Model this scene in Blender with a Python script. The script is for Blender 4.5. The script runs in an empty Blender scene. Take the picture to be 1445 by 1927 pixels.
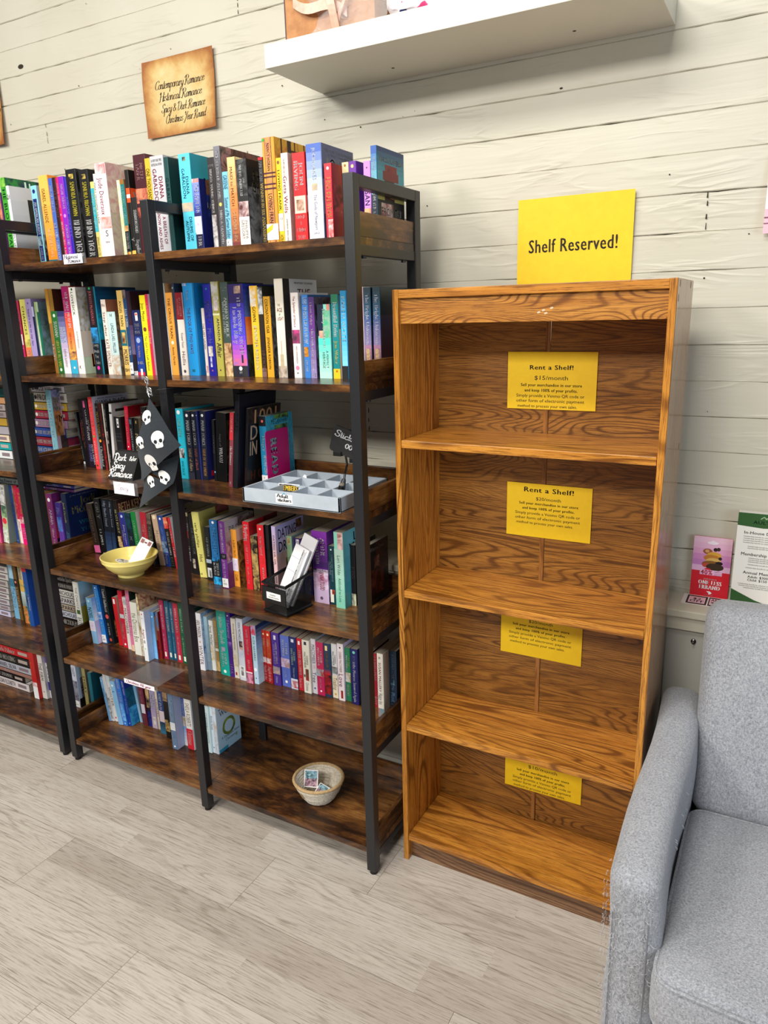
import bpy, bmesh, math, random
from mathutils import Vector, Matrix
rnd = random.Random(7)
S = bpy.context.scene
C = S.collection
# ------------------------------------------------------------------ camera
cam_d = bpy.data.cameras.new('camera'); cam = bpy.data.objects.new('camera', cam_d); C.objects.link(cam)
S.camera = cam
YAW, PITCH, ROLL, FPX = 0.5091, 0.2631, -0.0257, 1382.9
fw = Vector((-math.sin(YAW)*math.cos(PITCH), math.cos(YAW)*math.cos(PITCH), -math.sin(PITCH)))
r0 = Vector((math.cos(YAW), math.sin(YAW), 0)); u0 = r0.cross(fw)
rt = r0*math.cos(ROLL)+u0*math.sin(ROLL); up = -r0*math.sin(ROLL)+u0*math.cos(ROLL)
cam.matrix_world = Matrix(((rt.x, up.x, -fw.x, 0.8216), (rt.y, up.y, -fw.y, -1.8966), (rt.z, up.z, -fw.z, 1.4785), (0, 0, 0, 1)))
cam_d.sensor_fit = 'HORIZONTAL'; cam_d.sensor_width = 36; cam_d.lens = FPX/1445*36
cam_d.clip_start = 0.02
# ------------------------------------------------------------------ world, lamps, exposure
w = bpy.data.worlds.new('room_light'); S.world = w; w.use_nodes = True
bg = w.node_tree.nodes['Background']; bg.inputs[0].default_value = (1.0, 0.985, 0.95, 1); bg.inputs[1].default_value = 0.17
def area(name, loc, target, sx, sy, power, col):
    d = bpy.data.lights.new(name, 'AREA'); d.shape = 'RECTANGLE'; d.size = sx; d.size_y = sy; d.energy = power; d.color = col
    o = bpy.data.objects.new(name, d); C.objects.link(o); o.location = loc
    o.rotation_euler = (Vector(target)-Vector(loc)).to_track_quat('-Z', 'Y').to_euler(); return o
area('ceiling_panel_light', (.15, -1.85, 3.0), (.1, -1.2, 0), 1.1, .5, 42, (1, .965, .90))
area('ceiling_panel_light', (-1.75, -1.85, 3.0), (-1.6, -1.2, 0), 1.1, .5, 38, (1, .965, .90))
area('ceiling_panel_light', (.15, -4.0, 3.0), (.1, -2.0, .5), 1.1, .5, 72, (1, .965, .90))
area('ceiling_panel_light', (-1.75, -4.0, 3.0), (-1.6, -2.0, .5), 1.1, .5, 72, (1, .965, .90))
area('window_daylight', (3.4, -2.6, 1.5), (.5, -.6, .5), 1.4, 1.6, 42, (.76, .87, 1))
S.view_settings.view_transform = 'Standard'; S.view_settings.look = 'None'; S.view_settings.gamma = 1
S.view_settings.use_curve_mapping = False; S.view_settings.exposure = -0.07
S.cycles.max_bounces = 6; S.cycles.diffuse_bounces = 4; S.cycles.transparent_max_bounces = 8
# ------------------------------------------------------------------ materials
def lin(c): return c/12.92 if c <= .04045 else ((c+.055)/1.055)**2.4
def hexc(h):
    if len(h) == 3: h = ''.join(ch*2 for ch in h)
    if len(h) < 6: h = (h+'000000')[:6]
    return tuple(lin(int(h[i:i+2], 16)/255) for i in (0, 2, 4))+(1,)
MATS = {}
def new_mat(name):
    m = bpy.data.materials.new(name); m.use_nodes = True
    nt = m.node_tree; b = nt.nodes['Principled BSDF']; return m, nt, b
def flat(h, rough=.45, spec=.4, metal=0):
    k = ('f', h, rough, spec, metal)
    if k not in MATS:
        m, nt, b = new_mat('plain_'+h)
        b.inputs['Base Color'].default_value = hexc(h); b.inputs['Roughness'].default_value = rough
        b.inputs['Specular IOR Level'].default_value = spec; b.inputs['Metallic'].default_value = metal
        MATS[k] = m
    return MATS[k]
def N(nt, t, **k):
    n = nt.nodes.new(t)
    for a, v in k.items():
        if a.startswith('i_'): n.inputs[int(a[2:]) if a[2:].isdigit() else a[2:].replace('_', ' ')].default_value = v
        else: setattr(n, a, v)
    return n
def ramp(nt, stops, interp='LINEAR'):
    r = nt.nodes.new('ShaderNodeValToRGB'); r.color_ramp.interpolation = interp
    e = r.color_ramp.elements
    while len(e) < len(stops): e.new(.5)
    for x, (p, c) in zip(e, stops): x.position = p; x.color = c if len(c) == 4 else c+(1,)
    return r
def noise(nt, vec, scale, detail=4, rough=.55, dist=0):
    n = nt.nodes.new('ShaderNodeTexNoise'); n.inputs['Scale'].default_value = scale; n.inputs['Detail'].default_value = detail
    n.inputs['Roughness'].default_value = rough; n.inputs['Distortion'].default_value = dist
    if vec is not None: nt.links.new(vec, n.inputs['Vector'])
    return n.outputs['Fac']
def mapped(nt, scale=(1, 1, 1), loc=(0, 0, 0), rot=(0, 0, 0)):
    tc = nt.nodes.new('ShaderNodeTexCoord'); mp = nt.nodes.new('ShaderNodeMapping')
    mp.inputs['Scale'].default_value = scale; mp.inputs['Location'].default_value = loc; mp.inputs['Rotation'].default_value = rot
    nt.links.new(tc.outputs['Object'], mp.inputs['Vector']); return mp.outputs['Vector']
def mixc(nt, fac, a, b, mode='MIX'):
    n = nt.nodes.new('ShaderNodeMix'); n.data_type = 'RGBA'; n.blend_type = mode
    for s, v in ((n.inputs[0], fac), (n.inputs[6], a), (n.inputs[7], b)):
        if hasattr(v, 'is_output'): nt.links.new(v, s)
        else: s.default_value = v
    return n.outputs[2]
def math_(nt, op, a, b=0.0):
    n = nt.nodes.new('ShaderNodeMath'); n.operation = op
    for i, v in ((0, a), (1, b)):
        if hasattr(v, 'is_output'): nt.links.new(v, n.inputs[i])
        else: n.inputs[i].default_value = v
    return n.outputs[0]
def bump(nt, b, h, strength=.3, dist=.01):
    n = nt.nodes.new('ShaderNodeBump'); n.inputs['Strength'].default_value = strength; n.inputs['Distance'].default_value = dist
    nt.links.new(h, n.inputs['Height']); nt.links.new(n.outputs['Normal'], b.inputs['Normal'])
def picture(c1, c2, sc=38):
    k = ('p', c1, c2, sc)
    if k not in MATS:
        m, nt, b = new_mat('picture_'+c1+'_'+c2)
        f = noise(nt, mapped(nt), sc, 3, .6, .8)
        r = ramp(nt, [(.38, hexc(c1)), (.5, tuple((x+y)/2 for x, y in zip(hexc(c1), hexc(c2)))), (.62, hexc(c2))])
        nt.links.new(f, r.inputs[0]); nt.links.new(r.outputs[0], b.inputs['Base Color']); b.inputs['Roughness'].default_value = .42
        b.inputs['Specular IOR Level'].default_value = .4
        MATS[k] = m
    return MATS[k]
def oak(axis, key, base=((.66, .29, .045), (.45, .165, .02), (.11, .03, .005)), rough=.3, ring=11, stretch=.13):
    m, nt, b = new_mat('oak_'+key)
    sc = [1, 1, 1]; sc[axis] = stretch
    off = (3.1*axis+len(key)*1.7, 1.3, 7.7)
    n1 = noise(nt, mapped(nt, tuple(sc), off), 7.5, 2, .42, .3)
    rings = math_(nt, 'ADD', math_(nt, 'MULTIPLY', math_(nt, 'SINE', math_(nt, 'MULTIPLY', n1, ring*12.5)), .5), .5)
    sc2 = [1, 1, 1]; sc2[axis] = .035
    n2 = noise(nt, mapped(nt, tuple(sc2)), 480, 4, .72)
    n3 = noise(nt, mapped(nt, tuple(sc2)), 55, 3, .6)
    sc3 = [1, 1, 1]; sc3[axis] = .3
    n4 = noise(nt, mapped(nt, tuple(sc3), off), 6, 3, .55)
    amt = ramp(nt, [(.34, (.3, .3, .3)), (.55, (1, 1, 1))]); nt.links.new(n4, amt.inputs[0])
    line = ramp(nt, [(.0, (0, 0, 0)), (.58, (.05, .05, .05)), (.86, (.6, .6, .6)), (.97, (1, 1, 1))]); nt.links.new(rings, line.inputs[0])
    r0_ = ramp(nt, [(.3, base[1]), (.68, base[0])]); nt.links.new(n3, r0_.inputs[0])
    c = mixc(nt, math_(nt, 'MULTIPLY', line.outputs[0], amt.outputs[0]), r0_.outputs[0], tuple(.3*x+.7*y for x, y in zip(base[1], base[2]))+(1,))
    pores = ramp(nt, [(.40, (1, 1, 1)), (.50, (0, 0, 0))]); nt.links.new(n2, pores.inputs[0])
    c = mixc(nt, math_(nt, 'MULTIPLY', pores.outputs[0], .7), c, base[2]+(1,))
    nt.links.new(c, b.inputs['Base Color']); b.inputs['Roughness'].default_value = rough; b.inputs['Specular IOR Level'].default_value = .4
    bump(nt, b, pores.outputs[0], .05, .002)
    return m
def rustic(key, axis=0):
    m, nt, b = new_mat('rustic_board_'+key)
    sc = [1, 1, 1]; sc[axis] = .35
    v = mapped(nt, tuple(sc))
    n1 = noise(nt, v, 8, 5, .6, .7); n2 = noise(nt, v, 30, 5, .65, .4)
    sc2 = [1, 1, 1]; sc2[axis] = .04
    n3 = noise(nt, mapped(nt, tuple(sc2)), 170, 3, .6)
    r = ramp(nt, [(.36, (.006, .004, .004)), (.455, (.045, .018, .008)), (.53, (.13, .052, .014)), (.60, (.24, .105, .028)), (.70, (.36, .19, .06))])
    f = math_(nt, 'ADD', math_(nt, 'MULTIPLY', n1, .62), math_(nt, 'MULTIPLY', n2, .38))
    nt.links.new(f, r.inputs[0])
    st = ramp(nt, [(.35, (.55, .5, .48)), (.62, (1.1, 1.08, 1.05))]); nt.links.new(n3, st.inputs[0])
    nt.links.new(mixc(nt, .8, r.outputs[0], mixc(nt, 1.0, r.outputs[0], st.outputs[0], 'MULTIPLY')), b.inputs['Base Color'])
    b.inputs['Roughness'].default_value = .27; b.inputs['Specular IOR Level'].default_value = .5
    bump(nt, b, n3, .05, .002)
    return m
def fabric(key, c1, c2, sc=260, bs=.35):
    m, nt, b = new_mat('fabric_'+key)
    a = noise(nt, mapped(nt, (1, 1, .55)), sc, 4, .75); d = noise(nt, mapped(nt, (.5, 1, 1)), sc*1.6, 2, .6)
    big = noise(nt, mapped(nt), 5, 3, .5)
    f = math_(nt, 'ADD', math_(nt, 'MULTIPLY', a, .65), math_(nt, 'MULTIPLY', d, .35))
    r = ramp(nt, [(.36, hexc(c1)), (.62, hexc(c2))]); nt.links.new(f, r.inputs[0])
    t = ramp(nt, [(.3, (.9, .9, .9)), (.7, (1.04, 1.04, 1.04))]); nt.links.new(big, t.inputs[0])
    nt.links.new(mixc(nt, 1.0, r.outputs[0], t.outputs[0], 'MULTIPLY'), b.inputs['Base Color'])
    b.inputs['Roughness'].default_value = .95; b.inputs['Specular IOR Level'].default_value = .1
    b.inputs['Sheen Weight'].default_value = .25; b.inputs['Sheen Roughness'].default_value = .5
    bump(nt, b, f, bs, .0025)
    return m
def speckle(key, c1, c2, scale, rough=.5, bs=0, lo=.35, hi=.65, stretch=(1, 1, 1)):
    m, nt, b = new_mat(key)
    f = noise(nt, mapped(nt, stretch), scale, 5, .6)
    r = ramp(nt, [(lo, hexc(c1)), (hi, hexc(c2))]); nt.links.new(f, r.inputs[0]); nt.links.new(r.outputs[0], b.inputs['Base Color'])
    b.inputs['Roughness'].default_value = rough
    if bs: bump(nt, b, f, bs, .004)
    return m
# ------------------------------------------------------------------ mesh helpers
class MB:
    def __init__(self): self.v = []; self.f = []; self.m = []; self.slots = []
    def slot(self, mat):
        if mat not in self.slots: self.slots.append(mat)
        return self.slots.index(mat)
    def add(self, vs, fs, mat):
        o = len(self.v); s = self.slot(mat); self.v.extend(tuple(p) for p in vs)
        for f in fs: self.f.append(tuple(i+o for i in f)); self.m.append(s)
    def box(self, a, b, mat, bev=0.0):
        x0, y0, z0 = a; x1, y1, z1 = b
        if bev <= 0:
            vs = [(x, y, z) for z in (z0, z1) for y in (y0, y1) for x in (x0, x1)]
            self.add(vs, [(0, 2, 3, 1), (4, 5, 7, 6), (0, 1, 5, 4), (2, 6, 7, 3), (0, 4, 6, 2), (1, 3, 7, 5)], mat); return
        bm = bmesh.new(); bmesh.ops.create_cube(bm, size=1)
        for v in bm.verts: v.co = Vector(((x0+x1)/2+v.co.x*(x1-x0), (y0+y1)/2+v.co.y*(y1-y0), (z0+z1)/2+v.co.z*(z1-z0)))
        bmesh.ops.bevel(bm, geom=bm.edges[:], offset=bev, segments=2, affect='EDGES', profile=.6)
        self.bm(bm, mat)
    def bm(self, bm, mat):
        bm.verts.index_update()
        self.add([v.co[:] for v in bm.verts], [[v.index for v in f.verts] for f in bm.faces], mat); bm.free()
    def tube(self, pts, r, mat, n=8, closed=False):
        pts = [Vector(p) for p in pts]; vs = []; fs = []; k = len(pts); nrm = None
        for i, p in enumerate(pts):
            a = pts[i-1] if i or closed else p; c = pts[(i+1) % k] if i < k-1 or closed else p
            t = (c-a).normalized()
            if nrm is None:
                nrm = t.orthogonal().normalized()
            nrm = (nrm-t*nrm.dot(t))
            nrm = nrm.normalized() if nrm.length > 1e-6 else t.orthogonal().normalized()
            bi = t.cross(nrm); rr = r[i] if isinstance(r, (list, tuple)) else r
            for j in range(n):
                an = 2*math.pi*j/n; vs.append(p+nrm*rr*math.cos(an)+bi*rr*math.sin(an))
        m = k if closed else k-1
        for i in range(m):
            for j in range(n):
                a = i*n+j; b = i*n+(j+1) % n; c = ((i+1) % k)*n+(j+1) % n; d = ((i+1) % k)*n+j
                fs.append((a, b, c, d))
        if not closed: fs.append(tuple(range(n-1, -1, -1))); fs.append(tuple((k-1)*n+j for j in range(n)))
        self.add(vs, fs, mat)
    def lathe(self, prof, cx, cy, mat, n=40, sx=1, sy=1):
        vs = []; fs = []
        for r, z in prof:
            for j in range(n):
                a = 2*math.pi*j/n; vs.append((cx+r*sx*math.cos(a), cy+r*sy*math.sin(a), z))
        for i in range(len(prof)-1):
            for j in range(n):
                fs.append((i*n+j, i*n+(j+1) % n, (i+1)*n+(j+1) % n, (i+1)*n+j))
        self.add(vs, fs, mat)
    def prism(self, poly, axis, a, b, mat):
        # poly in the two other axes, extruded along axis from a to b
        k = len(poly); vs = []
        for t in (a, b):
            for p in poly:
                q = [0, 0, 0]; o = [i for i in range(3) if i != axis]; q[o[0]] = p[0]; q[o[1]] = p[1]; q[axis] = t; vs.append(q)
        fs = [tuple(range(k)), tuple(range(2*k-1, k-1, -1))]+[(i, i+k, (i+1) % k+k, (i+1) % k) for i in range(k)]
        self.add(vs, fs, mat)
    def build(self, name, parent=None, loc=None, smooth=False, recalc=True):
        me = bpy.data.meshes.new(name); me.from_pydata(self.v, [], self.f)
        for s in self.slots: me.materials.append(s)
        me.polygons.foreach_set('material_index', self.m)
        if recalc:
            b = bmesh.new(); b.from_mesh(me); bmesh.ops.recalc_face_normals(b, faces=b.faces[:]); b.to_mesh(me); b.free()
        if smooth:
            me.polygons.foreach_set('use_smooth', [True]*len(me.polygons)); me.set_sharp_from_angle(angle=math.radians(40))
        me.update()
        o = bpy.data.objects.new(name, me); C.objects.link(o)
        if parent: o.parent = parent
        if loc: o.location = loc
        return o
def tag(o, label, cat, group=None):
    o['label'] = label; o['category'] = cat
    if group: o['group'] = group
    return o
def struct(o): o['kind'] = 'structure'; return o
def thing(name, loc, label, cat, group=None):
    o = bpy.data.objects.new(name, None); C.objects.link(o); o.location = loc; o.empty_display_size = .05
    return tag(o, label, cat, group)
# ------------------------------------------------------------------ lettering
FONT = {}
def load_font():
    chars = [chr(i) for i in range(33, 127)]
    obs = []
    for ch in chars:
        for body in (ch, 'H'+ch+'H'):
            cu = bpy.data.curves.new('glyph', 'FONT'); cu.body = body; cu.resolution_u = 2; cu.fill_mode = 'FRONT'
            o = bpy.data.objects.new('glyph', cu); C.objects.link(o); obs.append(o)
    cu = bpy.data.curves.new('glyph', 'FONT'); cu.body = 'HH'; o = bpy.data.objects.new('glyph', cu); C.objects.link(o); obs.append(o)
    dg = bpy.context.evaluated_depsgraph_get(); dg.update()
    ext = []
    for o in obs:
        e = o.evaluated_get(dg); me = e.to_mesh()
        vs = [tuple(v.co) for v in me.vertices]; fs = [tuple(p.vertices) for p in me.polygons]; e.to_mesh_clear(); ext.append((vs, fs))
    hh = max(v[0] for v in ext[-1][0])
    for i, ch in enumerate(chars):
        vs, fs = ext[2*i]; w = max(v[0] for v in ext[2*i+1][0])
        FONT[ch] = (vs, fs, w-hh)
    FONT[' '] = ([], [], .28)
    FONT['cap'] = max(v[1] for v in FONT['H'][0])
    for o in obs: d = o.data; bpy.data.objects.remove(o); bpy.data.curves.remove(d)
load_font()
def layout(s, bold=0.0):
    vs = []; fs = []; x = 0
    for ch in s:
        g = FONT.get(ch, FONT[' ']); 
        offs = (0.0,) if not bold else (0.0, bold)
        for d in offs:
            o = len(vs); vs.extend((a+x+d, b) for a, b, c in g[0]); fs.extend(tuple(i+o for i in f) for f in g[1])
        x += g[2]+bold
    return vs, fs, max(x, .01)
SC = {'a': (.9, [[(.6, .85), (.3, 1), (.05, .6), (.1, .1), (.35, 0), (.6, .4), (.62, .95), (.6, .3), (.72, .02), (.92, .25)]]),
'c': (.7, [[(.62, .8), (.4, 1), (.1, .7), (.08, .25), (.35, 0), (.74, .3)]]),
'd': (.9, [[(.6, .8), (.35, 1), (.05, .6), (.1, .1), (.35, 0), (.6, .35)], [(.76, 1.9), (.62, .5), (.72, .02), (.92, .25)]]),
'e': (.68, [[(.08, .45), (.45, .6), (.55, .85), (.35, 1), (.08, .65), (.1, .15), (.35, 0), (.72, .32)]]),
'h': (.82, [[(.12, 1.9), (.1, 0)], [(.1, .6), (.35, 1), (.55, .85), (.55, .1), (.68, 0), (.84, .25)]]),
'i': (.38, [[(.1, 1), (.1, .15), (.2, 0), (.4, .25)], [(.13, 1.38), (.17, 1.46)]]),
'k': (.65, [[(.12, 1.9), (.1, 0)], [(.55, 1), (.12, .5), (.66, 0)]]),
'l': (.38, [[(.15, 1.9), (.1, .15), (.22, 0), (.4, .25)]]),
'm': (1.0, [[(.08, 1), (.08, 0)], [(.08, .65), (.28, 1), (.42, .85), (.42, 0)], [(.42, .65), (.62, 1), (.76, .85), (.76, .1), (.9, 0), (1.02, .25)]]),
'n': (.78, [[(.08, 1), (.08, 0)], [(.08, .65), (.35, 1), (.52, .85), (.52, .1), (.65, 0), (.8, .25)]]),
'o': (.68, [[(.35, 1), (.08, .65), (.1, .15), (.35, 0), (.6, .3), (.56, .85), (.35, 1), (.7, .8)]]),
'p': (.66, [[(.12, 1), (.05, -.9)], [(.1, .7), (.35, 1), (.6, .7), (.5, .1), (.1, .1)]]),
'r': (.54, [[(.08, 1), (.1, 0)], [(.1, .6), (.3, .98), (.54, .9)]]),
's': (.56, [[(.5, .85), (.3, 1), (.1, .8), (.25, .55), (.5, .35), (.4, .05), (.05, .1)]]),
't': (.46, [[(.22, 1.6), (.2, .15), (.35, 0), (.5, .2)], [(0, 1.05), (.44, 1.08)]]),
'u': (.82, [[(.08, 1), (.1, .2), (.3, 0), (.55, .35), (.58, 1), (.58, .15), (.7, 0), (.84, .25)]]),
'y': (.7, [[(.08, 1), (.12, .3), (.32, .05), (.58, .4)], [(.64, 1), (.5, -.5), (.25, -.9), (-.05, -.6), (.3, -.2), (.72, .2)]]),
'C': (1.0, [[(.95, 1.45), (1.0, 1.75), (.7, 1.9), (.25, 1.5), (.1, .7), (.35, .05), (.75, 0), (1.1, .4)]]),
'R': (1.12, [[(.25, 1.85), (.12, 0), (-.12, .1)], [(-.15, 1.35), (.0, 1.75), (.4, 2.0), (.85, 1.75), (.75, 1.2), (.2, 1)], [(.4, 1), (.8, .1), (1.05, -.1), (1.3, .25)]]),
'H': (1.05, [[(-.1, 1.5), (.15, 1.9), (.1, 0), (-.15, -.1)], [(.95, 1.95), (.85, 0), (1.05, .1)], [(.1, .95), (.9, 1.05)]]),
'S': (.92, [[(.85, 1.5), (.8, 1.85), (.55, 1.95), (.2, 1.6), (.35, 1.1), (.75, .75), (.75, .2), (.4, -.05), (0, .25), (.1, .55)]]),
'D': (1.15, [[(.3, 1.9), (.2, 0)], [(-.1, 1.5), (.2, 1.9), (.6, 1.9), (1.05, 1.4), (.95, .5), (.55, .02), (.1, 0)]]),
'Y': (.95, [[(.0, 1.6), (.15, 1.9), (.3, 1.2), (.55, 1)], [(.95, 1.9), (.5, .5), (.2, -.5), (-.1, -.4)]]),
'A': (.98, [[(0, 0), (.45, 1.9), (.92, 0)], [(.18, .7), (.78, .7)]]),
'&': (.98, [[(.92, .1), (.2, 1.3), (.4, 1.65), (.62, 1.3), (.1, .6), (.15, .1), (.45, 0), (.88, .65)]]),
'/': (.5, [[(0, -.3), (.5, 1.9)]]), '0': (.66, [[(.3, 1.6), (.05, 1), (.1, .3), (.3, 0), (.55, .6), (.5, 1.3), (.3, 1.6)]]), '.': (.3, [[(.08, 0), (.16, .06)]]), ' ': (.55, [])}
def crom(p, n=5):
    if len(p) < 3: return [p[0], ((p[0][0]+p[1][0])/2, (p[0][1]+p[1][1])/2), p[1]]
    o = []; q = [p[0]]+list(p)+[p[-1]]
    for i in range(1, len(q)-2):
        for k in range(n):
            t = k/n; a, b, c, d = q[i-1:i+3]
            o.append(tuple(.5*((2*b[j])+(-a[j]+c[j])*t+(2*a[j]-5*b[j]+4*c[j]-d[j])*t*t+(-a[j]+3*b[j]-3*c[j]+d[j])*t**3) for j in (0, 1)))
    o.append(p[-1]); return o
def script(s, pen=.09, nib=0, slant=0.0, gap=0.0):
    vs = []; fs = []; x = 0
    for ch in s:
        adv, strokes = SC.get(ch, SC[' '])
        for st in strokes:
            p = crom(st); o = len(vs)
            for i, (a, b) in enumerate(p):
                if nib:
                    t = (p[min(i+1, len(p)-1)][0]-p[max(i-1, 0)][0], p[min(i+1, len(p)-1)][1]-p[max(i-1, 0)][1])
                    L = math.hypot(*t) or 1; down = abs(t[1])/L
                    hw = pen*(.22+.78*down*down); nx, ny = -t[1]/L*hw, t[0]/L*hw
                else:
                    t = (p[min(i+1, len(p)-1)][0]-p[max(i-1, 0)][0], p[min(i+1, len(p)-1)][1]-p[max(i-1, 0)][1])
                    L = math.hypot(*t) or 1; nx, ny = -t[1]/L*pen, t[0]/L*pen
                for sg in (1, -1): xx, yy = a+sg*nx, b+sg*ny; vs.append((x+xx+yy*slant, yy))
            for i in range(len(p)-1): fs.append((o+2*i, o+2*i+1, o+2*i+3, o+2*i+2))
        x += adv+gap
    return vs, fs, x
class Panel:
    """a printed face: O top-left corner, U to the right, V down, in metres"""
    def __init__(self, mb, O, U, V, w, h, fn=None, eps=.0002):
        self.mb = mb; self.O = Vector(O); self.U = Vector(U).normalized(); self.V = Vector(V).normalized(); self.n = self.V.cross(self.U).normalized()
        self.w = w; self.h = h; self.k = 0; self.fn = fn; self.eps = eps
    def P(self, u, v):
        q = self.O+self.U*u+self.V*v+self.n*(self.eps+self.k*.00004)
        return self.fn(q) if self.fn else q
    def poly(self, pts, mat): self.k += 1; self.mb.add([self.P(*p) for p in pts], [tuple(range(len(pts)))], mat)
    def rect(self, u0, v0, u1, v1, mat): self.poly([(u0*self.w, v0*self.h), (u1*self.w, v0*self.h), (u1*self.w, v1*self.h), (u0*self.w, v1*self.h)], mat)
    def disc(self, u, v, r, mat, n=14, sx=1, sy=1): self.poly([(u+r*sx*math.cos(6.2832*i/n), v+r*sy*math.sin(6.2832*i/n)) for i in range(n)], mat)
    def ring(self, u, v, r, th, mat, n=22):
        self.k += 1; vs = []
        for i in range(n):
            a = 6.2832*i/n; j = 1+.12*math.sin(5*a)
            vs += [self.P(u+(r-th)*math.cos(a), v+(r-th)*math.sin(a)), self.P(u+(r+th*j)*math.cos(a), v+(r+th*j)*math.sin(a))]
        self.mb.add(vs, [(2*i, 2*i+1, (2*i+3) % (2*n), (2*i+2) % (2*n)) for i in range(n)], mat)
    def place(self, vs, fs, mat, fx, fy, u, v, vert):
        self.k += 1
        if vert: pts = [self.P(u+b*fy, v+a*fx) for a, b in vs]
        else: pts = [self.P(u+a*fx, v-b*fy) for a, b in vs]
        if not self.fn and self.w < .9:
            lim = self.w+1e-5
            us = [(u+b*fy if vert else u+a*fx) for a, b in vs]; fs = [f for f in fs if all(us[i] <= lim for i in f)]
        if fs: self.mb.add(pts, fs, mat)
    def text(self, s, u0, v0, u1, v1, mat, vert=False, bold=0.0, just='c'):
        """fit s in the box given as fractions; vert reads downwards"""
        if not s.strip(): return
        vs, fs, L = layout(s, bold); cap = FONT['cap']
        U0, U1, V0, V1 = u0*self.w, u1*self.w, v0*self.h, v1*self.h
        along, across = ((V1-V0), (U1-U0)) if vert else ((U1-U0), (V1-V0))
        fx, fy = along/L, across/cap
        if fx > 1.25*fy: fx = 1.25*fy
        if fy > 2.4*fx: fy = 2.4*fx
        pa = {'c': (along-L*fx)/2, 'l': 0, 'r': along-L*fx}[just]; pc = (across-cap*fy)/2
        if vert: self.place(vs, fs, mat, fx, fy, U0+pc, V0+pa, True)
        else: self.place(vs, fs, mat, fx, fy, U0+pa, V1-pc, False)
    def hand(self, s, u, v, size, mat, pen=.09, nib=0, slant=0.0, width=None, gap=0.0):
        vs, fs, L = script(s, pen, nib, slant, gap)
        fx = size if width is None else width/L
        self.place(vs, fs, mat, fx, size, u, v, False)
    def decor(self, items, c0=0.0, c1=1.0):
        for it in items:
            k = it[0]
            if k == 't': self.text(it[1], it[5], it[2], it[6], it[3], flat(it[4]), True, .03)
            elif k == 'h': self.text(it[1], it[5], it[2], it[6], it[3], flat(it[4]), False, .02)
            elif k == 'r': self.rect(it[4], it[1], it[5], it[2], flat(it[3]))
            elif k == 'g':
                a, b = hexc(it[3]), hexc(it[4]); n = 6; self.k += 1
                for i in range(n):
                    t = i/(n-1); key = it[3]+it[4]+str(i)
                    if ('g', key) not in MATS:
                        m, nt, bs = new_mat('shade_'+key); bs.inputs['Base Color'].default_value = tuple(x*(1-t)+y*t for x, y in zip(a, b)); bs.inputs['Roughness'].default_value = .42; MATS[('g', key)] = m
                    v0 = it[1]+(it[2]-it[1])*i/n; v1 = it[1]+(it[2]-it[1])*(i+1)/n
                    self.k -= 1; self.rect(0, v0, 1, v1, MATS[('g', key)])
            elif k == 'c': self.disc(it[4]*self.w, it[1]*self.h, it[3]*self.w, flat(it[2]))
            elif k == 'n': self.rect(it[5], it[1], it[6], it[2], picture(it[3], it[4]))
            elif k == 'ring': self.ring(.5*self.w, (it[1]+it[2])/2*self.h, it[3]*self.w*1.2, .02*self.w*2.2, picture(it[4], '9a3'))
# ------------------------------------------------------------------ setting: wall, ledge, floor
def wall_material():
    m, nt, b = new_mat('white_painted_boards')
    f = noise(nt, mapped(nt, (.16, 1, 1)), 17, 3, .5, .6); g = noise(nt, mapped(nt, (.05, 1, 1)), 90, 3, .5, .3)
    ridge = math_(nt, 'MAXIMUM', math_(nt, 'SUBTRACT', 1.0, math_(nt, 'MULTIPLY', math_(nt, 'ABSOLUTE', math_(nt, 'SUBTRACT', f, .5)), 16)), 0.0)
    mk = ramp(nt, [(.46, (0, 0, 0)), (.6, (1, 1, 1))]); nt.links.new(noise(nt, mapped(nt, (.6, 1, 1), (4, 4, 4)), 7, 3, .5), mk.inputs[0])
    hgt = math_(nt, 'ADD', math_(nt, 'MULTIPLY', math_(nt, 'MULTIPLY', ridge, mk.outputs[0]), .8), math_(nt, 'MULTIPLY', g, .35))
    big = noise(nt, mapped(nt), 3, 3, .5)
    r = ramp(nt, [(.3, hexc('c6c1af')), (.7, hexc('cecaba'))]); nt.links.new(big, r.inputs[0]); nt.links.new(r.outputs[0], b.inputs['Base Color'])
    b.inputs['Roughness'].default_value = .42; b.inputs['Specular IOR Level'].default_value = .35
    bump(nt, b, hgt, .28, .006)
    return m
WALL = wall_material(); CRACK = flat('3a352c', .9, .1)
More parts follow.
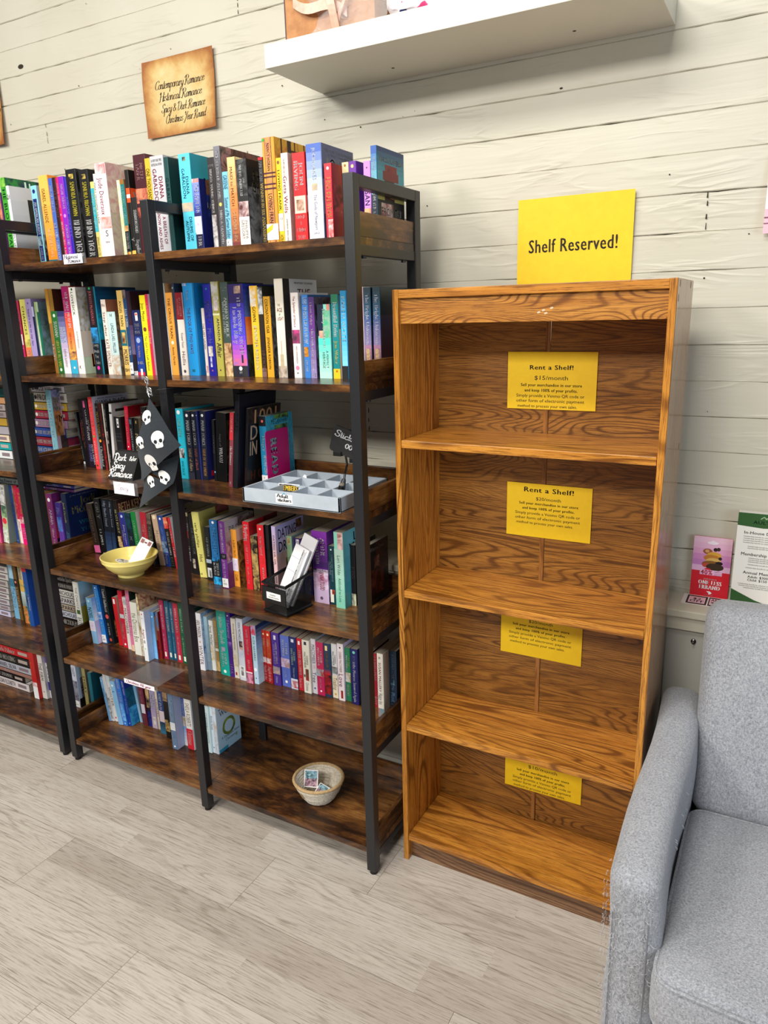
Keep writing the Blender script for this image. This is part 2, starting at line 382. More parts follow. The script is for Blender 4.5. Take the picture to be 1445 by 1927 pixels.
def boards(mb, x0, x1, zs, y, joints):
    """painted planks with irregular, partly filled cracks between them"""
    for i in range(len(zs)-1):
        a, b_ = zs[i], zs[i+1]; n = 160; vs = []; fs = []
        q = random.Random(i*31+5)
        dy = q.uniform(-.0012, .0012)
        wob = 0
        for k in range(n+1):
            x = x0+(x1-x0)*k/n
            wob = .8*wob+q.uniform(-.0004, .0004)
            gap = max(0, q.gauss(-.0003, .0009)); gt = max(0, q.gauss(-.0003, .0009))
            lo, hi = a+wob+gap, b_+wob*.5-gt
            for yy, zz in ((y+.012, lo), (y+.0022+dy, lo), (y+dy, lo+.0018), (y+dy, hi-.0018), (y+.0022+dy, hi), (y+.012, hi)): vs.append((x, yy, zz))
        for k in range(n):
            for j in range(5): fs.append((k*6+j, (k+1)*6+j, (k+1)*6+j+1, k*6+j+1))
        mb.add(vs, fs, WALL)
    mb.add([(x0, y+.0095, zs[0]), (x1, y+.0095, zs[0]), (x1, y+.0095, zs[-1]), (x0, y+.0095, zs[-1])], [(0, 1, 2, 3)], CRACK)
    for x, z0, z1 in joints:
        q = random.Random(int(x*1000)); z = z0+.004
        while z < z1-.006:
            L = q.uniform(.008, .022); wd = q.uniform(.0007, .0018); xx = x+q.uniform(-.0008, .0008)
            mb.add([(xx-wd, y-.0025, z), (xx+wd, y-.0025, z), (xx+wd*.6, y-.0025, min(z+L, z1)), (xx-wd*.6, y-.0025, min(z+L, z1))], [(0, 1, 2, 3)], CRACK)
            z += L+q.uniform(.001, .02)
mb = MB(); zs = [.70+.0+k*.0832 for k in range(25)]; zs = [.7236+.0833*k for k in range(26)]
boards(mb, -3.6, 1.9, zs, 0.0, [(.61, 1.64, 1.723), (-.668, 1.9, 1.973), (-1.532, 2.075, 2.14), (-.667, 2.306, 2.36), (-1.1, 1.56, 1.64), (-.28, 1.14, 1.22)])
dots = random.Random(3)
for k in range(70):
    x, z = dots.uniform(-1.9, 1.0), dots.uniform(1.1, 2.5); r = dots.uniform(.0009, .0022)
    mb.add([(x+r*math.cos(i*.785), -.0022, z+r*math.sin(i*.785)) for i in range(8)], [tuple(range(8))], CRACK)
for x, z, r in ((-1.62, 2.33, .007), (.27, 1.98, .002)):
    mb.add([(x+r*2*math.cos(i*.628), -.0024, z+r*math.sin(i*.628)) for i in range(10)], [tuple(range(10))], CRACK)
mb.box((-3.6, .014, 0), (1.9, .10, 2.9), WALL)
struct(mb.build('wall_back'))
LOWER = speckle('pale_grey_paint', 'aeaca3', 'b9b7ae', 4, .5)
mb = MB(); mb.box((-3.6, -.108, 0), (1.9, .0, .726), LOWER)
for x in (-1.5, -.45, .9): mb.box((x, -.1095, .14), (x+.004, -.107, .72), flat('8d8a80'))
mb.lathe([(0, 0), (.006, 0), (.006, .004), (.003, .006), (.003, .014), (0, .015)], 0, 0, flat('777777', .3, .5, 1), 14)
nv = 6*14
for i in range(len(mb.v)-nv, len(mb.v)):
    x, y, z = mb.v[i]; mb.v[i] = (.673+x, -.108-z, .695+y)
struct(mb.build('wall_lower'))
mb = MB(); mb.box((-3.6, -.1325, .759), (1.9, -.0005, .778), WALL, .003); mb.box((-3.6, -.122, .724), (1.9, -.0005, .759), WALL, .002)
struct(mb.build('trim_1'))
mb = MB(); mb.box((-3.6, -.122, 0), (1.9, -.1085, .115), LOWER, .003); mb.box((-3.6, -.118, .115), (1.9, -.1085, .128), LOWER, .003)
struct(mb.build('baseboard_back'))
def floor_material():
    m, nt, b = new_mat('grey_oak_vinyl_planks')
    at = nt.nodes.new('ShaderNodeAttribute'); at.attribute_name = 'tone'
    tc = nt.nodes.new('ShaderNodeTexCoord')
    ad = nt.nodes.new('ShaderNodeVectorMath'); ad.operation = 'MULTIPLY_ADD'; ad.inputs[1].default_value = (37, 91, 53)
    nt.links.new(at.outputs['Color'], ad.inputs[0]); nt.links.new(tc.outputs['Object'], ad.inputs[2])
    def mp(s):
        k = nt.nodes.new('ShaderNodeMapping'); k.inputs['Scale'].default_value = s; nt.links.new(ad.outputs[0], k.inputs['Vector']); return k.outputs[0]
    n1 = noise(nt, mp((.13, 1.5, 1)), 5, 2, .5, .4)
    rings = math_(nt, 'SINE', math_(nt, 'MULTIPLY', n1, 190))
    n2 = noise(nt, mp((.035, 1, 1)), 330, 4, .75); n3 = noise(nt, mp((.3, 1, 1)), 9, 4, .6)
    fade = ramp(nt, [(.46, (0, 0, 0)), (.68, (1, 1, 1))]); nt.links.new(n3, fade.inputs[0])
    base = ramp(nt, [(.0, hexc('ada297')), (.5, hexc('beb5aa')), (1, hexc('cbc3b9'))]); nt.links.new(at.outputs['Fac'], base.inputs[0])
    line = ramp(nt, [(.0, (.62, .58, .54)), (.22, (.97, .97, .97)), (1, (1.02, 1.02, 1.02))])
    nt.links.new(math_(nt, 'ADD', math_(nt, 'MULTIPLY', rings, .5), .5), line.inputs[0])
    c = mixc(nt, math_(nt, 'MULTIPLY', fade.outputs[0], .8), base.outputs[0], mixc(nt, 1.0, base.outputs[0], line.outputs[0], 'MULTIPLY'))
    st = ramp(nt, [(.36, (.60, .57, .54)), (.50, (1.03, 1.03, 1.03))]); nt.links.new(n2, st.inputs[0])
    c = mixc(nt, 1.0, c, st.outputs[0], 'MULTIPLY')
    bl = ramp(nt, [(.28, (.86, .84, .82)), (.5, (1, 1, 1))]); nt.links.new(n3, bl.inputs[0])
    c = mixc(nt, 1.0, c, bl.outputs[0], 'MULTIPLY')
    nt.links.new(c, b.inputs['Base Color']); b.inputs['Roughness'].default_value = .42; b.inputs['Specular IOR Level'].default_value = .35
    bump(nt, b, n2, .08, .002)
    return m
FLOOR = floor_material()
fv = []; ff = []; ft = []
q = random.Random(11)
ys = [-.118-.2035*k for k in range(-1, 16)]
jo = {2: -.026, 3: -.324, 4: -.907, 5: -.43}
for r, y1 in enumerate(ys[:-1]):
    y0 = ys[r+1]; x = jo.get(r, q.uniform(-1, 0))-1.22*3
    while x < 2.0:
        for (a, b_) in ((y0+.0004, (y0+y1)/2), ((y0+y1)/2, y1-.0004)):
            cut = sorted([x+.0004, x+1.22-.0004]+[x+q.uniform(.2, 1.0)])
            if r == 3 and a > y0+.05: cut = [x+.0004, x+.66, x+1.2196]
            for c0, c1 in zip(cut, cut[1:]):
                o = len(fv); fv += [(c0, a, 0), (c1, a, 0), (c1, b_, 0), (c0, b_, 0)]; ff.append((o, o+1, o+2, o+3)); ft += [q.random()]*4
        x += 1.22
me = bpy.data.meshes.new('floor'); me.from_pydata(fv, [], ff); me.materials.append(FLOOR)
ca = me.color_attributes.new('tone', 'FLOAT_COLOR', 'POINT')
ca.data.foreach_set('color', [c for t in ft for c in (t, (t*7.3) % 1, (t*3.7) % 1, 1)])
o = bpy.data.objects.new('floor', me); C.objects.link(o); struct(o)
mb = MB(); mb.box((-3.6, -3.4, -.06), (1.9, .1, -.0012), flat('6f665b', .9)); struct(mb.build('floor_base'))
# ------------------------------------------------------------------ black steel shelving with rustic boards
BLACK = speckle('black_powder_coat', '17181b', '1f2024', 300, .38, .04)
RX = rustic('long', 0); RY = rustic('short', 1)
ZT = {1: 1.6433, 2: 1.3246, 3: 1.0192, 4: .7078, 5: .392, 6: .0833}
XR, XM, XL, PW, FY, BY, HA = -.0359, -.6309, -1.2278, .0267, -.4586, -.1359, 1.7686
T = .017
unit = thing('shelving_unit', (XR, FY, 0), 'black steel shelving with brown boards full of books, left of the oak bookcase', 'bookshelf', 'black steel shelving units')
def L(x): return x-XR
def Y(y): return y-FY
D = BY-FY
for xr in (XL, XM, XR):
    for y0 in (0, D-PW):
        mb = MB(); mb.box((L(xr)-PW, y0, .012), (L(xr), y0+PW, HA), BLACK, .002); mb.build('post', unit)
        mb = MB(); mb.lathe([(0, 0), (.0105, 0), (.0105, .012), (.0075, .0125), (.0075, .02), (0, .02)], L(xr)-PW/2, y0+PW/2, flat('101012', .5), 18); mb.build('foot', unit, smooth=True)
    mb = MB(); mb.box((L(xr)-PW+.0005, PW-.001, HA-.026), (L(xr)-.0005, D-PW+.001, HA), BLACK, .002); mb.build('top_rail', unit)
    for t, z in ZT.items():
        mb = MB(); mb.box((L(xr)-PW+.003, PW-.001, z-T-.022), (L(xr)-.003, D-PW+.001, z-T), BLACK, .0015)
        for yy in (.06, D-.07): mb.lathe([(0, z-T-.027), (.006, z-T-.027), (.006, z-T-.021)], L(xr)-PW/2, yy, BLACK, 10)
        mb.build('support_bar', unit)
for t, z in ZT.items():
    for a, b_, endl, endr in ((XL, XM, 1, 0), (XM, XR, 0, 1)):
        x0, x1 = L(a)+.0008, L(b_)-PW-.0008
        xa = L(a)-PW+.004 if endl else L(a)-PW/2+.0006; xb = L(b_)-.004 if endr else L(b_)-PW/2-.0006
        y0, y1, ya, yb = .004, D-.004, PW+.0012, D-PW-.0012
        mb = MB(); mb.prism([(x0, y0), (x1, y0), (x1, ya), (xb, ya), (xb, yb), (x1, yb), (x1, y1), (x0, y1), (x0, yb), (xa, yb), (xa, ya), (x0, ya)], 2, z-T, z, RX); mb.build('shelf_board', unit)
        mb = MB(); mb.box((x0+.001, D-.018, z+.0005), (x1-.001, D-.006, z+.05), RX, .001); mb.build('back_fence', unit)
    for xa, xb in ((L(XL)-PW+.0045, L(XL)-PW+.0165), (L(XR)-.0165, L(XR)-.0045)):
        mb = MB(); mb.box((xa, PW+.0015, z+.0005), (xb, D-PW-.0015, z+.052), RY, .001); mb.build('side_fence', unit)
def copy_tree(o, parent=None):
    c = o.copy(); C.objects.link(c)
    if parent: c.parent = parent
    for ch in o.children: copy_tree(ch, c)
    return c
BR = XL-PW-.0367
unit2 = copy_tree(unit); unit2.location.x = BR; unit2['label'] = 'far-left black steel shelving unit, only its right end in view'
# ------------------------------------------------------------------ oak bookcase
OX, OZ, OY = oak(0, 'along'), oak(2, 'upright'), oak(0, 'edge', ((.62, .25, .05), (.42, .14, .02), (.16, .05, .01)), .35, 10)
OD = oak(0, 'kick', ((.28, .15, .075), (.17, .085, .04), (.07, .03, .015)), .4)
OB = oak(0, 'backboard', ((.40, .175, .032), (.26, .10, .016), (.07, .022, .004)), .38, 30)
OS, OS2 = oak(2, 'sidepanel', ((.42, .22, .10), (.30, .14, .055), (.13, .06, .03)), .16, 12), None
case = thing('bookcase', (.305, -.3603, 0), 'empty oak bookcase with five openings and yellow rental notices, beside the grey sofa', 'bookcase')
W2, TB, DF, GB, HB = .3051, .0143, 0.0, .2260, 1.5313
for s in (-1, 1):
    mb = MB(); x0, x1 = (-W2, -W2+TB) if s < 0 else (W2-TB, W2)
    mb.box((x0, 0, 0), (x1, GB, HB), OZ, .0015)
    if s > 0:
        mb.box((x1-.0002, .0022, .0015), (x1+.0006, GB-.001, HB-.0015), OS)
        for y, z in ((.03, 1.515), (.185, 1.515), (.02, 1.488), (.2, .81), (.03, .795), (.2, 1.17)): mb.box((x1+.0004, y, z), (x1+.001, y+.0025, z+.013), flat('5b4634'))
    mb.build('side_panel', case)
mb = MB(); mb.box((-W2+TB, .001, HB-.0195), (W2-TB, GB, HB-.0005), OX, .0015); mb.build('top_panel', case)
mb = MB(); mb.box((-W2+TB, .0105, 1.4555), (W2-TB, .0255, HB-.0197), oak(0, 'valance', ((.60, .27, .05), (.38, .14, .02), (.12, .035, .006)), .33, 34, .22), .001)
for x, z in ((.045, 1.478), (.035, 1.474), (.05, 1.472), (.062, 1.482)):
    mb.add([(x+.004*math.cos(i), .0102, z+.0025*math.sin(i*1.1)) for i in range(6)], [tuple(range(6))], flat('c9b79a'))
mb.build('valance', case)
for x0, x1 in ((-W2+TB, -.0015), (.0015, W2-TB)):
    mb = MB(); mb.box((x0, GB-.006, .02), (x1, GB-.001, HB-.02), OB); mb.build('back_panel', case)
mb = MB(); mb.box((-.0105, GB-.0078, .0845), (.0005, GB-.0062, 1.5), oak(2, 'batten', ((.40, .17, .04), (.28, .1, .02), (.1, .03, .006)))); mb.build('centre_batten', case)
for z in (1.1871, .8048, .4265):
    mb = MB(); mb.box((-W2+TB+.0006, .0015, z-.019), (W2-TB-.0006, GB-.009, z), OX, .002); mb.build('shelf', case)
mb = MB(); mb.box((-W2+TB+.0003, .002, .0635), (W2-TB-.0003, GB-.009, .083), OX, .002); mb.build('bottom_shelf', case)
mb = MB(); mb.box((-W2+TB+.0003, .022, 0), (W2-TB-.0003, .036, .0633), OD); mb.build('kick_plate', case)
# ------------------------------------------------------------------ paper notices
YEL = speckle('yellow_paper', 'f2c60e', 'f6cc14', 60, .6); INK = flat('2a2118', .7)
def sheet(mb, x0, x1, z0, z1, y, mat, curl=lambda a, b: 0.0, n=8, th=.0004, right=True):
    """thin paper with its own curl, front towards -y"""
    def P(a, b, back): return (x0+(x1-x0)*a, y-curl(a, b)+(th if back else 0), z1+(z0-z1)*b)
    vs = []; fs = []
    for back in (0, 1):
        for j in range(n+1):
            for i in range(n+1): vs.append(P(i/n, j/n, back))
    m = (n+1)**2
    for j in range(n):
        for i in range(n):
            a = j*(n+1)+i; fs.append((a, a+1, a+n+2, a+n+1)); fs.append((m+a, m+a+n+1, m+a+n+2, m+a+1))
    for i in range(n):
        for a, b_ in ((i, i+1), (n*(n+1)+i+1, n*(n+1)+i), ((i+1)*(n+1), i*(n+1)), (i*(n+1)+n, (i+1)*(n+1)+n)): fs.append((a, b_, b_+m, a+m))
    mb.add(vs, fs, mat)
def curlfn(x0, x1, z0, z1, y, curl):
    def fn(q):
        a = (q.x-x0)/(x1-x0); b = (z1-q.z)/(z1-z0); return Vector((q.x, q.y-curl(a, b), q.z))
    return fn
def notice(x0, x1, z0, z1, price, lay, label):
    y = -.3603+GB-.0092; mb = MB(); sheet(mb, x0, x1, z0, z1, y, YEL)
    p = Panel(mb, (x0, y-.0001, z1), (1, 0, 0), (0, 0, -1), x1-x0, z1-z0)
    rows = [('Rent a Shelf!', .27, .092, .5, 1), (price, .45, .085, .385, 0), ('Sell your merchandise in our store', .575, .062, .69, 1), ('and keep 100% of your profits.', .668, .062, .60, 1),
            ('Simply provide a Venmo QR code or', .762, .064, .77, 0), ('other form of electronic payment', .852, .064, .77, 0), ('method to process your own sales.', .945, .062, .68, 0)] if lay == 1 else \
           [('Rent a Shelf!', .115, .105, .6, 1), (price, .275, .07, .30, 0), ('Sell your merchandise in our store', .37, .056, .70, 1), ('and keep 100% of your profits.', .46, .056, .62, 1),
            ('Simply provide a Venmo QR code or', .555, .06, .77, 0), ('other form of electronic payment', .645, .06, .77, 0), ('method to process your own sales.', .735, .058, .68, 0)]
    for s, v, hh, wd, bold in rows:
        c = .5 if wd < .7 or bold else .49
        if 'method' in s: c = .12+wd/2
        vs, fs, Ln = layout(s, .05 if bold else 0); fx = wd*(x1-x0)/Ln; fy = hh*(z1-z0)/FONT['cap']*.82
        p.place(vs, fs, INK, fx, fy, (c-wd/2)*(x1-x0), (v+hh*.38)*(z1-z0), False)
    return tag(mb.build('paper_notice'), label, 'sign', 'yellow rental notices')
notice(.202, .419, 1.245, 1.382, '$15/month', 1, 'yellow rental notice reading $15/month in the top opening of the oak bookcase')
notice(.206, .422, .919, 1.058, '$20/month', 2, 'yellow notice in the second opening of the oak bookcase, its heading fully visible')
notice(.196, .4145, .5845, .723, '$20/month', 2, 'yellow notice in the third opening of the bookcase, heading hidden by the shelf')
notice(.216, .432, .174, .311, '$10/month', 1, 'yellow rental notice reading $10/month in the lowest opening of the oak bookcase')
mb = MB(); cf = lambda a, b: .003+.006*(1-b)*a
sheet(mb, .173, .455, 1.527, 1.743, -.003, YEL, cf)
p = Panel(mb, (.173, -.0032, 1.743), (1, 0, 0), (0, 0, -1), .282, .216, curlfn(.173, .455, 1.527, 1.743, -.003, cf))
vs, fs, Ln = layout('Shelf Reserved!', .05); p.place(vs, fs, INK, .222/Ln, .0305/FONT['cap'], .028, .1265, False)
tag(mb.build('paper_notice'), 'large yellow sheet reading Shelf Reserved taped to the wall above the bookcase', 'sign')
def parchment_mat():
    m, nt, b = new_mat('aged_parchment')
    v = mapped(nt); f = noise(nt, v, 14, 6, .65, .4)
    tc = nt.nodes.new('ShaderNodeTexCoord'); sp = nt.nodes.new('ShaderNodeSeparateXYZ'); nt.links.new(tc.outputs['Generated'], sp.inputs[0])
    def edge(s):
        a = math_(nt, 'ABSOLUTE', math_(nt, 'SUBTRACT', s, .5)); return math_(nt, 'POWER', math_(nt, 'MULTIPLY', a, 2), 5)
    e = math_(nt, 'ADD', edge(sp.outputs[0]), edge(sp.outputs[2]))
    t = math_(nt, 'ADD', math_(nt, 'MULTIPLY', e, .42), math_(nt, 'MULTIPLY', f, .72))
    r = ramp(nt, [(.25, hexc('e3cf9c')), (.42, hexc('d6b778')), (.6, hexc('bf8d4d')), (.85, hexc('9a5c28'))]); nt.links.new(t, r.inputs[0])
    nt.links.new(r.outputs[0], b.inputs['Base Color']); b.inputs['Roughness'].default_value = .7
    return m
PAR = parchment_mat(); SEPIA = flat('2b1a10', .7)
def parchment(x0, x1, z0, z1, lines, label):
    mb = MB(); cf = lambda a, b: .004+.010*abs(2*a-1)**3*(.4+.6*b)+.003*math.sin(5*b+3*a)
    sheet(mb, x0, x1, z0, z1, -.003, PAR, cf, 14)
    p = Panel(mb, (x0, -.0034, z1), (1, 0, 0), (0, 0, -1), x1-x0, z1-z0, curlfn(x0, x1, z0, z1, -.003, cf), .0003)
    for s, u, v, wd in lines: p.hand(s, u, v, .0122, SEPIA, .085, 1, .32, wd, -.03)
    return tag(mb.build('parchment_sign'), label, 'sign', 'parchment genre signs')
parchment(-1.048, -.764, 2.031, 2.245, [('Contemporary Romance', .045, .082, .195), ('Historical Romance', .058, .115, .168), ('Spicy & Dark Romance', .06, .147, .178), ('Christmas Year Round', .072, .178, .168)],
          'brown parchment sign listing romance genres in script, on the white wall')
parchment(-2.03, -1.741, 2.1, 2.318, [('Romance', .12, .08, .14), ('Historical', .13, .125, .145)], 'parchment sign cut off by the left edge of the photo')
# ------------------------------------------------------------------ floating shelf with gifts
WHT = speckle('white_laminate', 'd6d3c8', 'dad7cc', 5, .4)
fs_ = thing('floating_shelf', (.06, -.128, 2.066), 'thick white floating shelf high on the wall, holding wrapped gifts', 'shelf')
mb = MB(); mb.box((-.456, -.128, 0), (.456, .1275, .0525), WHT, .0015)
for x in (-.19, .26): mb.lathe([(0, -.0004), (.004, -.0004), (.004, .0)], x, .04, flat('1a1712'), 12)
mb.build('shelf_body', fs_)
KR = speckle('kraft_card', 'a86f3c', 'bf8650', 40, .6)
gb = thing('gift_box', (-.23, -.19, 2.1187), 'brown kraft gift box with pink ribbon in clear film, on the floating shelf', 'gift box')
mb = MB(); mb.box((-.125, -.03, 0), (.125, .05, .2), KR, .002); mb.box((-.1252, -.0305, .0), (-.122, .0505, .2), flat('4a1c24')); mb.build('box', gb)
RIB = speckle('pink_ribbon', 'd9ab94', 'e6bea8', 90, .35)
def strip(mb, pts, wd, mat, axis=(0, 0, 1)):
    vs = []; fs = []
    for p in pts:
        p = Vector(p); a = Vector(axis)*wd/2; vs += [p-a, p+a, p+a+Vector((0, .0008, 0)), p-a+Vector((0, .0008, 0))]
    for i in range(len(pts)-1):
        for j in range(4): fs.append((4*i+j, 4*i+(j+1) % 4, 4*i+4+(j+1) % 4, 4*i+4+j))
    mb.add(vs, fs, mat)
mb = MB()
strip(mb, [(-.095+.15*t, -.036-.012*math.sin(3.1*t), .085-.05*t-.01*math.sin(6*t)) for t in [i/12 for i in range(13)]], .022, RIB)
strip(mb, [(.0+.07*t*(1-.6*t), -.040-.02*math.sin(3*t), .12-.118*t) for t in [i/12 for i in range(13)]], .02, RIB, (1, 0, 0))
strip(mb, [(.075-.05*t, -.038-.012*math.sin(3*t), .09-.085*t) for t in [i/12 for i in range(13)]], .018, RIB, (.8, 0, .5))
mb.build('ribbon', gb)
FILM, nt, b = new_mat('clear_film'); b.inputs['Base Color'].default_value = (1, 1, 1, 1); b.inputs['Roughness'].default_value = .12; b.inputs['Alpha'].default_value = .22; b.inputs['Specular IOR Level'].default_value = .8
bump(nt, b, noise(nt, mapped(nt), 40, 3, .6, 1.5), .8, .01)
mb = MB(); q = random.Random(4); vs = []; fs = []
for j in range(11):
    for i in range(14):
        a = i/13; zz = j/10
        vs.append((-.165+.045*zz*(1-a)+a*.33, -.046-.012*math.sin(a*9+j)*q.uniform(.4, 1)+(.07*(1-a)**4), .001+zz*.22))
for j in range(10):
    for i in range(13): fs.append((j*14+i, j*14+i+1, j*14+i+15, j*14+i+14))
mb.add(vs, fs, FILM); mb.build('cellophane_wrap', gb, smooth=True)
mb = MB(); mb.box((-.11, -.045, .098), (-.03, -.034, .17), picture('e6dfe8', 'd0708a', 60), .004); mb.build('gift_tag', gb)
mb = MB(); bm = bmesh.new(); bmesh.ops.create_uvsphere(bm, u_segments=32, v_segments=18, radius=1)
for v in bm.verts:
    x, y, z = v.co; s = lambda t: math.copysign(abs(t)**.55, t)
    v.co = Vector((s(x)*.135, s(y)*.045, s(z)*.055*(1+.35*s(x)*0)+.004*math.sin(40*x)))
FLO, nt, b = new_mat('floral_fabric'); f1 = noise(nt, mapped(nt), 26, 2, .5, .4); f2 = noise(nt, mapped(nt, (1, 1, 1), (5, 2, 1)), 30, 2, .5, .2)
r1 = ramp(nt, [(.56, hexc('ece6ec')), (.575, hexc('e0508a')), (.64, hexc('d23a78'))]); nt.links.new(f1, r1.inputs[0])
r2 = ramp(nt, [(.60, (0, 0, 0)), (.615, (1, 1, 1))]); nt.links.new(f2, r2.inputs[0]); nt.links.new(mixc(nt, r2.outputs[0], r1.outputs[0], hexc('2c3f78')), b.inputs['Base Color'])
mb.bm(bm, FLO)
tag(mb.build('floral_pouch', None, (.045, -.175, 2.178), True), 'white floral pouch with pink and blue flowers, lying on the right of the gift box', 'pouch')
# ------------------------------------------------------------------ papers on the right of the wall and on the ledge
mb = MB(); cf = lambda a, b: .002+.006*(1-a)**3
x0, x1, z0, z1 = .742, .99, 1.045, 1.42
sheet(mb, x0, x1, z0, z1, -.003, flat('24141e', .35), cf)
p = Panel(mb, (x0, -.0034, z1), (1, 0, 0), (0, 0, -1), x1-x0, z1-z0, curlfn(x0, x1, z0, z1, -.003, cf))
p.rect(0, .0, 1, .5, picture('1a1018', '8a3a5a', 22)); p.rect(0, .3, .4, .42, picture('ff9a2a', '2a1420', 34)); p.rect(0, .02, .35, .3, picture('1a0f14', '7a3050', 60)); p.rect(0, .52, 1, .66, picture('6a3a48', '2a141e', 26))
for a in (-.6, .6):
    c_, s_ = math.cos(a), math.sin(a); u, v = .055, .2
    p.poly([(u+x*c_-y*s_, v+x*s_+y*c_) for x, y in ((-.024, -.003), (.024, -.003), (.024, .003), (-.024, .003))], flat('8a4a58'))
p.rect(.21, .54, .23, .66, flat('8a4a58'))
for i, s in enumerate(('05/16', '05/30', '06/27', '07/25', '08/29 N', '09/27 B')): p.text(s, .14, .63+.045*i, .14+.045*len(s), .655+.045*i, flat('e8dcc8'), False, .06, 'l')
for i, s in enumerate(('MANY WITH JOHNNY BEES', '10-COVER PARTY TICKETS', '3-5PM NETWORK 3-4PM', '3-5PM NIGHT JOURNEY', '5-9PM-JUICE')): p.text(s, .12, .905+.018*i, .62, .918+.018*i, flat('d8c0b4'), False, 0, 'l')
o = mb.build('event_poster'); o.rotation_euler = (0, math.radians(4), 0)
tag(o, 'dark sunset event poster with a column of dates, at the right edge of the wall', 'poster')
mb = MB(); x0, x1, z0, z1 = .728, .94, 1.626, 1.78
cf = lambda a, b: .004+.012*b
sheet(mb, x0, x1, z0, z1, -.003, flat('f0b8c8', .6), cf)
p = Panel(mb, (x0, -.0034, z1), (1, 0, 0), (0, 0, -1), x1-x0, z1-z0, curlfn(x0, x1, z0, z1, -.003, cf)); p.rect(0, 0, 1, .68, flat('ece6e8', .6)); p.rect(.0, .78, .4, .8, flat('7a4a60')); p.rect(0, .86, .3, .875, flat('7a4a60'))
tag(mb.build('paper_flyer'), 'pink-and-white flyer at the right edge of the wall above the dark poster', 'flyer')
def gift_card():
    mb = MB(); x0, x1, z0, z1 = .646, .7325, .7785, .933; w_, h_ = x1-x0, z1-z0
    mb.box((x0, -.0145, z0), (x1, -.0125, z1), flat('d81f30', .35))
    p = Panel(mb, (x0, -.0146, z1), (1, 0, 0), (0, 0, -1), w_, h_)
    for i, c in enumerate(('f0c4d8', 'ecb8d4', 'e6a6cc', 'd890c4', 'c984c0', 'e8b8da')): p.rect(0, .57*i/6, 1, .57*(i+1)/6, flat(c, .35))
    p.disc(w_*.5, h_*.095, .008, flat('f6e8f0'), 12, 1.6, .5); p.disc(w_*.5, h_*.085, .005, flat('f6e8f0'))
    for u, v, r, sx, c in ((.38, .24, .009, 1.2, '9a5a34'), (.37, .235, .005, 1, 'd9a070'), (.58, .2, .006, .8, '2a1a14'), (.66, .19, .006, .7, '3a2a20'), (.56, .3, .012, 1.4, 'd9a33a'), (.5, .345, .011, 1.7, 'c07a30'), (.55, .4, .012, 1.5, 'd8b060'), (.5, .45, .012, 1.8, '8a5a2a'), (.36, .47, .007, 1.2, 'c0483a'), (.7, .42, .006, 1.4, '1a1414'), (.6, .49, .012, 1.7, '3a2a1a'), (.72, .34, .005, .8, '2a2018')): p.disc(u*w_, v*h_, r, flat(c), 12, sx, .8)
    p.disc(.42*w_, .585*h_, .011, flat('d81f30')); p.rect(.22, .545, .8, .63, flat('e8b8da')); p.text('40%', .24, .55, .56, .625, flat('c01838'), False, .08); p.text('OFF*', .6, .56, .76, .58, flat('a83050'), False, .05)
    for i in range(3): p.rect(.6, .595+.014*i, .78, .6+.014*i, flat('b86a8a'))
    p.text('YOUR DOOR TO', .34, .69, .68, .71, flat('ffffff'), False, .04); p.text('ONE LESS', .2, .725, .82, .79, flat('ffffff'), False, .1); p.text('ERRAND', .23, .805, .79, .87, flat('ffffff'), False, .1)
    p.poly([(w_*a, h_*b_) for a, b_ in ((.44, .905), (.53, .905), (.585, .93), (.54, .955), (.5, .955), (.49, .935), (.535, .93), (.47, .925))], flat('ffffff')); p.text('DOORDASH', .38, .965, .62, .98, flat('ffd0d0'), False, .03)
    o = mb.build('gift_card'); o.rotation_euler = (0, 0, 0); return tag(o, 'pink and red promotional card reading 40% off, standing on the white ledge', 'card')
gift_card()
br = thing('brochure_stack', (.74, -.035, .778), 'stack of green and white dental brochures leaning on the wall beside the pink card', 'brochures')
mb = MB(); mb.box((0, 0, .0005), (.216, .022, .2295), flat('e8e6e0', .5)); mb.build('inner_pages', br)
mb = MB(); w_, h_ = .216, .23; mb.box((-.0005, -.0012, .0003), (.2165, -.0002, .23), flat('ece9e2', .45))
p = Panel(mb, (-.0005, -.0013, .23), (1, 0, 0), (0, 0, -1), .217, .2297); GR = flat('2f5a2c', .45); W_, H_ = .217, .2297
p.poly([(0, 0), (W_, 0), (W_, H_*.05), (W_*.75, H_*.09), (W_*.5, H_*.135), (W_*.25, H_*.15), (0, H_*.135)], GR)
p.poly([(0, H_*.83), (W_*.24, H_*.93), (W_*.5, H_), (0, H_)], GR)
for d in (0, .01): p.poly([(W_*.25+d-.008, H_*.055), (W_*.25+d, H_*.025), (W_*.25+d+.008, H_*.055), (W_*.25+d+.005, H_*.055), (W_*.25+d, H_*.035), (W_*.25+d-.005, H_*.055)], flat('a8c098'))
p.text('AULTMAN', .13, .075, .48, .108, flat('16301a'), False, .02)
D_ = flat('3a3a38', .6)
for s, u0, v0, u1, v1 in (('In-House Dental Benefits', .07, .19, .62, .22), ('Membership Benefits Include', .06, .42, .66, .452), ('Annual Membership Fees', .1, .62, .62, .65), ('Adult: $300 (Ages 12+)', .15, .665, .55, .69), ('Child: $150 (Ages 1-11)', .15, .7, .55, .725)): p.text(s, u0, v0, u1, v1, D_, False, .02, 'l')
for i, (a, b_) in enumerate(((.05, .24), (.05, .262), (.05, .284), (.05, .306), (.1, .345), (.1, .365), (.12, .47), (.12, .49), (.12, .51), (.12, .54), (.1, .575), (.04, .755), (.05, .775), (.1, .795))): p.text('membership benefit for patients and families per year', a, b_, a+.5, b_+.011, D_, False)
p.text('330.477', .45, .93, .62, .95, D_, False)
mb.build('front_cover', br)
mb = MB(); x0, y0 = .634, -.012; W_, H_ = .165, .07
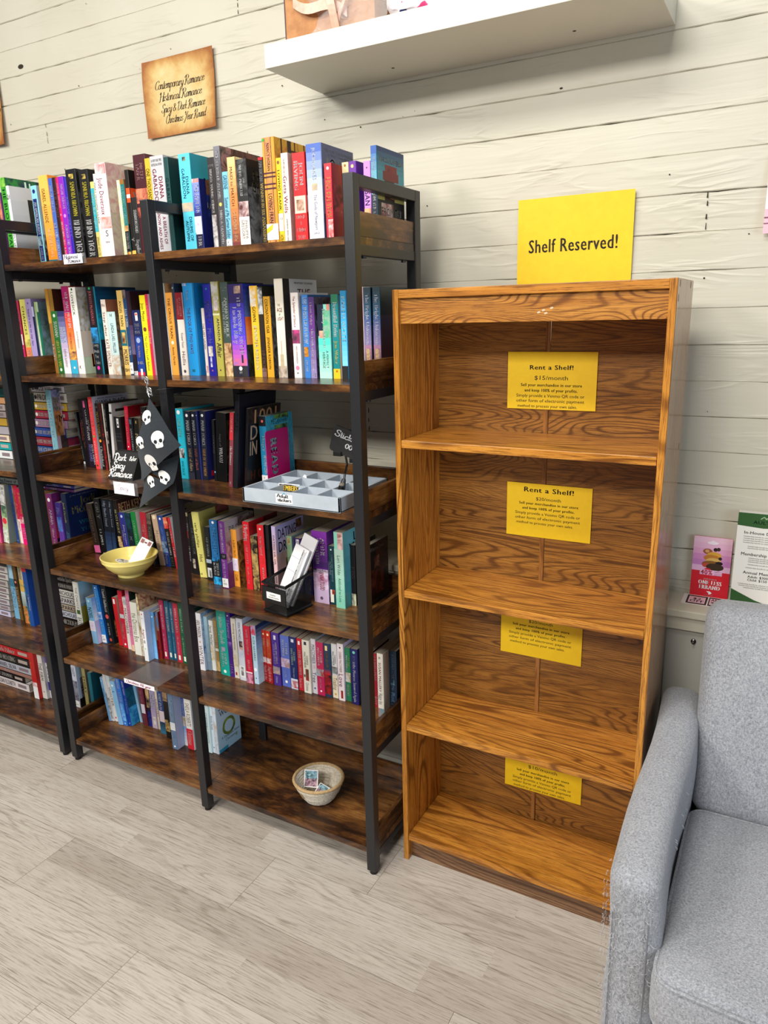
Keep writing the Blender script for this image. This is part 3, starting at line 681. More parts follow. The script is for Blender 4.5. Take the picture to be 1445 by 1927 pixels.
mb.box((x0, y0-H_, .7782), (x0+W_, y0, .7785), flat('ece6e2', .55))
p = Panel(mb, (x0, y0, .7785), (1, 0, 0), (0, -1, 0), W_, H_); K = flat('1d1a18', .6)
p.rect(.06, .1, .34, .93, K); p.rect(.085, .2, .315, .83, flat('f0c8d4')); p.rect(.36, .1, .98, .93, K); p.rect(.375, .2, .965, .83, flat('ecc6d0'))
p.text('$2', .14, .32, .26, .5, K, False, .06); p.text('OFF', .1, .54, .3, .74, K, False, .06); p.text('ANY MENU ITEM', .39, .24, .95, .46, K, False, .06); p.text('TIAN SALON', .52, .55, .8, .72, K)
p.disc(.43*W_, .6*H_, .006, K, 12, 1, .7)
tag(mb.build('coupon'), 'flat pink and black coupon for two dollars off, on the white ledge below the cards', 'coupon')
BOOKS=[
(-1.2278,-0.33,1,0.0249,0.2279,0,'8cd','9bc','light-blue book with navy title panel, left of orange one, top shelf, left bay','left bay',(('r',0.16,0.93,'126',0.15,0.85),('t','AN AMERICAN BEAUTY',0.2,0.6,'fff',0.25,0.75),('n',0.62,0.74,'bde','345',0.1,0.9),('t','SHANA ABE',0.76,0.92,'cce',0.25,0.75),('c',0.07,'126',0.25,0.5)),(('n',0.6,1,'222','8aa',0,1),('r',0.86,1,'234',0,1)),''),
(-1.1883,-0.33,1,0.0403,0.2511,0,'f93','f93','tall orange book with dark lettering, between light-blue and blue books, top shelf, left bay','left bay',(('g',0,1,'fb5','e82'),('t','ISABEL ALLENDE',0.14,0.52,'742',0.2,0.55),('t','The JAPANESE LOVER',0.58,0.9,'fec',0.3,0.7),('r',0.93,1,'167',0,1)),(('r',0,1,'f93',0,1),),''),
(-1.1476,-0.33,1,0.0166,0.2404,0,'46b','358','thin blue book with white capitals, between orange and maroon-black books, top shelf, left bay','left bay',(('t','ABIGAIL BRIDGES',0.08,0.38,'dde',0.14,0.86),('t','THE DUKE DANGEROUS',0.5,0.95,'fff',0.14,0.86)),(),''),
(-1.1303,-0.33,1,0.0146,0.2407,0,'311','211','tall maroon-black book, between blue and magenta books, top shelf, left bay','left bay',(('t','THE EARL',0.1,0.5,'854',0.14,0.86),),(),''),
(-1.1146,-0.33,1,0.0105,0.2391,0,'d16','a14','tall magenta book, between maroon-black and violet books, top shelf, left bay','left bay',(('t','ABIGAIL BRIDGES',0.06,0.34,'fbd',0.14,0.86),('c',0.42,'f8b',0.3,0.5),('t','NOTHING BUT A RAKE',0.5,0.93,'fff',0.14,0.86)),(),''),
(-1.1036,-0.33,1,0.0216,0.2404,0,'82b','729','tall violet book with white title, between magenta and indigo books, top shelf, left bay','left bay',(('t','ABIGAIL BRIDGES',0.08,0.36,'fdf',0.3,0.8),('c',0.44,'c8e',0.25,0.5),('t','A ROGUE LIKE YOU',0.54,0.88,'fff',0.3,0.8)),(),''),
(-1.0816,-0.33,1,0.0111,0.2379,0,'32a','228','tall indigo book, between violet and black books, top shelf, left bay','left bay',(('t','ABIGAIL BRIDGES',0.1,0.8,'99e',0.14,0.86),),(),''),
(-1.0698,-0.33,1,0.0426,0.2552,0,'161616','1a1a1a','black book with yellow and white capitals, between indigo and black books, top shelf, left bay','left bay',(('n',0.05,0.1,'fd6','161616',0.3,0.75),('t','SANDRA BROWN',0.13,0.49,'fe4',0.28,0.82),('t','BLIND TIGER',0.53,0.93,'fff',0.22,0.85),('c',0.975,'ca4',0.12,0.5)),(('n',0.2,0.7,'222','555',0,1),),''),
(-1.016,-0.33,1,0.0378,0.249,0,'161616','1a1a1a','tall black book, between black and tan books, top shelf, left bay','left bay',(('n',0.05,0.1,'fd6','161616',0.3,0.75),('t','SANDRA BROWN',0.13,0.49,'fe4',0.28,0.82),('t','BLIND TIGER',0.53,0.93,'fff',0.22,0.85),('c',0.975,'ca4',0.12,0.5)),(('n',0.2,0.7,'222','555',0,1),),''),
(-0.9737,-0.33,1,0.0145,0.214,0,'dc7','cb6','tan book with teal panel, between black and white books, top shelf, left bay','left bay',(('r',0.08,0.62,'3ab',0,1),('t','Mary Ellen Taylor',0.14,0.58,'bee',0.14,0.86),('t','SPRING HOUSE',0.68,0.92,'a95',0.14,0.86)),(),''),
(-0.9584,-0.33,1,0.0087,0.2329,0,'eee','ddd','thin white book with black lettering, between tan and white books, top shelf, left bay','left bay',(('t','MARY HIGGINS CLARK',0.06,0.6,'223',0.14,0.86),),(),''),
(-0.9485,-0.33,1,0.0422,0.2585,0,'f7f0ee','cba','white book with painted pink roses, between white and pale-green books, top shelf, left bay','left bay',(('n',0,0.11,'e88','fdd',0,1),('t','Jude Deveraux',0.15,0.52,'d68',0.2,0.62),('n',0.54,0.66,'e87','fcc',0,1),('h','S',0.68,0.74,'bcd',0.3,0.7),('h','BOOK',0.79,0.81,'558',0.3,0.7)),(('n',0,0.5,'c99','dcb',0,1),('n',0.5,1,'cba','b99',0,1),('h','D',0.62,0.8,'933',0.3,0.75),('h','R',0.88,0.99,'966',0.45,0.8)),''),
(-0.868,-0.33,1,0.0116,0.2076,0,'dec','cdb','thin pale-green book, between white and teal-and-black books, top shelf, left bay','left bay',(('n',0,1,'dec','ed9',0,1),),(),''),
(-0.8558,-0.33,1,0.0151,0.2084,0,'177','841','teal-and-black book, between pale-green and black books, top shelf, left bay','left bay',(('r',0,0.06,'962',0,1),('t','THE MADONNAS OF LENINGRAD',0.08,0.56,'9dd',0.14,0.86),('n',0.57,0.64,'fc8','841',0,1),('r',0.64,0.9,'111',0,1),('t','DEBRA DEAN',0.66,0.86,'ccc',0.14,0.86),('n',0.9,1,'fb5','521',0,1)),(('r',0,1,'a52',0,1),('r',0.55,0.9,'111',0,1),('n',0.9,1,'fb5','421',0,1)),''),
(-0.8355,-0.33,1,0.0147,0.2303,0,'1a1512','1a1512','black book, between teal-and-black and black books, top shelf, left bay','left bay',(('r',0.2,0.36,'e52',0,1),('r',0.27,0.31,'eee',0,1),('r',0.9,1,'fb5',0,1),('t','Y',0.7,0.85,'ccc',0.14,0.86)),(('r',0.2,0.36,'e52',0,1),('h','V',0.24,0.34,'fff',0,0.3)),''),
(-0.82,-0.33,1,0.0206,0.1593,0,'222','1a1a1a','small black book with white lettering, between black and dark-maroon books, top shelf, left bay','left bay',(('t','SHANNON DRAKE',0.2,0.58,'fff',0.14,0.86),('t','Beguiled',0.68,0.92,'ddd',0.14,0.86),('h','M',0.95,0.985,'fff',0.1,0.9)),(),''),
(-0.7986,-0.33,1,0.0457,0.2624,0,'46161f','5a2730','tall dark-maroon book with copper portrait, right of black one, top shelf, left bay','left bay',(('t','MICHEL',0.08,0.24,'c99',0.5,0.75),('t','FABER',0.09,0.24,'c99',0.2,0.45),('n',0.32,0.46,'e86','622',0,1),('n',0.5,0.6,'b54','411',0,1)),(('h','N',0.05,0.16,'eee',0.08,0.3),),''),
(-0.7414,-0.345,1,0.0186,0.2456,0,'dcb52e','a98d2b','tall mustard-yellow book, left of silver-grey one, top shelf, right bay','right bay',(('t','ONE THOUSAND WHITE WOMEN',0.1,0.72,'442',0.14,0.86),('n',0.75,0.8,'553','dcb52e',0.3,0.7),('t','JIM FERGUS',0.82,0.9,'553',0.14,0.86)),(('n',0,1,'a98d2b','653',0,1),),''),
(-0.7224,-0.345,1,0.0475,0.2482,0,'c4c4c8','bbb','tall silver-grey book, between mustard-yellow and dark-green books, top shelf, right bay','right bay',(('h','#1 NEW YORK TIMES',0.03,0.06,'555',0.1,0.9),('h','BESTSELLING AUTHOR',0.07,0.1,'555',0.1,0.9),('t','DIANA',0.2,0.42,'b25',0.55,0.85),('t','GABALDON',0.12,0.5,'b25',0.14,0.42),('t','A BREATH OF',0.6,0.88,'b25',0.58,0.82),('t','SNOW AND ASHES',0.55,0.93,'b25',0.2,0.42),('c',0.975,'e26',0.1,0.5)),(),''),
(-0.6745,-0.345,1,0.016,0.2412,0,'144','133','tall dark-green book, between silver-grey and turquoise books, top shelf, right bay','right bay',(('t','GABALDON',0.2,0.6,'255',0.14,0.86),),(),''),
(-0.6229,-0.345,1,0.0384,0.2423,0,'5cd3ee','2a9db0','turquoise book with dark blue lettering, between dark-green and blue books, top shelf, right bay','right bay',(('n',0.03,0.07,'cc7','124',0.35,0.65),('t','DIANA',0.22,0.4,'247',0.52,0.78),('t','GABALDON',0.14,0.44,'247',0.2,0.46),('n',0.48,0.57,'cb9','aaa',0,1),('t','DRUMS OF',0.62,0.87,'247',0.55,0.8),('t','AUTUMN',0.66,0.87,'247',0.22,0.46)),(('h','DIANA',0.07,0.18,'245',0.55,1),('h','GABALDON',0.22,0.33,'245',0.25,1)),''),
(-0.5836,-0.345,1,0.0237,0.1801,0,'4a5fb5','161f66','blue book with white price label, between turquoise and black books, top shelf, right bay','right bay',(('g',0,0.45,'89d','34a'),('n',0,0.05,'e88','fff',0,1),('t','THE LADY TEN',0.08,0.46,'fff',0.3,0.9),('r',0.45,0.5,'226',0,1),('r',0.74,1,'224',0,1),('r',0.5,0.74,'eee',0.05,1),('r',0.52,0.72,'ecd8f0',0.08,0.97),('t','HEIR',0.77,0.9,'fff',0.3,0.8),('r',0.95,1,'b43',0,1)),(('n',0,0.2,'963','224',0.2,0.7),('n',0.2,0.5,'24a','125',0.2,1),('h','LA TENANT',0.3,0.39,'fff',0.2,1),('h','HEIR',0.6,0.68,'fff',0.5,1),('h','HARPER',0.92,0.96,'ddd',0.1,0.9)),'lab'),
(-0.5275,-0.345,1,0.0222,0.2237,0,'2b2425','222','black book with pale figure, between blue and charcoal books, top shelf, right bay','right bay',(('h','ACADEMY',0.07,0.1,'ddd',0.1,0.9),('t','BRIGHT YOUNG THINGS',0.12,0.58,'fff',0.25,0.6),('n',0.6,0.98,'ddd','655',0.1,0.8)),(),''),
(-0.5044,-0.345,1,0.0211,0.2467,0,'4d4b50','5a4038','tall charcoal book with gold star, between black and light-blue books, top shelf, right bay','right bay',(('g',0,0.2,'77767f','4d4b50'),('t','THE CHRISTIE AFFAIR',0.04,0.49,'eee',0.25,0.65),('c',0.545,'fd6',0.22,0.5),('t','NINA de GRAMONT',0.6,0.93,'fff',0.3,0.7),('r',0.96,0.99,'eee',0.3,0.6)),(('n',0,0.4,'7a4a3c','33221e',0.12,1),('n',0,0.3,'b88','443',0,0.25)),''),
(-0.4828,-0.345,1,0.0183,0.1862,0,'7cc4e2','6bc','small light-blue book with library label, between charcoal and tan books, top shelf, right bay','right bay',(('t','GREENE',0.04,0.22,'468',0.14,0.86),('t','Summer of My German Soldier',0.32,0.84,'245',0.14,0.86)),(),'lab2'),
(-0.4637,-0.345,1,0.0253,0.2171,0,'cf8a45','ca8','tan book with cream fade, between light-blue and black books, top shelf, right bay','right bay',(('g',0,0.45,'fc8','d84'),('g',0.45,1,'d84','733'),('t','MAID to MATCH',0.1,0.52,'732',0.25,0.6),('t','DEEANNE GIST',0.58,0.9,'fda',0.3,0.7),('c',0.965,'fff',0.14,0.5)),(('n',0,0.3,'feb','ca7',0,1),),''),
(-0.4374,-0.345,1,0.0328,0.2092,0,'222','1e1c1c','black book, between tan and black books, top shelf, right bay','right bay',(('n',0,0.4,'111','555',0,1),('t','THE',0.2,0.27,'fff',0.58,0.75),('t','WHITE PRINCESS',0.06,0.4,'fff',0.25,0.5),('n',0.46,0.63,'ecc','522',0,1),('r',0.63,1,'eee',0,1),('t','PHILIPPA',0.67,0.88,'b94',0.55,0.8),('t','GREGORY',0.66,0.88,'b94',0.2,0.48),('c',0.96,'333',0.12,0.5)),(('n',0.3,1,'888','333',0,1),('h','NEW YORK',0.05,0.08,'ddd',0.3,1),('h','PHILIPPA',0.12,0.22,'a97',0.15,1),('h','GREGORY',0.24,0.35,'a97',0.1,1)),''),
(-0.368,-0.345,1,0.0135,0.2066,0,'221a1a','1a1313','thin black book with gold capitals, between black and amber books, top shelf, right bay','right bay',(('r',0,0.03,'c12',0,1),('t','AMERICAN',0.04,0.26,'aaa',0.14,0.86),('t','WANDERERS ASSASSINS',0.28,0.93,'ec6',0.2,0.9)),(('n',0,1,'222','421',0,1),),''),
(-0.3532,-0.345,1,0.0356,0.2472,0,'dd9a2c','c98a1e','tall amber book with stained-glass bands, between black and yellow books, top shelf, right bay','right bay',(('n',0,1,'d94','b75',0.22,0.7),('r',0,1,'412',0.2,0.23),('r',0,1,'412',0.72,0.76),('r',0.31,0.325,'412',0,1),('r',0.345,0.36,'412',0,1),('r',0.41,0.425,'412',0,1),('r',0.45,0.465,'412',0,1),('t','NANCY HORAN',0.05,0.3,'853',0.35,0.6),('t','LOVING FRANK',0.5,0.8,'311',0.3,0.62),('c',0.02,'2a3',0.1,0.1)),(('n',0,1,'da3','b62',0,1),('r',0,1,'521',0.15,0.19),('r',0,0.15,'322',0.32,0.42),('r',0,1,'521',0.5,0.53),('r',0.08,0.1,'521',0.42,1),('r',0.16,0.18,'521',0.42,1),('r',0,1,'521',0.75,0.78)),'torn'),
(-0.3159,-0.345,1,0.0144,0.1992,0,'f5c922','eb2','small yellow book with black capitals, between amber and cream books, top shelf, right bay','right bay',(('c',0.05,'853',0.3,0.5),('t','LOVING FRANK',0.12,0.6,'111',0.25,0.75),('r',0.62,0.82,'eee',0,1),('h','F HOR',0.66,0.7,'444',0.1,0.9),('t','HORAN',0.86,0.97,'863',0.14,0.86)),(),''),
(-0.3009,-0.345,1,0.0199,0.208,0,'f1e8da','d0b0a8','cream book with red script title, between yellow and red books, top shelf, right bay','right bay',(('t','THE IMPOSSIBLE LIVES OF',0.06,0.24,'a77',0.3,0.55),('t','Greta Wells',0.24,0.64,'c35',0.2,0.75),('t','ANDREW SEAN GREER',0.7,0.97,'555',0.4,0.6)),(('n',0,1,'d0b0a8','c09a94',0,1),('r',0.05,0.2,'a88',0.3,0.6),('c',0.7,'533',0.2,0.6)),''),
(-0.2684,-0.345,1,0.0356,0.2043,0,'e01f24','c11a20','red book, between cream and blue-and-white books, top shelf, right bay','right bay',(('t','JOHN',0.1,0.36,'fff',0.55,0.84),('t','IRVING',0.06,0.42,'fff',0.12,0.42),('r',0.46,0.65,'fcb',0.04,0.96),('n',0.5,0.62,'fcb','864',0.2,0.8),('h','UNTIL',0.67,0.71,'fff',0.12,0.88),('h','I',0.74,0.775,'fff',0.4,0.6),('h','FIND',0.81,0.85,'fff',0.15,0.85),('h','YOU',0.89,0.93,'fff',0.2,0.8)),(('r',0.46,0.65,'fcb',0,1),('r',0.64,1,'c11',0,1)),''),
(-0.2282,-0.345,1,0.0424,0.2183,0,'8fa5dd','5c6280','blue-and-white book with little sailboat, between red and red books, top shelf, right bay','right bay',(('g',0,0.5,'46b','cdf'),('r',0.5,1,'eef',0,1),('t','JOHN JAKES',0.04,0.36,'fff',0.4,0.62),('n',0.39,0.46,'cb9','a98',0.3,0.68),('t','The Gods of Newport',0.5,0.86,'667',0.42,0.62),('h','LARGE',0.88,0.9,'778',0.3,0.7)),(('h','NEW YORK TIMES BESTSELLING',0.05,0.075,'ddd',0.1,0.95),('h','AUTHOR OF CHARLESTON',0.09,0.11,'ddd',0.2,0.9),('h','JOHN',0.13,0.3,'f6eedd',0.12,0.9),('r',0.35,0.7,'99b',0,0.15)),''),
(-0.1798,-0.345,1,0.02,0.1724,0,'d5202f','8b1420','red book with gold lettering, between blue-and-white and cream books, top shelf, right bay','right bay',(('g',0,1,'e23','b13'),('c',0.06,'fff',0.18,0.5),('t','LISA KLEYPAS',0.17,0.68,'fc6',0.2,0.85),('n',0.7,1,'c22','eee',0.3,1)),(('r',0,1,'8b1420',0,1),('n',0.25,0.6,'a33','511',0,1)),''),
(-0.1594,-0.3,1,0.018,0.179,0,'f5dda8','ec9','small cream book, between red and purple books, top shelf, right bay','right bay',(('c',0.04,'a64',0.18,0.5),('t','Kleypas',0.3,0.6,'754',0.14,0.86),('t','Secrets',0.65,0.95,'754',0.14,0.86)),(),''),
(-0.1409,-0.3,1,0.0206,0.1794,0,'6a2c9d','5b1f93','small purple book, between cream and lavender books, top shelf, right bay','right bay',(('c',0.06,'fc8',0.2,0.5),('t','LISA KLEYPAS',0.15,0.6,'ddf',0.14,0.86),('n',0.72,1,'742','323',0,1)),(('c',0.25,'ccf',0.05,0.5),('h','1',0.42,0.47,'fff',0.5,0.6),('n',0.7,1,'963','423',0,1)),''),
(-0.1014,-0.3,1,0.0188,0.1752,0,'d08ee0','c7e','small lavender book with portrait, between purple and teal-and-navy books, top shelf, right bay','right bay',(('c',0.08,'413',0.1,0.5),('t','SUSAN',0.25,0.55,'648',0.14,0.86),('n',0.58,0.78,'fc9','c85',0,1),('t','Kiss',0.82,0.96,'636',0.14,0.86)),(),''),
(-0.0812,-0.3,1,0.0157,0.2057,0,'2f87a5','26466e','teal-and-navy book with red-hatted woman, right of lavender one, top shelf, right bay','right bay',(('g',0,0.5,'25a','7cc'),('r',0.5,1,'1c2b3c',0,1),('t','MARION',0.07,0.3,'def',0.52,0.8),('t','KUMMEROW',0.04,0.42,'def',0.15,0.42),('t','FROM THE DARK WE RISE',0.44,1,'fff',0.25,0.75)),(('g',0,0.3,'25406e','3a9aa8'),('g',0.3,0.55,'49a','aa6'),('r',0.55,1,'1a1c22',0,1),('n',0.3,0.55,'211','322',0.25,0.62),('n',0.17,0.33,'822','611',0.28,0.72),('r',0.24,0.335,'7a1f22',0.2,0.78),('n',0.38,0.52,'b86','965',0.45,0.66),('n',0.58,1,'8a2226','dcc',0.12,0.55),('h','MARION KUMMEROW',0.1,0.15,'eee',0.08,0.95),('h','FROM THE',0.63,0.71,'eee',0.12,0.92),('h','DARK',0.75,0.84,'eee',0.25,0.85)),''),
(-1.4542,-0.3,2,0.011,0.227,0,'bbc','ccd','pale-grey book, left of crimson one, second shelf, far-left unit','far-left unit',(('n',0,1,'bbc','98a',0,1),),(),''),
(-1.4303,-0.3,2,0.0238,0.2243,0,'c1264f','b24','crimson book, between pale-grey and yellow-and-orange books, second shelf, far-left unit','far-left unit',(('t','COURTESIES',0.15,0.45,'fbd',0.14,0.86),('r',0.47,0.62,'edd',0,1),('n',0.5,0.58,'222','edd',0.3,0.7),('t','Jane Green',0.65,0.95,'fff',0.14,0.86),('r',0.62,0.99,'e0206f',0,1),('t','Jane Green',0.66,0.95,'fff',0.14,0.86)),(),''),
(-1.3992,-0.3,2,0.0273,0.2281,0,'e8de72','db6','yellow-and-orange book, between crimson and lavender books, second shelf, far-left unit','far-left unit',(('t','CHANCES',0.08,0.5,'553',0.3,0.7),('n',0.55,0.65,'742','e8de72',0,1),('r',0.66,1,'f4804a',0,1),('t','FREYA NORTH',0.7,0.97,'fff',0.14,0.86)),(('n',0.3,1,'333','865',0,1),),''),
(-1.3715,-0.3,2,0.0277,0.2291,0,'b7a3da','a9c','lavender book, between yellow-and-orange and navy books, second shelf, far-left unit','far-left unit',(('c',0.06,'536',0.1,0.5),('t',"here's ode to my fan",0.14,0.64,'649',0.3,0.6)),(),''),
(-1.3434,-0.3,2,0.0105,0.2041,0,'124','dde','thin navy book, between lavender and pale-green books, second shelf, far-left unit','far-left unit',(('r',0,0.15,'cce',0,1),('r',0.85,1,'135',0,1)),(),''),
(-1.3271,-0.3,2,0.0067,0.2181,0,'bda','cdc','thin pale-green book, between navy and green books, second shelf, far-left unit','far-left unit',(('g',0,1,'ac7','eee'),),(),''),
(-1.32,-0.3,2,0.011,0.218,0,'18735a','9bc','thin green book, right of pale-green one, second shelf, far-left unit','far-left unit',(('r',0,0.14,'cdb',0,1),('c',0.8,'fff',0.2,0.5)),(('n',0.1,1,'9bc','687',0,1),),''),
(-1.2095,-0.345,2,0.0145,0.2529,0,'9a6a30','3c1c14','tall bronze book with script lettering, left of green one, second shelf, left bay','left bay',(('g',0,0.4,'a72','c93'),('t','Stephanie Laurens',0.05,0.5,'fea',0.25,0.6),('t','Desire',0.55,0.95,'fff',0.14,0.86)),(('r',0,1,'3c1c14',0,1),('r',0,0.5,'d9a54a',0,0.08),('h','S',0.08,0.3,'bbb',0.15,0.75)),''),
(-1.1945,-0.345,2,0.0272,0.187,0,'27692f','375','green book with white lettering, between bronze and purple-and-white books, second shelf, left bay','left bay',(('c',0.07,'cdc',0.2,0.5),('t','SUSANNA',0.16,0.42,'fff',0.25,0.8),('t','TIDES OF IRELAND',0.46,0.9,'fe6',0.25,0.75),('c',0.94,'cdc',0.2,0.5)),(),''),
(-1.1666,-0.345,2,0.032,0.1862,0,'5a5f9c','99b','small purple-and-white book, between green and magenta-and-orange books, second shelf, left bay','left bay',(('c',0.08,'d35',0.2,0.5),('g',0,0.5,'336','99c'),('g',0.5,1,'bac','eee'),('t','SUSAN',0.25,0.5,'fff',0.55,0.85),('t','MALLERY',0.25,0.52,'fff',0.15,0.5),('t','before summer',0.6,0.9,'c9a',0.14,0.86)),(),''),
(-1.1336,-0.345,2,0.0313,0.2576,0,'d8483a','a26','magenta-and-orange book, between purple-and-white and off-white books, second shelf, left bay','left bay',(('r',0,0.3,'a0185c',0,1),('g',0.3,0.55,'d33','f73'),('g',0.55,0.74,'f74','fa5'),('n',0.74,0.84,'fb5','534',0,1),('r',0.84,1,'3ac',0,1),('t','THE BAD MUSLIM',0.06,0.47,'fff',0.4,0.8),('t','DISCOUNT',0.13,0.36,'fbc',0.1,0.32),('t','SYED M MASOOD',0.52,0.72,'622',0.3,0.6),('c',0.93,'fff',0.12,0.5)),(('r',0,1,'912',0,1),),''),
(-1.1018,-0.345,2,0.0285,0.2535,0,'eeede2','cdb','off-white book, between magenta-and-orange and black-and-blue books, second shelf, left bay','left bay',(('c',0.025,'242',0.13,0.5),('t','LOVESICK',0.05,0.32,'443',0.25,0.6),('t','ALISON BRENNAN',0.5,0.7,'aa9',0.4,0.6),('h','K',0.9,0.94,'a22',0.2,0.5)),(('n',0,0.5,'ddd','a97',0,1),('n',0.25,0.5,'432','875',0.4,1),('r',0.5,0.8,'dcb',0,1),('n',0.52,0.7,'542','a63',0.25,0.95),('n',0.54,0.6,'485','c52',0.3,0.9),('h','L O V E',0.77,0.92,'e72',0.15,1.6)),''),
(-1.0265,-0.345,2,0.0299,0.2521,0,'111a22','0d4a6c','tall black-and-blue book, between off-white and pale-pink books, second shelf, left bay','left bay',(('r',0,0.45,'15101a',0,1),('t','JUDITH McNAUGHT',0.05,0.43,'e77',0.3,0.7),('n',0.46,0.64,'2a8ac8','134',0,1),('h','Every',0.64,0.68,'fff',0.1,0.85),('h','Breath',0.71,0.75,'fff',0.1,0.85),('h','You',0.77,0.81,'fff',0.2,0.7),('h','Take',0.84,0.88,'fff',0.2,0.85),('c',0.925,'d39',0.2,0.5),('c',0.02,'2a5',0.13,0.5)),(('g',0,0.3,'043a5c','0a6a9c'),('n',0.3,0.6,'1297c4','065',0,1),('g',0.6,1,'123','111'),('r',0,1,'3bd',0,0.03)),''),
(-0.9716,-0.345,2,0.0193,0.2146,0,'ecdcd0','b98','pale-pink book, between black-and-blue and pale-teal books, second shelf, left bay','left bay',(('h','PH',0.06,0.1,'655',0.1,0.9),('t','Step after',0.15,0.5,'655',0.25,0.75),('t','KATE SPENCER',0.52,0.9,'b99',0.14,0.86),('h','t',0.9,0.92,'222',0.1,0.9)),(('r',0,1,'a86a50',0,1),),''),
(-0.9514,-0.345,2,0.0333,0.1797,0,'bcd6d6','875','small pale-teal book, between pale-pink and golden-tan books, second shelf, left bay','left bay',(('h','H',0.03,0.08,'345',0.35,0.65),('t','LINDA LAEL MILLER',0.18,0.65,'799',0.35,0.7),('n',0.68,1,'b97','cdd',0,1)),(('n',0,1,'876','432',0,1),('t','McKettrick',0.7,0.95,'eee',0.2,0.5)),''),
(-0.9027,-0.345,2,0.0233,0.2374,0,'d9b566','a83','golden-tan book with oval picture, between pale-teal and navy books, second shelf, left bay','left bay',(('t','ANGEL TRAIN',0.12,0.42,'432',0.25,0.7),('r',0.46,0.65,'167',0,1),('n',0.49,0.62,'eb6','632',0.2,0.8),('t','MORRIS',0.69,0.88,'765',0.14,0.86),('h','BH',0.92,0.96,'432',0.1,0.9)),(('n',0.5,1,'a63','433',0,1),),''),
(-0.8788,-0.345,2,0.0134,0.238,0,'17406e','146','thin navy book, between golden-tan and plum books, second shelf, left bay','left bay',(('n',0,0.1,'222','766',0,1),('t','KATIE QUINN',0.22,0.43,'fff',0.14,0.86),('t','RHYS',0.66,0.76,'fff',0.14,0.86)),(),'lab2'),
(-0.8647,-0.345,2,0.0154,0.2344,0,'321629','2a1022','tall plum book, between navy and blue books, second shelf, left bay','left bay',(('r',0,1,'1a0c18',0.75,1),('g',0.4,0.75,'435','657'),('r',0.8,1,'1a1422',0,1),('n',0.95,1,'eee','222',0,1)),(('r',0,1,'2a1022',0,1),),''),
(-0.8486,-0.345,2,0.0287,0.1819,0,'1f3f91','173a8c','blue book with red-white stickers, between plum and bright yellow books, second shelf, left bay','left bay',(('r',0,0.4,'142050',0,1),('r',0.04,0.16,'eed',0.4,0.75),('r',0.05,0.08,'d33',0.45,0.7),('h','TEARS',0.2,0.25,'ddd',0.15,0.85),('h','OF THE',0.265,0.295,'ddd',0.2,0.8),('h','MOON',0.31,0.36,'ddd',0.15,0.85),('c',0.46,'9ac',0.28,0.5),('t','Nora Roberts',0.54,0.72,'ecc',0.14,0.86),('h','NR',0.78,0.83,'fff',0.1,0.9),('r',0.95,1,'c24',0,1),('r',0.9,1,'eed',0.4,0.7)),(),''),
(-0.8147,-0.345,2,0.022,0.2214,0,'fbe81f','ec2','bright yellow book, between blue and crimson books, second shelf, left bay','left bay',(('t','Jojo Moyes',0.1,0.32,'443',0.25,0.75),('c',0.42,'742',0.3,0.5),('t','The Girl You Left Behind',0.5,0.94,'986',0.3,0.7),('r',0.35,0.355,'cb2',0,1),('r',0.48,0.485,'cb2',0,1)),(),''),
(-0.7916,-0.345,2,0.0094,0.2235,0,'d6234a','e9d','thin crimson book, right of bright yellow one, second shelf, left bay','left bay',(('t','Christmas',0.1,0.3,'fbc',0.14,0.86),('t','Her Rival',0.45,0.6,'fff',0.14,0.86)),(('r',0,1,'ecd',0,1),),''),
(-0.7673,-0.32,2,0.0099,0.2532,0,'cf3a70','d8a','thin pink-crimson book with white lettering, left of pale-grey one, second shelf, right bay','right bay',(('t','Arleen',0.08,0.4,'fff',0.15,0.9),('t','The Moment',0.5,0.95,'fde',0.14,0.86)),(),''),
(-0.7568,-0.32,2,0.0162,0.2517,0,'cfd3cf','c96','tall pale-grey book, between pink-crimson and orange books, second shelf, right bay','right bay',(('g',0,1,'9bb','eee'),),(),''),
(-0.7397,-0.32,2,0.0258,0.2257,0,'f2a341','e93','orange book with black capitals, between pale-grey and dark-navy books, second shelf, right bay','right bay',(('t','THE CIRCUS TRAIN',0.06,0.55,'531',0.3,0.65),('c',0.6,'fec',0.2,0.5),('t','Amita Parikh',0.65,0.88,'742',0.35,0.65)),(),''),
(-0.7133,-0.32,2,0.0093,0.25,0,'26344a','223','thin tall dark-navy book, between orange and white-and-red books, second shelf, right bay','right bay',(('c',0.05,'89a',0.3,0.5),('t','THE',0.2,0.4,'567',0.14,0.86)),(('r',0,1,'223348',0,1),),''),
(-0.7032,-0.32,2,0.026,0.2246,0,'ece4da','dcc','white-and-red book, between dark-navy and bright blue books, second shelf, right bay','right bay',(('r',0,0.32,'8d1620',0,1),('t','PETERSON',0.06,0.28,'eaa',0.5,0.8),('t','WOODHOUSE',0.07,0.27,'eaa',0.18,0.42),('t','Forever Yours',0.48,0.66,'988',0.4,0.7),('t','Hollis',0.7,0.88,'caa',0.3,0.75),('c',0.95,'544',0.18,0.5)),(),''),
(-0.6732,-0.32,2,0.0354,0.2484,0,'1d93d8','0c86cf','thick bright blue book, between white-and-red and cream books, second shelf, right bay','right bay',(('n',0,0.03,'eef','1d93d8',0,0.4),('t','THE BOOK OF TWO WAYS',0.26,0.76,'8a5f9a',0.3,0.62),('r',0.93,0.96,'167',0.3,0.6),('t','Picoult',0.08,0.18,'bdf',0.3,0.6)),(('r',0,1,'0a7fc9',0.03,1),('r',0,1,'4ab3ec',0,0.03)),''),
(-0.6127,-0.32,2,0.0096,0.1813,0,'ecdcd2','dcc','small thin cream book, between bright blue and indigo books, second shelf, right bay','right bay',(('t','THE LAST LAUGH',0.22,0.6,'643',0.14,0.86),('n',0.85,0.95,'b46','ecdcd2',0,1)),(),''),
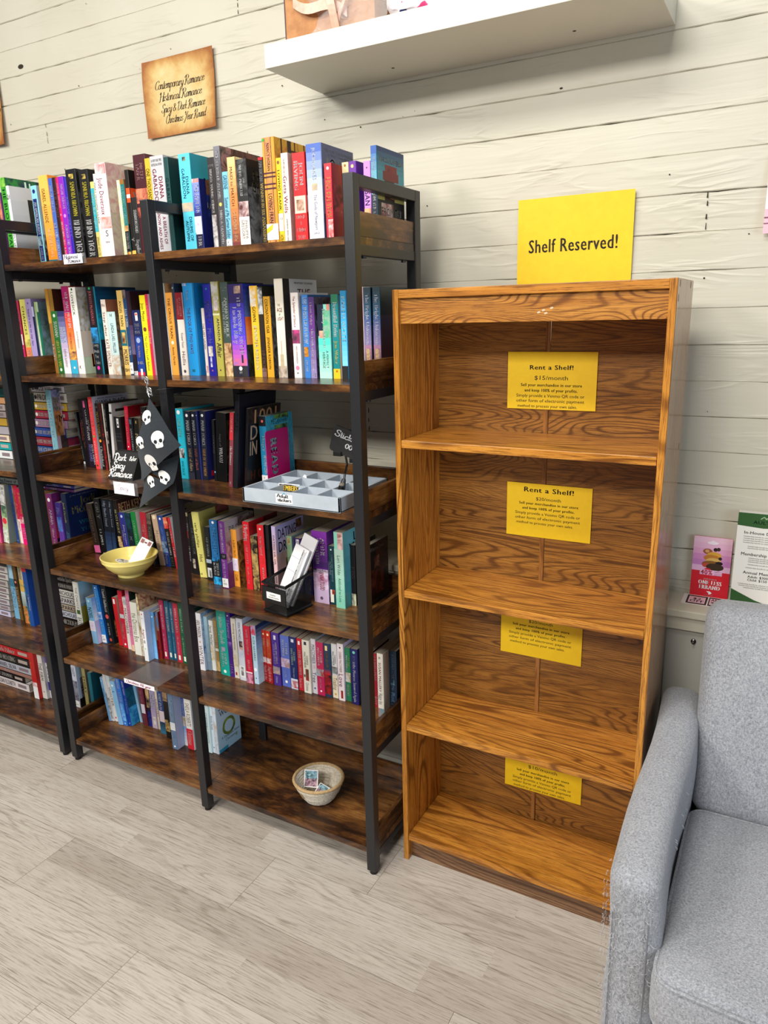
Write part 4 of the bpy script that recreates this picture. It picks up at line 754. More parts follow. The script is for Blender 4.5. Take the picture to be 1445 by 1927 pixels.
(-0.6012,-0.32,2,0.0266,0.2428,0,'22229a','1a1a7a','tall indigo book with white goose, between cream and olive books, second shelf, right bay','right bay',(('c',0.05,'279',0.12,0.5),('t','AMANDA',0.17,0.42,'778',0.5,0.85),('t','QUICK',0.18,0.38,'667',0.15,0.45),('t','Mischief',0.47,0.68,'88d',0.25,0.8),('n',0.67,0.78,'fff','a98',0.15,0.75),('n',0.78,0.9,'eee','22229a',0.3,0.55),('c',0.94,'b67',0.1,0.5)),(),''),
(-0.5717,-0.32,2,0.0246,0.2483,0,'b5ad4f','a94','tall olive book with white bird, between indigo and grey-green books, second shelf, right bay','right bay',(('n',0,0.33,'9a8f3c','bbb',0,1),('r',0.33,0.35,'dda',0,1),('n',0.16,0.3,'dcc','998',0.25,0.8),('t','AMANDA',0.38,0.62,'436',0.5,0.85),('t','Affair',0.64,0.8,'425',0.25,0.9),('c',0.935,'425',0.1,0.5)),(),''),
(-0.5407,-0.32,2,0.0259,0.2457,0,'3f4f4a','343','tall grey-green book, between olive and indigo-to-pink books, second shelf, right bay','right bay',(('h','NEW YORK',0.05,0.065,'ccc',0.1,0.9),('h','TIMES',0.08,0.095,'ccc',0.1,0.9),('t','AMANDA QUICK',0.16,0.58,'fff',0.45,0.85),('t','WITH THE DEANS',0.2,0.54,'eee',0.15,0.4),('n',0.64,1,'ec9','853',0,1)),(),''),
(-0.513,-0.32,2,0.0492,0.2393,0,'3a35b0','1a2fb0','thick indigo-to-pink book, between grey-green and golden-yellow books, second shelf, right bay','right bay',(('r',0,0.2,'2b1d5c',0,1),('g',0.2,0.55,'32269c','4a45d0'),('g',0.55,0.86,'64d','d6b'),('n',0.8,0.88,'e68','87c',0,1),('n',0.88,1,'223','333',0,1),('n',0.02,0.1,'ca8','2b1d5c',0.4,0.85),('t','THE MISSING SISTER',0.13,0.76,'eef',0.55,0.8),('t','Lucinda Riley',0.24,0.64,'e9e2ff',0.2,0.5),('r',0.76,0.85,'224',0.62,0.74),('c',0.91,'fff',0.12,0.5),('h','M',0.94,0.97,'fff',0.4,0.6)),(('g',0,0.35,'1a2fb0','57c'),('g',0.35,0.65,'e73','fa6'),('n',0.65,1,'343','222',0,1),('h','M',0.24,0.36,'fff',0.15,0.95)),''),
(-0.4423,-0.32,2,0.0251,0.2324,0,'f0bd2b','db3','golden-yellow book, between indigo-to-pink and black books, second shelf, right bay','right bay',(('n',0,0.22,'eee','f0bd2b',0,0.8),('t','GOWN',0.22,0.39,'322',0.25,0.65),('t','JENNIFER ROBSON',0.43,0.92,'fff',0.3,0.7)),(('r',0,1,'111',0,1),),''),
(-0.4165,-0.32,2,0.0156,0.2301,0,'231b18','221','black book with pale patch, between golden-yellow and gold books, second shelf, right bay','right bay',(('n',0,0.3,'ddd','111',0,1),('r',0.3,1,'2b1d16',0,1),('n',0.9,1,'853','667',0,1),('t','BLOOM',0.7,0.94,'865',0.14,0.86)),(('n',0.1,0.5,'666','222',0,1),),''),
(-0.4,-0.32,2,0.0219,0.2047,0,'dca125','222','gold book with black capitals, between black and cream books, second shelf, right bay','right bay',(('t','CORONATION YEAR',0.03,0.45,'221',0.25,0.7),('t','JENNIFER ROBSON',0.5,0.9,'322',0.3,0.65)),(('n',0,1,'222','666',0,1),),''),
(-0.3626,-0.32,2,0.0271,0.2466,0,'efe6d4','ddd','tall cream book with Eiffel tower, between gold and white books, second shelf, right bay','right bay',(('h','THE',0.25,0.27,'a55',0.3,0.6),('h','AGE',0.29,0.33,'c34',0.2,0.85),('h','OF',0.345,0.365,'a77',0.4,0.6),('h','LIGHT',0.38,0.415,'c34',0.2,0.95),('n',0.88,1,'cba','765',0,1),('r',0.62,0.76,'cba',0.44,0.56),('n',0.76,0.9,'ba8','cb9',0.3,0.7)),(('r',0,1,'1a1414',0,0.18),('n',0.6,1,'533','1a1414',0.1,0.3),('h','WHITNEY SCHARER',0.03,0.05,'667',0.25,0.95),('h','THE',0.1,0.17,'c34',0.4,0.8),('r',0.95,1,'222',0.9,1)),''),
(-0.3134,-0.32,2,0.0238,0.2112,0,'f4ebe6','eee','white book with magenta picture band, between cream and blue books, second shelf, right bay','right bay',(('t','The Splendor of Silence',0.04,0.4,'b35',0.3,0.6),('n',0.43,0.59,'c48','534',0,1),('t','INDU SUNDARESAN',0.62,0.83,'caa',0.4,0.6),('c',0.88,'d8a',0.25,0.5),('h','W',0.93,0.955,'333',0.35,0.65)),(('r',0.2,1,'122',0.2,1),('r',0.4,0.8,'813',0.2,0.5)),''),
(-0.2802,-0.32,2,0.019,0.2049,0,'3a7fd0','169','blue book with orange butterfly, between white and purple books, second shelf, right bay','right bay',(('t','FIVE YEARS FROM NOW',0.03,0.58,'fff',0.2,0.85),('n',0.62,0.74,'fa3','421',0.1,0.8),('t','PAIGE TOON',0.78,0.92,'fff',0.2,0.75)),(('r',0,1,'1a5fa8',0,1),),''),
(-0.2607,-0.32,2,0.0185,0.1992,0,'5b3d85','545','purple book with silver lettering, between blue and aqua books, second shelf, right bay','right bay',(('g',0,0.3,'4a2c72','638'),('g',0.3,1,'638','98b'),('t','Fiona Valpy',0.05,0.36,'dcd',0.3,0.65),('t','The Dark of the Moon',0.38,0.9,'eee',0.3,0.7),('h','VE',0.94,0.98,'eee',0.1,0.9)),(('n',0,1,'423','778',0,1),),''),
(-0.2342,-0.32,2,0.0374,0.1805,0,'8fe3d3','6cc','aqua book with woman in green dress, between purple and teal books, second shelf, right bay','right bay',(('r',0,0.42,'17203c',0,0.5),('n',0,0.1,'ea9','b65',0.75,1),('n',0.08,0.45,'4b8','9ba',0.42,1),('n',0.35,0.6,'eb9','c98',0.08,0.4),('g',0.45,1,'5dc','bed'),('t','Penny Vincenzi',0.04,0.6,'fff',0.4,0.62),('t','A PERFECT',0.62,0.86,'366',0.6,0.78),('t','HERITAGE',0.64,0.86,'366',0.3,0.5)),(),''),
(-0.1928,-0.32,2,0.0208,0.2031,0,'16868a','156','teal book, between aqua and grey-brown books, second shelf, right bay','right bay',(('r',0,0.1,'275',0,1),('t','Beautiful Ruins',0.09,0.5,'fff',0.25,0.85),('t','Jess Walter',0.55,0.82,'fe5',0.3,0.75),('r',0.88,1,'fc2',0,1),('c',0.91,'c52',0.14,0.5)),(),''),
(-0.1715,-0.32,2,0.005,0.2011,0,'245','654','very thin grey-brown book, between teal and azure books, second shelf, right bay','right bay',(('r',0.4,1,'876',0,1),),(),''),
(-0.1659,-0.32,2,0.0167,0.2108,0,'1e93cf','3ad','azure book with white capitals, between grey-brown and pale-pink books, second shelf, right bay','right bay',(('g',0,0.5,'18b','4bf'),('g',0.5,0.85,'4bf','8df'),('t','KAREN WHITE',0.06,0.58,'dff',0.2,0.8),('r',0.85,1,'222',0,1)),(),''),
(-0.1156,-0.32,2,0.0151,0.2175,0,'f1d9e0','edd','pale-pink book, between azure and navy-to-rose books, second shelf, right bay','right bay',(('g',0,1,'fcd','eef'),('t','SUSAN',0.08,0.36,'d58',0.2,0.75),('t','Carlisle',0.45,0.7,'b9a',0.3,0.75),('n',0.8,1,'eed','bba',0,1)),(),''),
(-0.0999,-0.32,2,0.0196,0.2158,0,'27505e','134','navy-to-rose book, between pale-pink and navy-to-rose books, second shelf, right bay','right bay',(('g',0,0.3,'18353f','257'),('g',0.3,0.62,'358','87a'),('g',0.62,0.85,'a79','644'),('t','The Bright Unknown',0.07,0.62,'eef',0.25,0.75),('n',0.66,0.82,'ec9','532',0.2,0.75),('r',0.82,1,'f3c3d4',0,1)),(('g',0,0.4,'0d2a3a','234'),('g',0.4,1,'446','522')),''),
(-0.0751,-0.32,2,0.0206,0.2159,0,'27505e','134','navy-to-rose book, right of navy-to-rose one, second shelf, right bay','right bay',(('g',0,0.3,'18353f','257'),('g',0.3,0.62,'358','87a'),('g',0.62,0.85,'a79','644'),('t','The Bright Unknown',0.07,0.62,'eef',0.25,0.75),('n',0.66,0.82,'ec9','532',0.2,0.75),('r',0.82,1,'f3c3d4',0,1)),(('g',0,0.3,'1d3a42','123'),('g',0.3,1,'335','411'),('h','C',0.1,0.16,'9aa',0.5,0.7)),''),
(-1.3357,-0.3,3,0.0267,0.2461,0,'7fb8c6','c9a9b8','tall turquoise book with hammock landscape cover, third shelf, far-left unit','far-left unit',(('t','DEBBIE MACOMBER',0.1,0.65,'eef',0.3,0.65),('t','Cottage by the Sea',0.68,0.92,'cde',0.35,0.6)),(('g',0,0.3,'a6a0d8','c3b3d6'),('g',0.3,0.6,'d8b8b4','e0a088'),('n',0,0.1,'242','a6a0d8',0,1),('n',0.1,0.28,'353','b9a',0,0.22),('n',0.28,0.62,'8a5038','e9a45e',0,0.2),('n',0.62,0.7,'669','99b',0.15,1),('n',0.66,0.78,'b34','835',0.2,1),('r',0.8,1,'7a9a5a',0,1),('n',0.62,1,'433','544',0.1,0.3),('h','DEBBIE',0.22,0.32,'222',0.28,0.95),('h','MACOMBER',0.34,0.44,'222',0.12,1.2)),''),
(-1.2293,-0.27,3,0.0092,0.1727,-0.096,'15181a','111','small black book with torn foot label, left of black one, third shelf, left bay','left bay',(('t','WHAT LIES BEYOND',0.03,0.5,'899',0.14,0.86),('t','BEYOND',0.62,0.95,'9aa',0.14,0.86),('r',0.95,1,'eee',0,1)),(),''),
(-1.2196,-0.2718,3,0.0045,0.2003,0,'101012','111','very thin black book, between black and black books, third shelf, left bay','left bay',(('r',0.3,0.6,'e44',0.3,0.6),),(),''),
(-1.2147,-0.275,3,0.022,0.2165,0,'17131a','111','black book with small orange script, between black and black-plum books, third shelf, left bay','left bay',(('t','The Darker Side',0.3,0.75,'a64',0.25,0.6),('t','MAYA',0.1,0.3,'322',0.14,0.86)),(),''),
(-1.1782,-0.2899,3,0.0272,0.2192,0,'221626','223','black-plum book with bold white title, between black and black books, third shelf, left bay','left bay',(('r',0.02,0.12,'d25a8c',0.2,0.8),('t',"COLTERS' WOMAN",0.15,0.6,'fff',0.35,0.85),('t','MAYA BANKS',0.66,0.92,'99e',0.3,0.8)),(),''),
(-1.1371,-0.3045,3,0.0109,0.2222,-0.049,'1c1418','111','thin black book, between black-plum and coral-red books, third shelf, left bay','left bay',(('t','BURN',0.2,0.55,'aaa',0.14,0.86),('t','MAYA BANKS',0.65,0.95,'fff',0.14,0.86)),(),''),
(-1.1224,-0.3107,3,0.018,0.2303,0,'ee3d44','d4d2e2','coral-red book with grey-lilac cover, between black and black books, third shelf, left bay','left bay',(('t','MORE THAN LOVE YOU',0.03,0.5,'fbb',0.25,0.75),('c',0.54,'5a5',0.25,0.5),('t','SHAYLA BLACK',0.6,0.9,'fff',0.3,0.7),('c',0.95,'242',0.2,0.5)),(('h','NEW YORK TIMES BESTSELLING AUTHOR',0.02,0.04,'446',0.15,0.85),('h','SHAYLA BLACK',0.055,0.13,'335',0.08,0.95)),''),
(-1.0934,-0.3105,3,0.014,0.2114,0,'161210','111','black book with orange disc, between coral-red and black books, third shelf, left bay','left bay',(('h','NEW',0.04,0.07,'aaa',0.1,0.9),('t','MAYA BANKS',0.12,0.5,'c93',0.14,0.86),('c',0.56,'f92',0.35,0.5),('t','Cherished',0.64,0.95,'eee',0.14,0.86)),(('n',0,1,'211','744',0,1),),''),
(-1.079,-0.3081,3,0.0101,0.212,0,'1d0e10','200','black book with red pattern, between black and cream books, third shelf, left bay','left bay',(('n',0,0.45,'511','111',0,1),('n',0.45,1,'a22','111',0,1)),(),''),
(-1.0685,-0.3039,3,0.0034,0.2101,0,'cba','dcb','very thin cream book, between black and black books, third shelf, left bay','left bay',(('r',0,0.5,'eed',0,1),),(),''),
(-1.0647,-0.3023,3,0.0074,0.2119,0,'15151a','111','black book with pale face, between cream and white books, third shelf, left bay','left bay',(('t','MAKE ME BAD',0.05,0.4,'ccc',0.14,0.86),('n',0.42,0.6,'dcc','311',0,1),('t','SYLVIA',0.7,0.95,'eee',0.14,0.86)),(),''),
(-1.0569,-0.2992,3,0.0117,0.2105,0.062,'d8d6d6','c8c6c4','white book, between black and black books, third shelf, left bay','left bay',(('r',0.12,0.15,'222',0,1),),(('r',0.08,0.12,'222',0.1,0.5),('r',0.2,1,'c9c4be',0,1)),''),
(-1.0342,-0.2941,3,0.0287,0.1702,0,'1a1a1e','222','black book, between white and red books, third shelf, left bay','left bay',(('r',0.03,0.2,'e8e8e8',0.42,0.75),('h','DARK',0.06,0.09,'222',0.46,0.7),('c',0.15,'222',0.12,0.58),('h','SEDUCTIVE',0.3,0.33,'889',0.1,0.95),('h','STRANGER',0.35,0.38,'889',0.1,0.95),('h','KENDALL',0.43,0.46,'999',0.15,0.9),('n',0.7,1,'fc8','b63',0.1,0.95)),(),''),
(-1.0051,-0.2833,3,0.016,0.2033,0.049,'d4163a','a01020','red book with white title, between black and black-teal books, third shelf, left bay','left bay',(('t','REDHOT and ROYAL',0.06,0.58,'fbb',0.25,0.7),('c',0.63,'fff',0.15,0.5),('t','KINSLEY',0.7,0.9,'faa',0.3,0.7)),(),''),
(-0.9805,-0.2844,3,0.0164,0.1679,0,'151c22','111','small black-teal book, between red and black books, third shelf, left bay','left bay',(('t','SARAH CASTILLE',0.2,0.72,'fff',0.25,0.7),('c',0.92,'3aa',0.3,0.5),('r',0.03,0.12,'467',0.2,0.8)),(),''),
(-0.9637,-0.2888,3,0.02,0.1684,0.067,'1c1712','cb9','small black book, between black-teal and dark plum-black books, third shelf, left bay','left bay',(('r',0.05,0.1,'ca5',0.4,0.6),('t','NICO',0.28,0.62,'eda',0.2,0.85),('t','SARAH',0.78,0.98,'fff',0.14,0.86)),(),''),
(-0.9259,-0.2946,3,0.0204,0.205,0.067,'1c1418','222','dark plum-black book, between black and black books, third shelf, left bay','left bay',(('t','LEXI BLAKE',0.08,0.55,'a88',0.14,0.86),),(),''),
(-0.8987,-0.2988,3,0.0179,0.2064,0.067,'1a1a1d','111','black book behind skull cloth, right of dark plum-black one, third shelf, left bay','left bay',(('t','DESIRE',0.2,0.6,'888',0.14,0.86),),(),''),
(-0.7568,-0.3111,3,0.032,0.2081,0,'22b8d0','1aa','cyan book with white animal picture, left of navy-black one, third shelf, right bay','right bay',(('c',0.05,'fff',0.2,0.5),('t','LOVE ASIDE',0.14,0.4,'bc7',0.3,0.6),('n',0.56,0.7,'eee','222',0.15,0.8),('t','ANNE GRACIE',0.74,0.95,'2799aa',0.3,0.6)),(('r',0,1,'1aa8b8',0,1),),''),
(-0.7244,-0.3073,3,0.0225,0.2011,0,'171b2c','112','navy-black book, between cyan and navy-black books, third shelf, right bay','right bay',(('c',0.06,'fff',0.22,0.5),('t','MARIE FORCE',0.13,0.5,'fff',0.25,0.8),('t','STATE of Affairs',0.54,0.88,'ec9',0.25,0.8),('r',0.9,1,'333040',0,1)),(),''),
(-0.7016,-0.3046,3,0.0182,0.2017,0,'171b2c','24307a','navy-black book, between navy-black and slate-indigo books, third shelf, right bay','right bay',(('c',0.06,'fff',0.22,0.5),('t','MARIE FORCE',0.13,0.5,'fff',0.25,0.8),('t','STATE of Shock',0.54,0.86,'e77',0.25,0.8)),(),''),
(-0.683,-0.3024,3,0.0052,0.202,0,'2a3478','24307a','very thin slate-indigo book, between navy-black and navy books, third shelf, right bay','right bay',(('c',0.06,'fff',0.3,0.5),),(),''),
(-0.6774,-0.3018,3,0.0205,0.2026,0.044,'1b2034','23286e','navy book with gold foot lettering, between slate-indigo and black books, third shelf, right bay','right bay',(('c',0.06,'fff',0.22,0.5),('t','MARIE FORCE',0.13,0.5,'fff',0.25,0.8),('t','STATE OF THE UNION',0.54,0.94,'fb6',0.25,0.8)),(('c',0.06,'fff',0.05,0.15),('r',0,1,'23286e',0,1),('r',0.45,0.58,'eee',0.5,0.6),('n',0.7,0.9,'464','a33',0.2,0.7),('r',0.87,0.95,'c24',0.1,0.7)),''),
(-0.6336,-0.3016,3,0.0091,0.18,0.044,'16171a','111','small thin black book, between navy and black books, third shelf, right bay','right bay',(('t','TOUCH OF',0.2,0.6,'777',0.14,0.86),('c',0.85,'7bd',0.35,0.5)),(),''),
(-0.6237,-0.3016,3,0.038,0.2004,0.073,'0e0e10','121212','black book with white vertical title, between black and rose-brown books, third shelf, right bay','right bay',(('t','Angel of',0.28,0.5,'999',0.35,0.5),('t','WRATH',0.5,0.72,'fff',0.3,0.65)),(('n',0.1,0.9,'111','543',0,1),),''),
(-0.5407,-0.3485,3,0.0141,0.2117,0.122,'7d3a44','622','leaning rose-brown book, between black and black books, third shelf, right bay','right bay',(('r',0,0.36,'c22f3a',0,1),('t','GARDNER',0.04,0.26,'fbb',0.25,0.75),('t','The Romance',0.44,0.7,'fff',0.2,0.8),('h','1',0.92,0.96,'fff',0.1,0.9)),(),''),
(-0.5199,-0.3539,3,0.0153,0.2633,0.122,'14161c','0c1020','tall leaning black book hardback, between rose-brown and black books, third shelf, right bay','right bay',(('t','UNTITLED',0.1,0.4,'223',0.14,0.86),),(('r',0,1,'0c1020',0,1),),''),
(-0.4999,-0.3315,3,0.0089,0.2227,0.122,'120f0f','141010','leaning black book with gold numerals, between black and light-blue books, third shelf, right bay','right bay',(('t','NEW YORK TIMES BESTSELLER',0.06,0.5,'766',0.6,0.8),('c',0.55,'c44',0.05,0.6),('t','DARK NIGHTS SERIES',0.7,0.96,'a44',0.55,0.8)),(('n',0,0.2,'111','433',0,1),('h','1001',0.03,0.2,'eb8',0.1,0.95),('h','D',0.22,0.4,'eca',0.05,0.3),('h','IN',0.42,0.6,'eca',0.05,0.3),('h','H G',0.8,0.92,'732',0.1,0.5)),''),
(-0.4666,-0.2885,3,0.0247,0.1952,0,'2089b5','55c4dc','light-blue book with swimmers on cover, right of black one, third shelf, right bay','right bay',(('r',0,0.14,'16161c',0,1),('c',0.07,'f76',0.16,0.5),('t','Deeper',0.28,0.5,'cef',0.3,0.75),('t','MEGAN HART',0.56,0.84,'fff',0.4,0.8)),(('n',0,1,'4fc0dc','2a98c0',0,1),('n',0,0.06,'243','7a5',0.3,0.85),('h','MEGAN HART',0.06,0.13,'13364a',0.18,0.85),('n',0.15,0.24,'243','7a6',0.3,0.8)),'lab2'),
(-1.4504,-0.3,4,0.0278,0.2016,0,'e8a62a','d93','orange-gold book with green edge, left of plum-purple one, fourth shelf, far-left unit','far-left unit',(('r',0,1,'2a8a70',0,0.18),('t','CASH',0.07,0.26,'411',0.35,0.8),('t','JULES FONTAINE',0.58,0.96,'feb',0.4,0.75)),(),''),
(-1.4119,-0.3,4,0.0288,0.1999,0,'7a2a6a','8a2a7a','plum-purple book, between orange-gold and violet books, fourth shelf, far-left unit','far-left unit',(('c',0.11,'fff',0.25,0.5),('t','ANNA',0.28,0.56,'fff',0.3,0.75),('t','Silver Girl',0.62,0.95,'fdd',0.3,0.7)),(('g',0,0.5,'83267c','a0357a'),('g',0.5,0.8,'b33a66','c33'),('r',0.8,1,'212',0,1),('h','A',0.08,0.3,'fff',0.35,1),('h','C',0.42,0.52,'ecf',0.4,0.9),('h','H',0.58,0.72,'fff',0.5,0.9)),''),
(-1.3688,-0.3,4,0.0255,0.1722,0,'6a3fa8','74b','small violet book, between plum-purple and navy books, fourth shelf, far-left unit','far-left unit',(('r',0,0.3,'3d2a8a',0,1),('t','Nite',0.1,0.25,'aae',0.14,0.86),('n',0.3,0.6,'35a','68d',0,1),('n',0.8,1,'c9e','64a',0,1)),(),''),
(-1.3327,-0.3,4,0.0237,0.2075,0,'17284a','14275c','navy book with yellow author lettering, right of violet one, fourth shelf, far-left unit','far-left unit',(('t','Jodi Picoult',0.12,0.54,'ed8',0.25,0.6),('t','WISH YOU',0.64,0.95,'7be',0.55,0.8),('t','WERE HERE',0.62,0.95,'7be',0.2,0.45)),(('r',0,1,'14275c',0,1),('h','#1 NEW YORK TIMES BESTSELLER',0.05,0.075,'dde',0.12,0.95),('h','Jodi',0.1,0.23,'ed8',0.42,0.9),('h','Picoult',0.24,0.37,'ed8',0.12,0.95),('h','WISH',0.5,0.57,'5ce',0.3,0.8),('h','YOU',0.63,0.7,'5ce',0.3,0.8),('h','WERE',0.76,0.83,'5ce',0.3,0.8)),''),
(-1.2286,-0.2723,4,0.0293,0.1744,-0.105,'33261f','221','dark-brown book with pink foot sticker, left of black one, fourth shelf, left bay','left bay',(('t','BARED TO YOU',0.12,0.78,'987',0.3,0.65),('r',0.84,0.99,'e86aa5',0,1)),(),''),
(-1.1771,-0.2869,4,0.0253,0.2004,-0.056,'0c0c0e','111','black book with grey title, between dark-brown and navy-black books, fourth shelf, left bay','left bay',(('t','GREY',0.05,0.34,'999',0.25,0.85),('t','E L JAMES',0.52,0.8,'fff',0.3,0.7),('c',0.955,'ccc',0.18,0.5)),(),''),
(-1.1506,-0.2873,4,0.0309,0.2041,0,'141826','1a2436','navy-black book, between black and navy-black books, fourth shelf, left bay','left bay',(('t','Fifty Shades Freed',0.03,0.46,'cde',0.3,0.7),('h','E L',0.58,0.63,'abc',0.4,0.7),('g',0.55,1,'1c2c48','2d4a74'),('t','E L JAMES',0.7,0.9,'579',0.4,0.6)),(),''),
(-1.1193,-0.2861,4,0.0176,0.2035,0,'141826','1a2436','navy-black book, between navy-black and black books, fourth shelf, left bay','left bay',(('t','Fifty Shades Freed',0.03,0.46,'cde',0.3,0.7),('h','E L',0.58,0.63,'abc',0.4,0.7),('g',0.55,1,'1c2c48','2d4a74'),('t','E L JAMES',0.7,0.9,'579',0.4,0.6)),(),''),
(-1.0876,-0.2846,4,0.0194,0.2027,-0.068,'1c1614','4a1616','black book, between navy-black and indigo books, fourth shelf, left bay','left bay',(('t','BETH KERY',0.15,0.55,'eea',0.3,0.8),('n',0.6,0.78,'fd9','521',0,1),('r',0.8,1,'3a1a14',0,1)),(('r',0,0.05,'322',0,1),('h','BETH KERY',0.06,0.2,'ec9',0.04,0.92),('n',0.25,1,'511','311',0,1),('r',0.3,1,'b64',0,0.1)),''),
(-1.0678,-0.2829,4,0.0259,0.1641,-0.068,'32348f','2a3','small indigo book with snowy foot, between black and black-teal books, fourth shelf, left bay','left bay',(('c',0.08,'cdf',0.2,0.5),('t','Jane Krentz',0.25,0.68,'fff',0.5,0.8),('t','Eclipse',0.3,0.65,'ddf',0.2,0.45),('n',0.78,1,'eef','446',0,1)),(),''),
(-1.0414,-0.2812,4,0.0247,0.1649,-0.068,'10222e','112','small black-teal book, between indigo and green books, fourth shelf, left bay','left bay',(('n',0,0.4,'145','012',0,1),('h','X',0.48,0.56,'cde',0.3,0.8)),(),''),
(-1.0163,-0.2797,4,0.0227,0.1706,-0.068,'16883f','eee','green book with white lettering, between black-teal and crimson books, fourth shelf, left bay','left bay',(('t','CHRISTINA LAUREN',0.17,0.86,'cfd',0.3,0.65),),(('r',0,1,'e8e4e4',0,1),),''),
(-0.9859,-0.2779,4,0.0258,0.174,0,'bb2238','a22','small crimson book, between green and dark olive-brown books, fourth shelf, left bay','left bay',(('t','COMPLICATED',0.15,0.55,'fbb',0.5,0.8),('t','LOVE',0.15,0.5,'fcc',0.2,0.45),('n',0.58,0.9,'a53','611',0,1)),(),''),
(-0.9597,-0.2763,4,0.0198,0.1712,0,'3a352e','222','small dark olive-brown book, between crimson and beige books, fourth shelf, left bay','left bay',(('n',0,0.2,'765','222',0,1),('t','Knight',0.25,0.6,'998',0.14,0.86),('n',0.6,1,'554','222',0,1)),(),''),
(-0.923,-0.274,4,0.0234,0.1699,-0.097,'cfb095','b98','small beige book, between dark olive-brown and blue books, fourth shelf, left bay','left bay',(('c',0.05,'fec',0.3,0.5),('t','Montana',0.3,0.7,'edc',0.14,0.86)),(),''),
(-0.8965,-0.2748,4,0.0232,0.1695,-0.097,'23469a','148','small blue book, between beige and black books, fourth shelf, left bay','left bay',(('c',0.06,'fff',0.18,0.5),('t','HARLEQUIN',0.2,0.5,'9bf',0.3,0.7),('n',0.5,0.72,'ace','236',0,1),('t','Promise',0.74,0.95,'ddf',0.14,0.86)),(),''),
(-0.8708,-0.2761,4,0.0189,0.1671,-0.097,'1b1414','111','small black book with red head, between blue and red books, fourth shelf, left bay','left bay',(('n',0,0.22,'d33','fc9',0,1),('t','THE LATE BLOOMER',0.28,0.75,'fff',0.25,0.7),('t','KELLS',0.78,0.97,'797',0.14,0.86)),(),''),
(-0.8474,-0.2793,4,0.0102,0.1695,-0.097,'d32230','eee','small thin red book, right of black one, fourth shelf, left bay','left bay',(('t','OFF LIMITS',0.1,0.5,'fdd',0.14,0.86),('t','PEARL',0.55,0.8,'fff',0.14,0.86)),(),''),
(-0.78,-0.2869,4,0.0122,0.1969,0,'1c1712','111','black book with red accent and pale top, left of black one, fourth shelf, right bay','right bay',(('n',0,0.06,'eda','222',0,1),('t','ALMOST',0.17,0.3,'ccc',0.14,0.86),('r',0.3,0.42,'a33',0.4,0.6),('t','CAT MASTERS',0.55,0.8,'fff',0.14,0.86)),(),''),
(-0.7637,-0.2901,4,0.0263,0.1962,0,'17171a','111','black book with grey capitals, between black and pale-yellow books, fourth shelf, right bay','right bay',(('t','THE PROTECTOR',0.22,0.66,'999',0.3,0.75),('n',0.74,0.9,'dcb','222',0.1,0.5)),(),''),
(-0.7233,-0.3031,4,0.0282,0.2077,-0.067,'e9e07e','d9d070','pale-yellow book hardback with lowercase title, between black and black books, fourth shelf, right bay','right bay',(('t','carly phillips',0.16,0.54,'552',0.25,0.6),('t','Hot',0.64,0.76,'875',0.3,0.8),('h','H',0.93,0.965,'333',0.1,0.4)),(('r',0,0.13,'cfc56a',0,1),('n',0,0.12,'743','a55',0.55,1)),''),
(-0.6839,-0.3123,4,0.0213,0.1689,0,'1a1f24','222','black book, between pale-yellow and blue-and-black books, fourth shelf, right bay','right bay',(('t','THE BARBER',0.18,0.55,'dee',0.3,0.7),('r',0.6,0.67,'bcd',0,1),('r',0.76,0.94,'eee',0.1,0.9),('n',0.8,0.93,'444','eee',0.4,0.8)),(),''),
(-0.6443,-0.3297,4,0.0304,0.2011,0,'1b68a8','235','blue-and-black book, between black and purple books, fourth shelf, right bay','right bay',(('c',0.04,'fff',0.15,0.5),('t','NORA ROBERTS',0.08,0.56,'6bf',0.25,0.8),('n',0.58,0.68,'2af','111',0,1),('r',0.64,0.95,'16181c',0,1),('t','SHELTER',0.66,0.86,'fff',0.52,0.82),('t','in PLACE',0.66,0.86,'fff',0.15,0.42),('n',0.88,1,'3bf','16181c',0,1)),(),''),
(-0.5965,-0.3444,4,0.0225,0.2056,0,'6c2a83','9a90a0','purple book, between blue-and-black and orange books, fourth shelf, right bay','right bay',(('t','THE MARRIAGE MERGER',0.03,0.46,'fff',0.3,0.7),('r',0.48,0.56,'16161a',0,1),('h','HP',0.5,0.54,'ddd',0.3,0.8),('t','JENNIFER PROBST',0.58,0.95,'ecf',0.3,0.7)),(('g',0,0.5,'b5b0b8','857a86'),('n',0,0.2,'433','999',0.45,1),('h','PROBST',0.1,0.18,'dde',0.12,0.8),('n',0.3,0.6,'c9a','645',0,1),('r',0.62,1,'6a2a6c',0,1)),'lab2'),
(-0.5736,-0.3191,4,0.0205,0.1766,0,'f3a33a','c98','small orange book with price label, between purple and red books, fourth shelf, right bay','right bay',(('t','A QUIET TRUTH',0.18,0.48,'842',0.3,0.65),('t','CLARK',0.78,0.9,'a62',0.14,0.86)),(('r',0,0.2,'ecb',0,1),('n',0.2,1,'532','b84',0,1)),'lab'),
(-0.5264,-0.3207,4,0.0233,0.2062,0,'df1f2c','c01822','red book with white script and capitals, between orange and black books, fourth shelf, right bay','right bay',(('t','Playing',0.04,0.28,'fff',0.25,0.85),('t','EASY TO GET',0.34,0.62,'fcc',0.3,0.65),('t','Sherilee Gray',0.66,0.92,'fbb',0.3,0.6)),(('r',0,1,'c01822',0,1),('n',0,0.15,'411','722',0.5,1)),''),
(-0.5027,-0.3175,4,0.0236,0.1655,0,'2a261c','222','small black book with gold crackle, between red and red books, fourth shelf, right bay','right bay',(('n',0,1,'1a1a18','ca6',0,1),('h','PH',0.06,0.12,'ccc',0.3,0.7)),(),''),
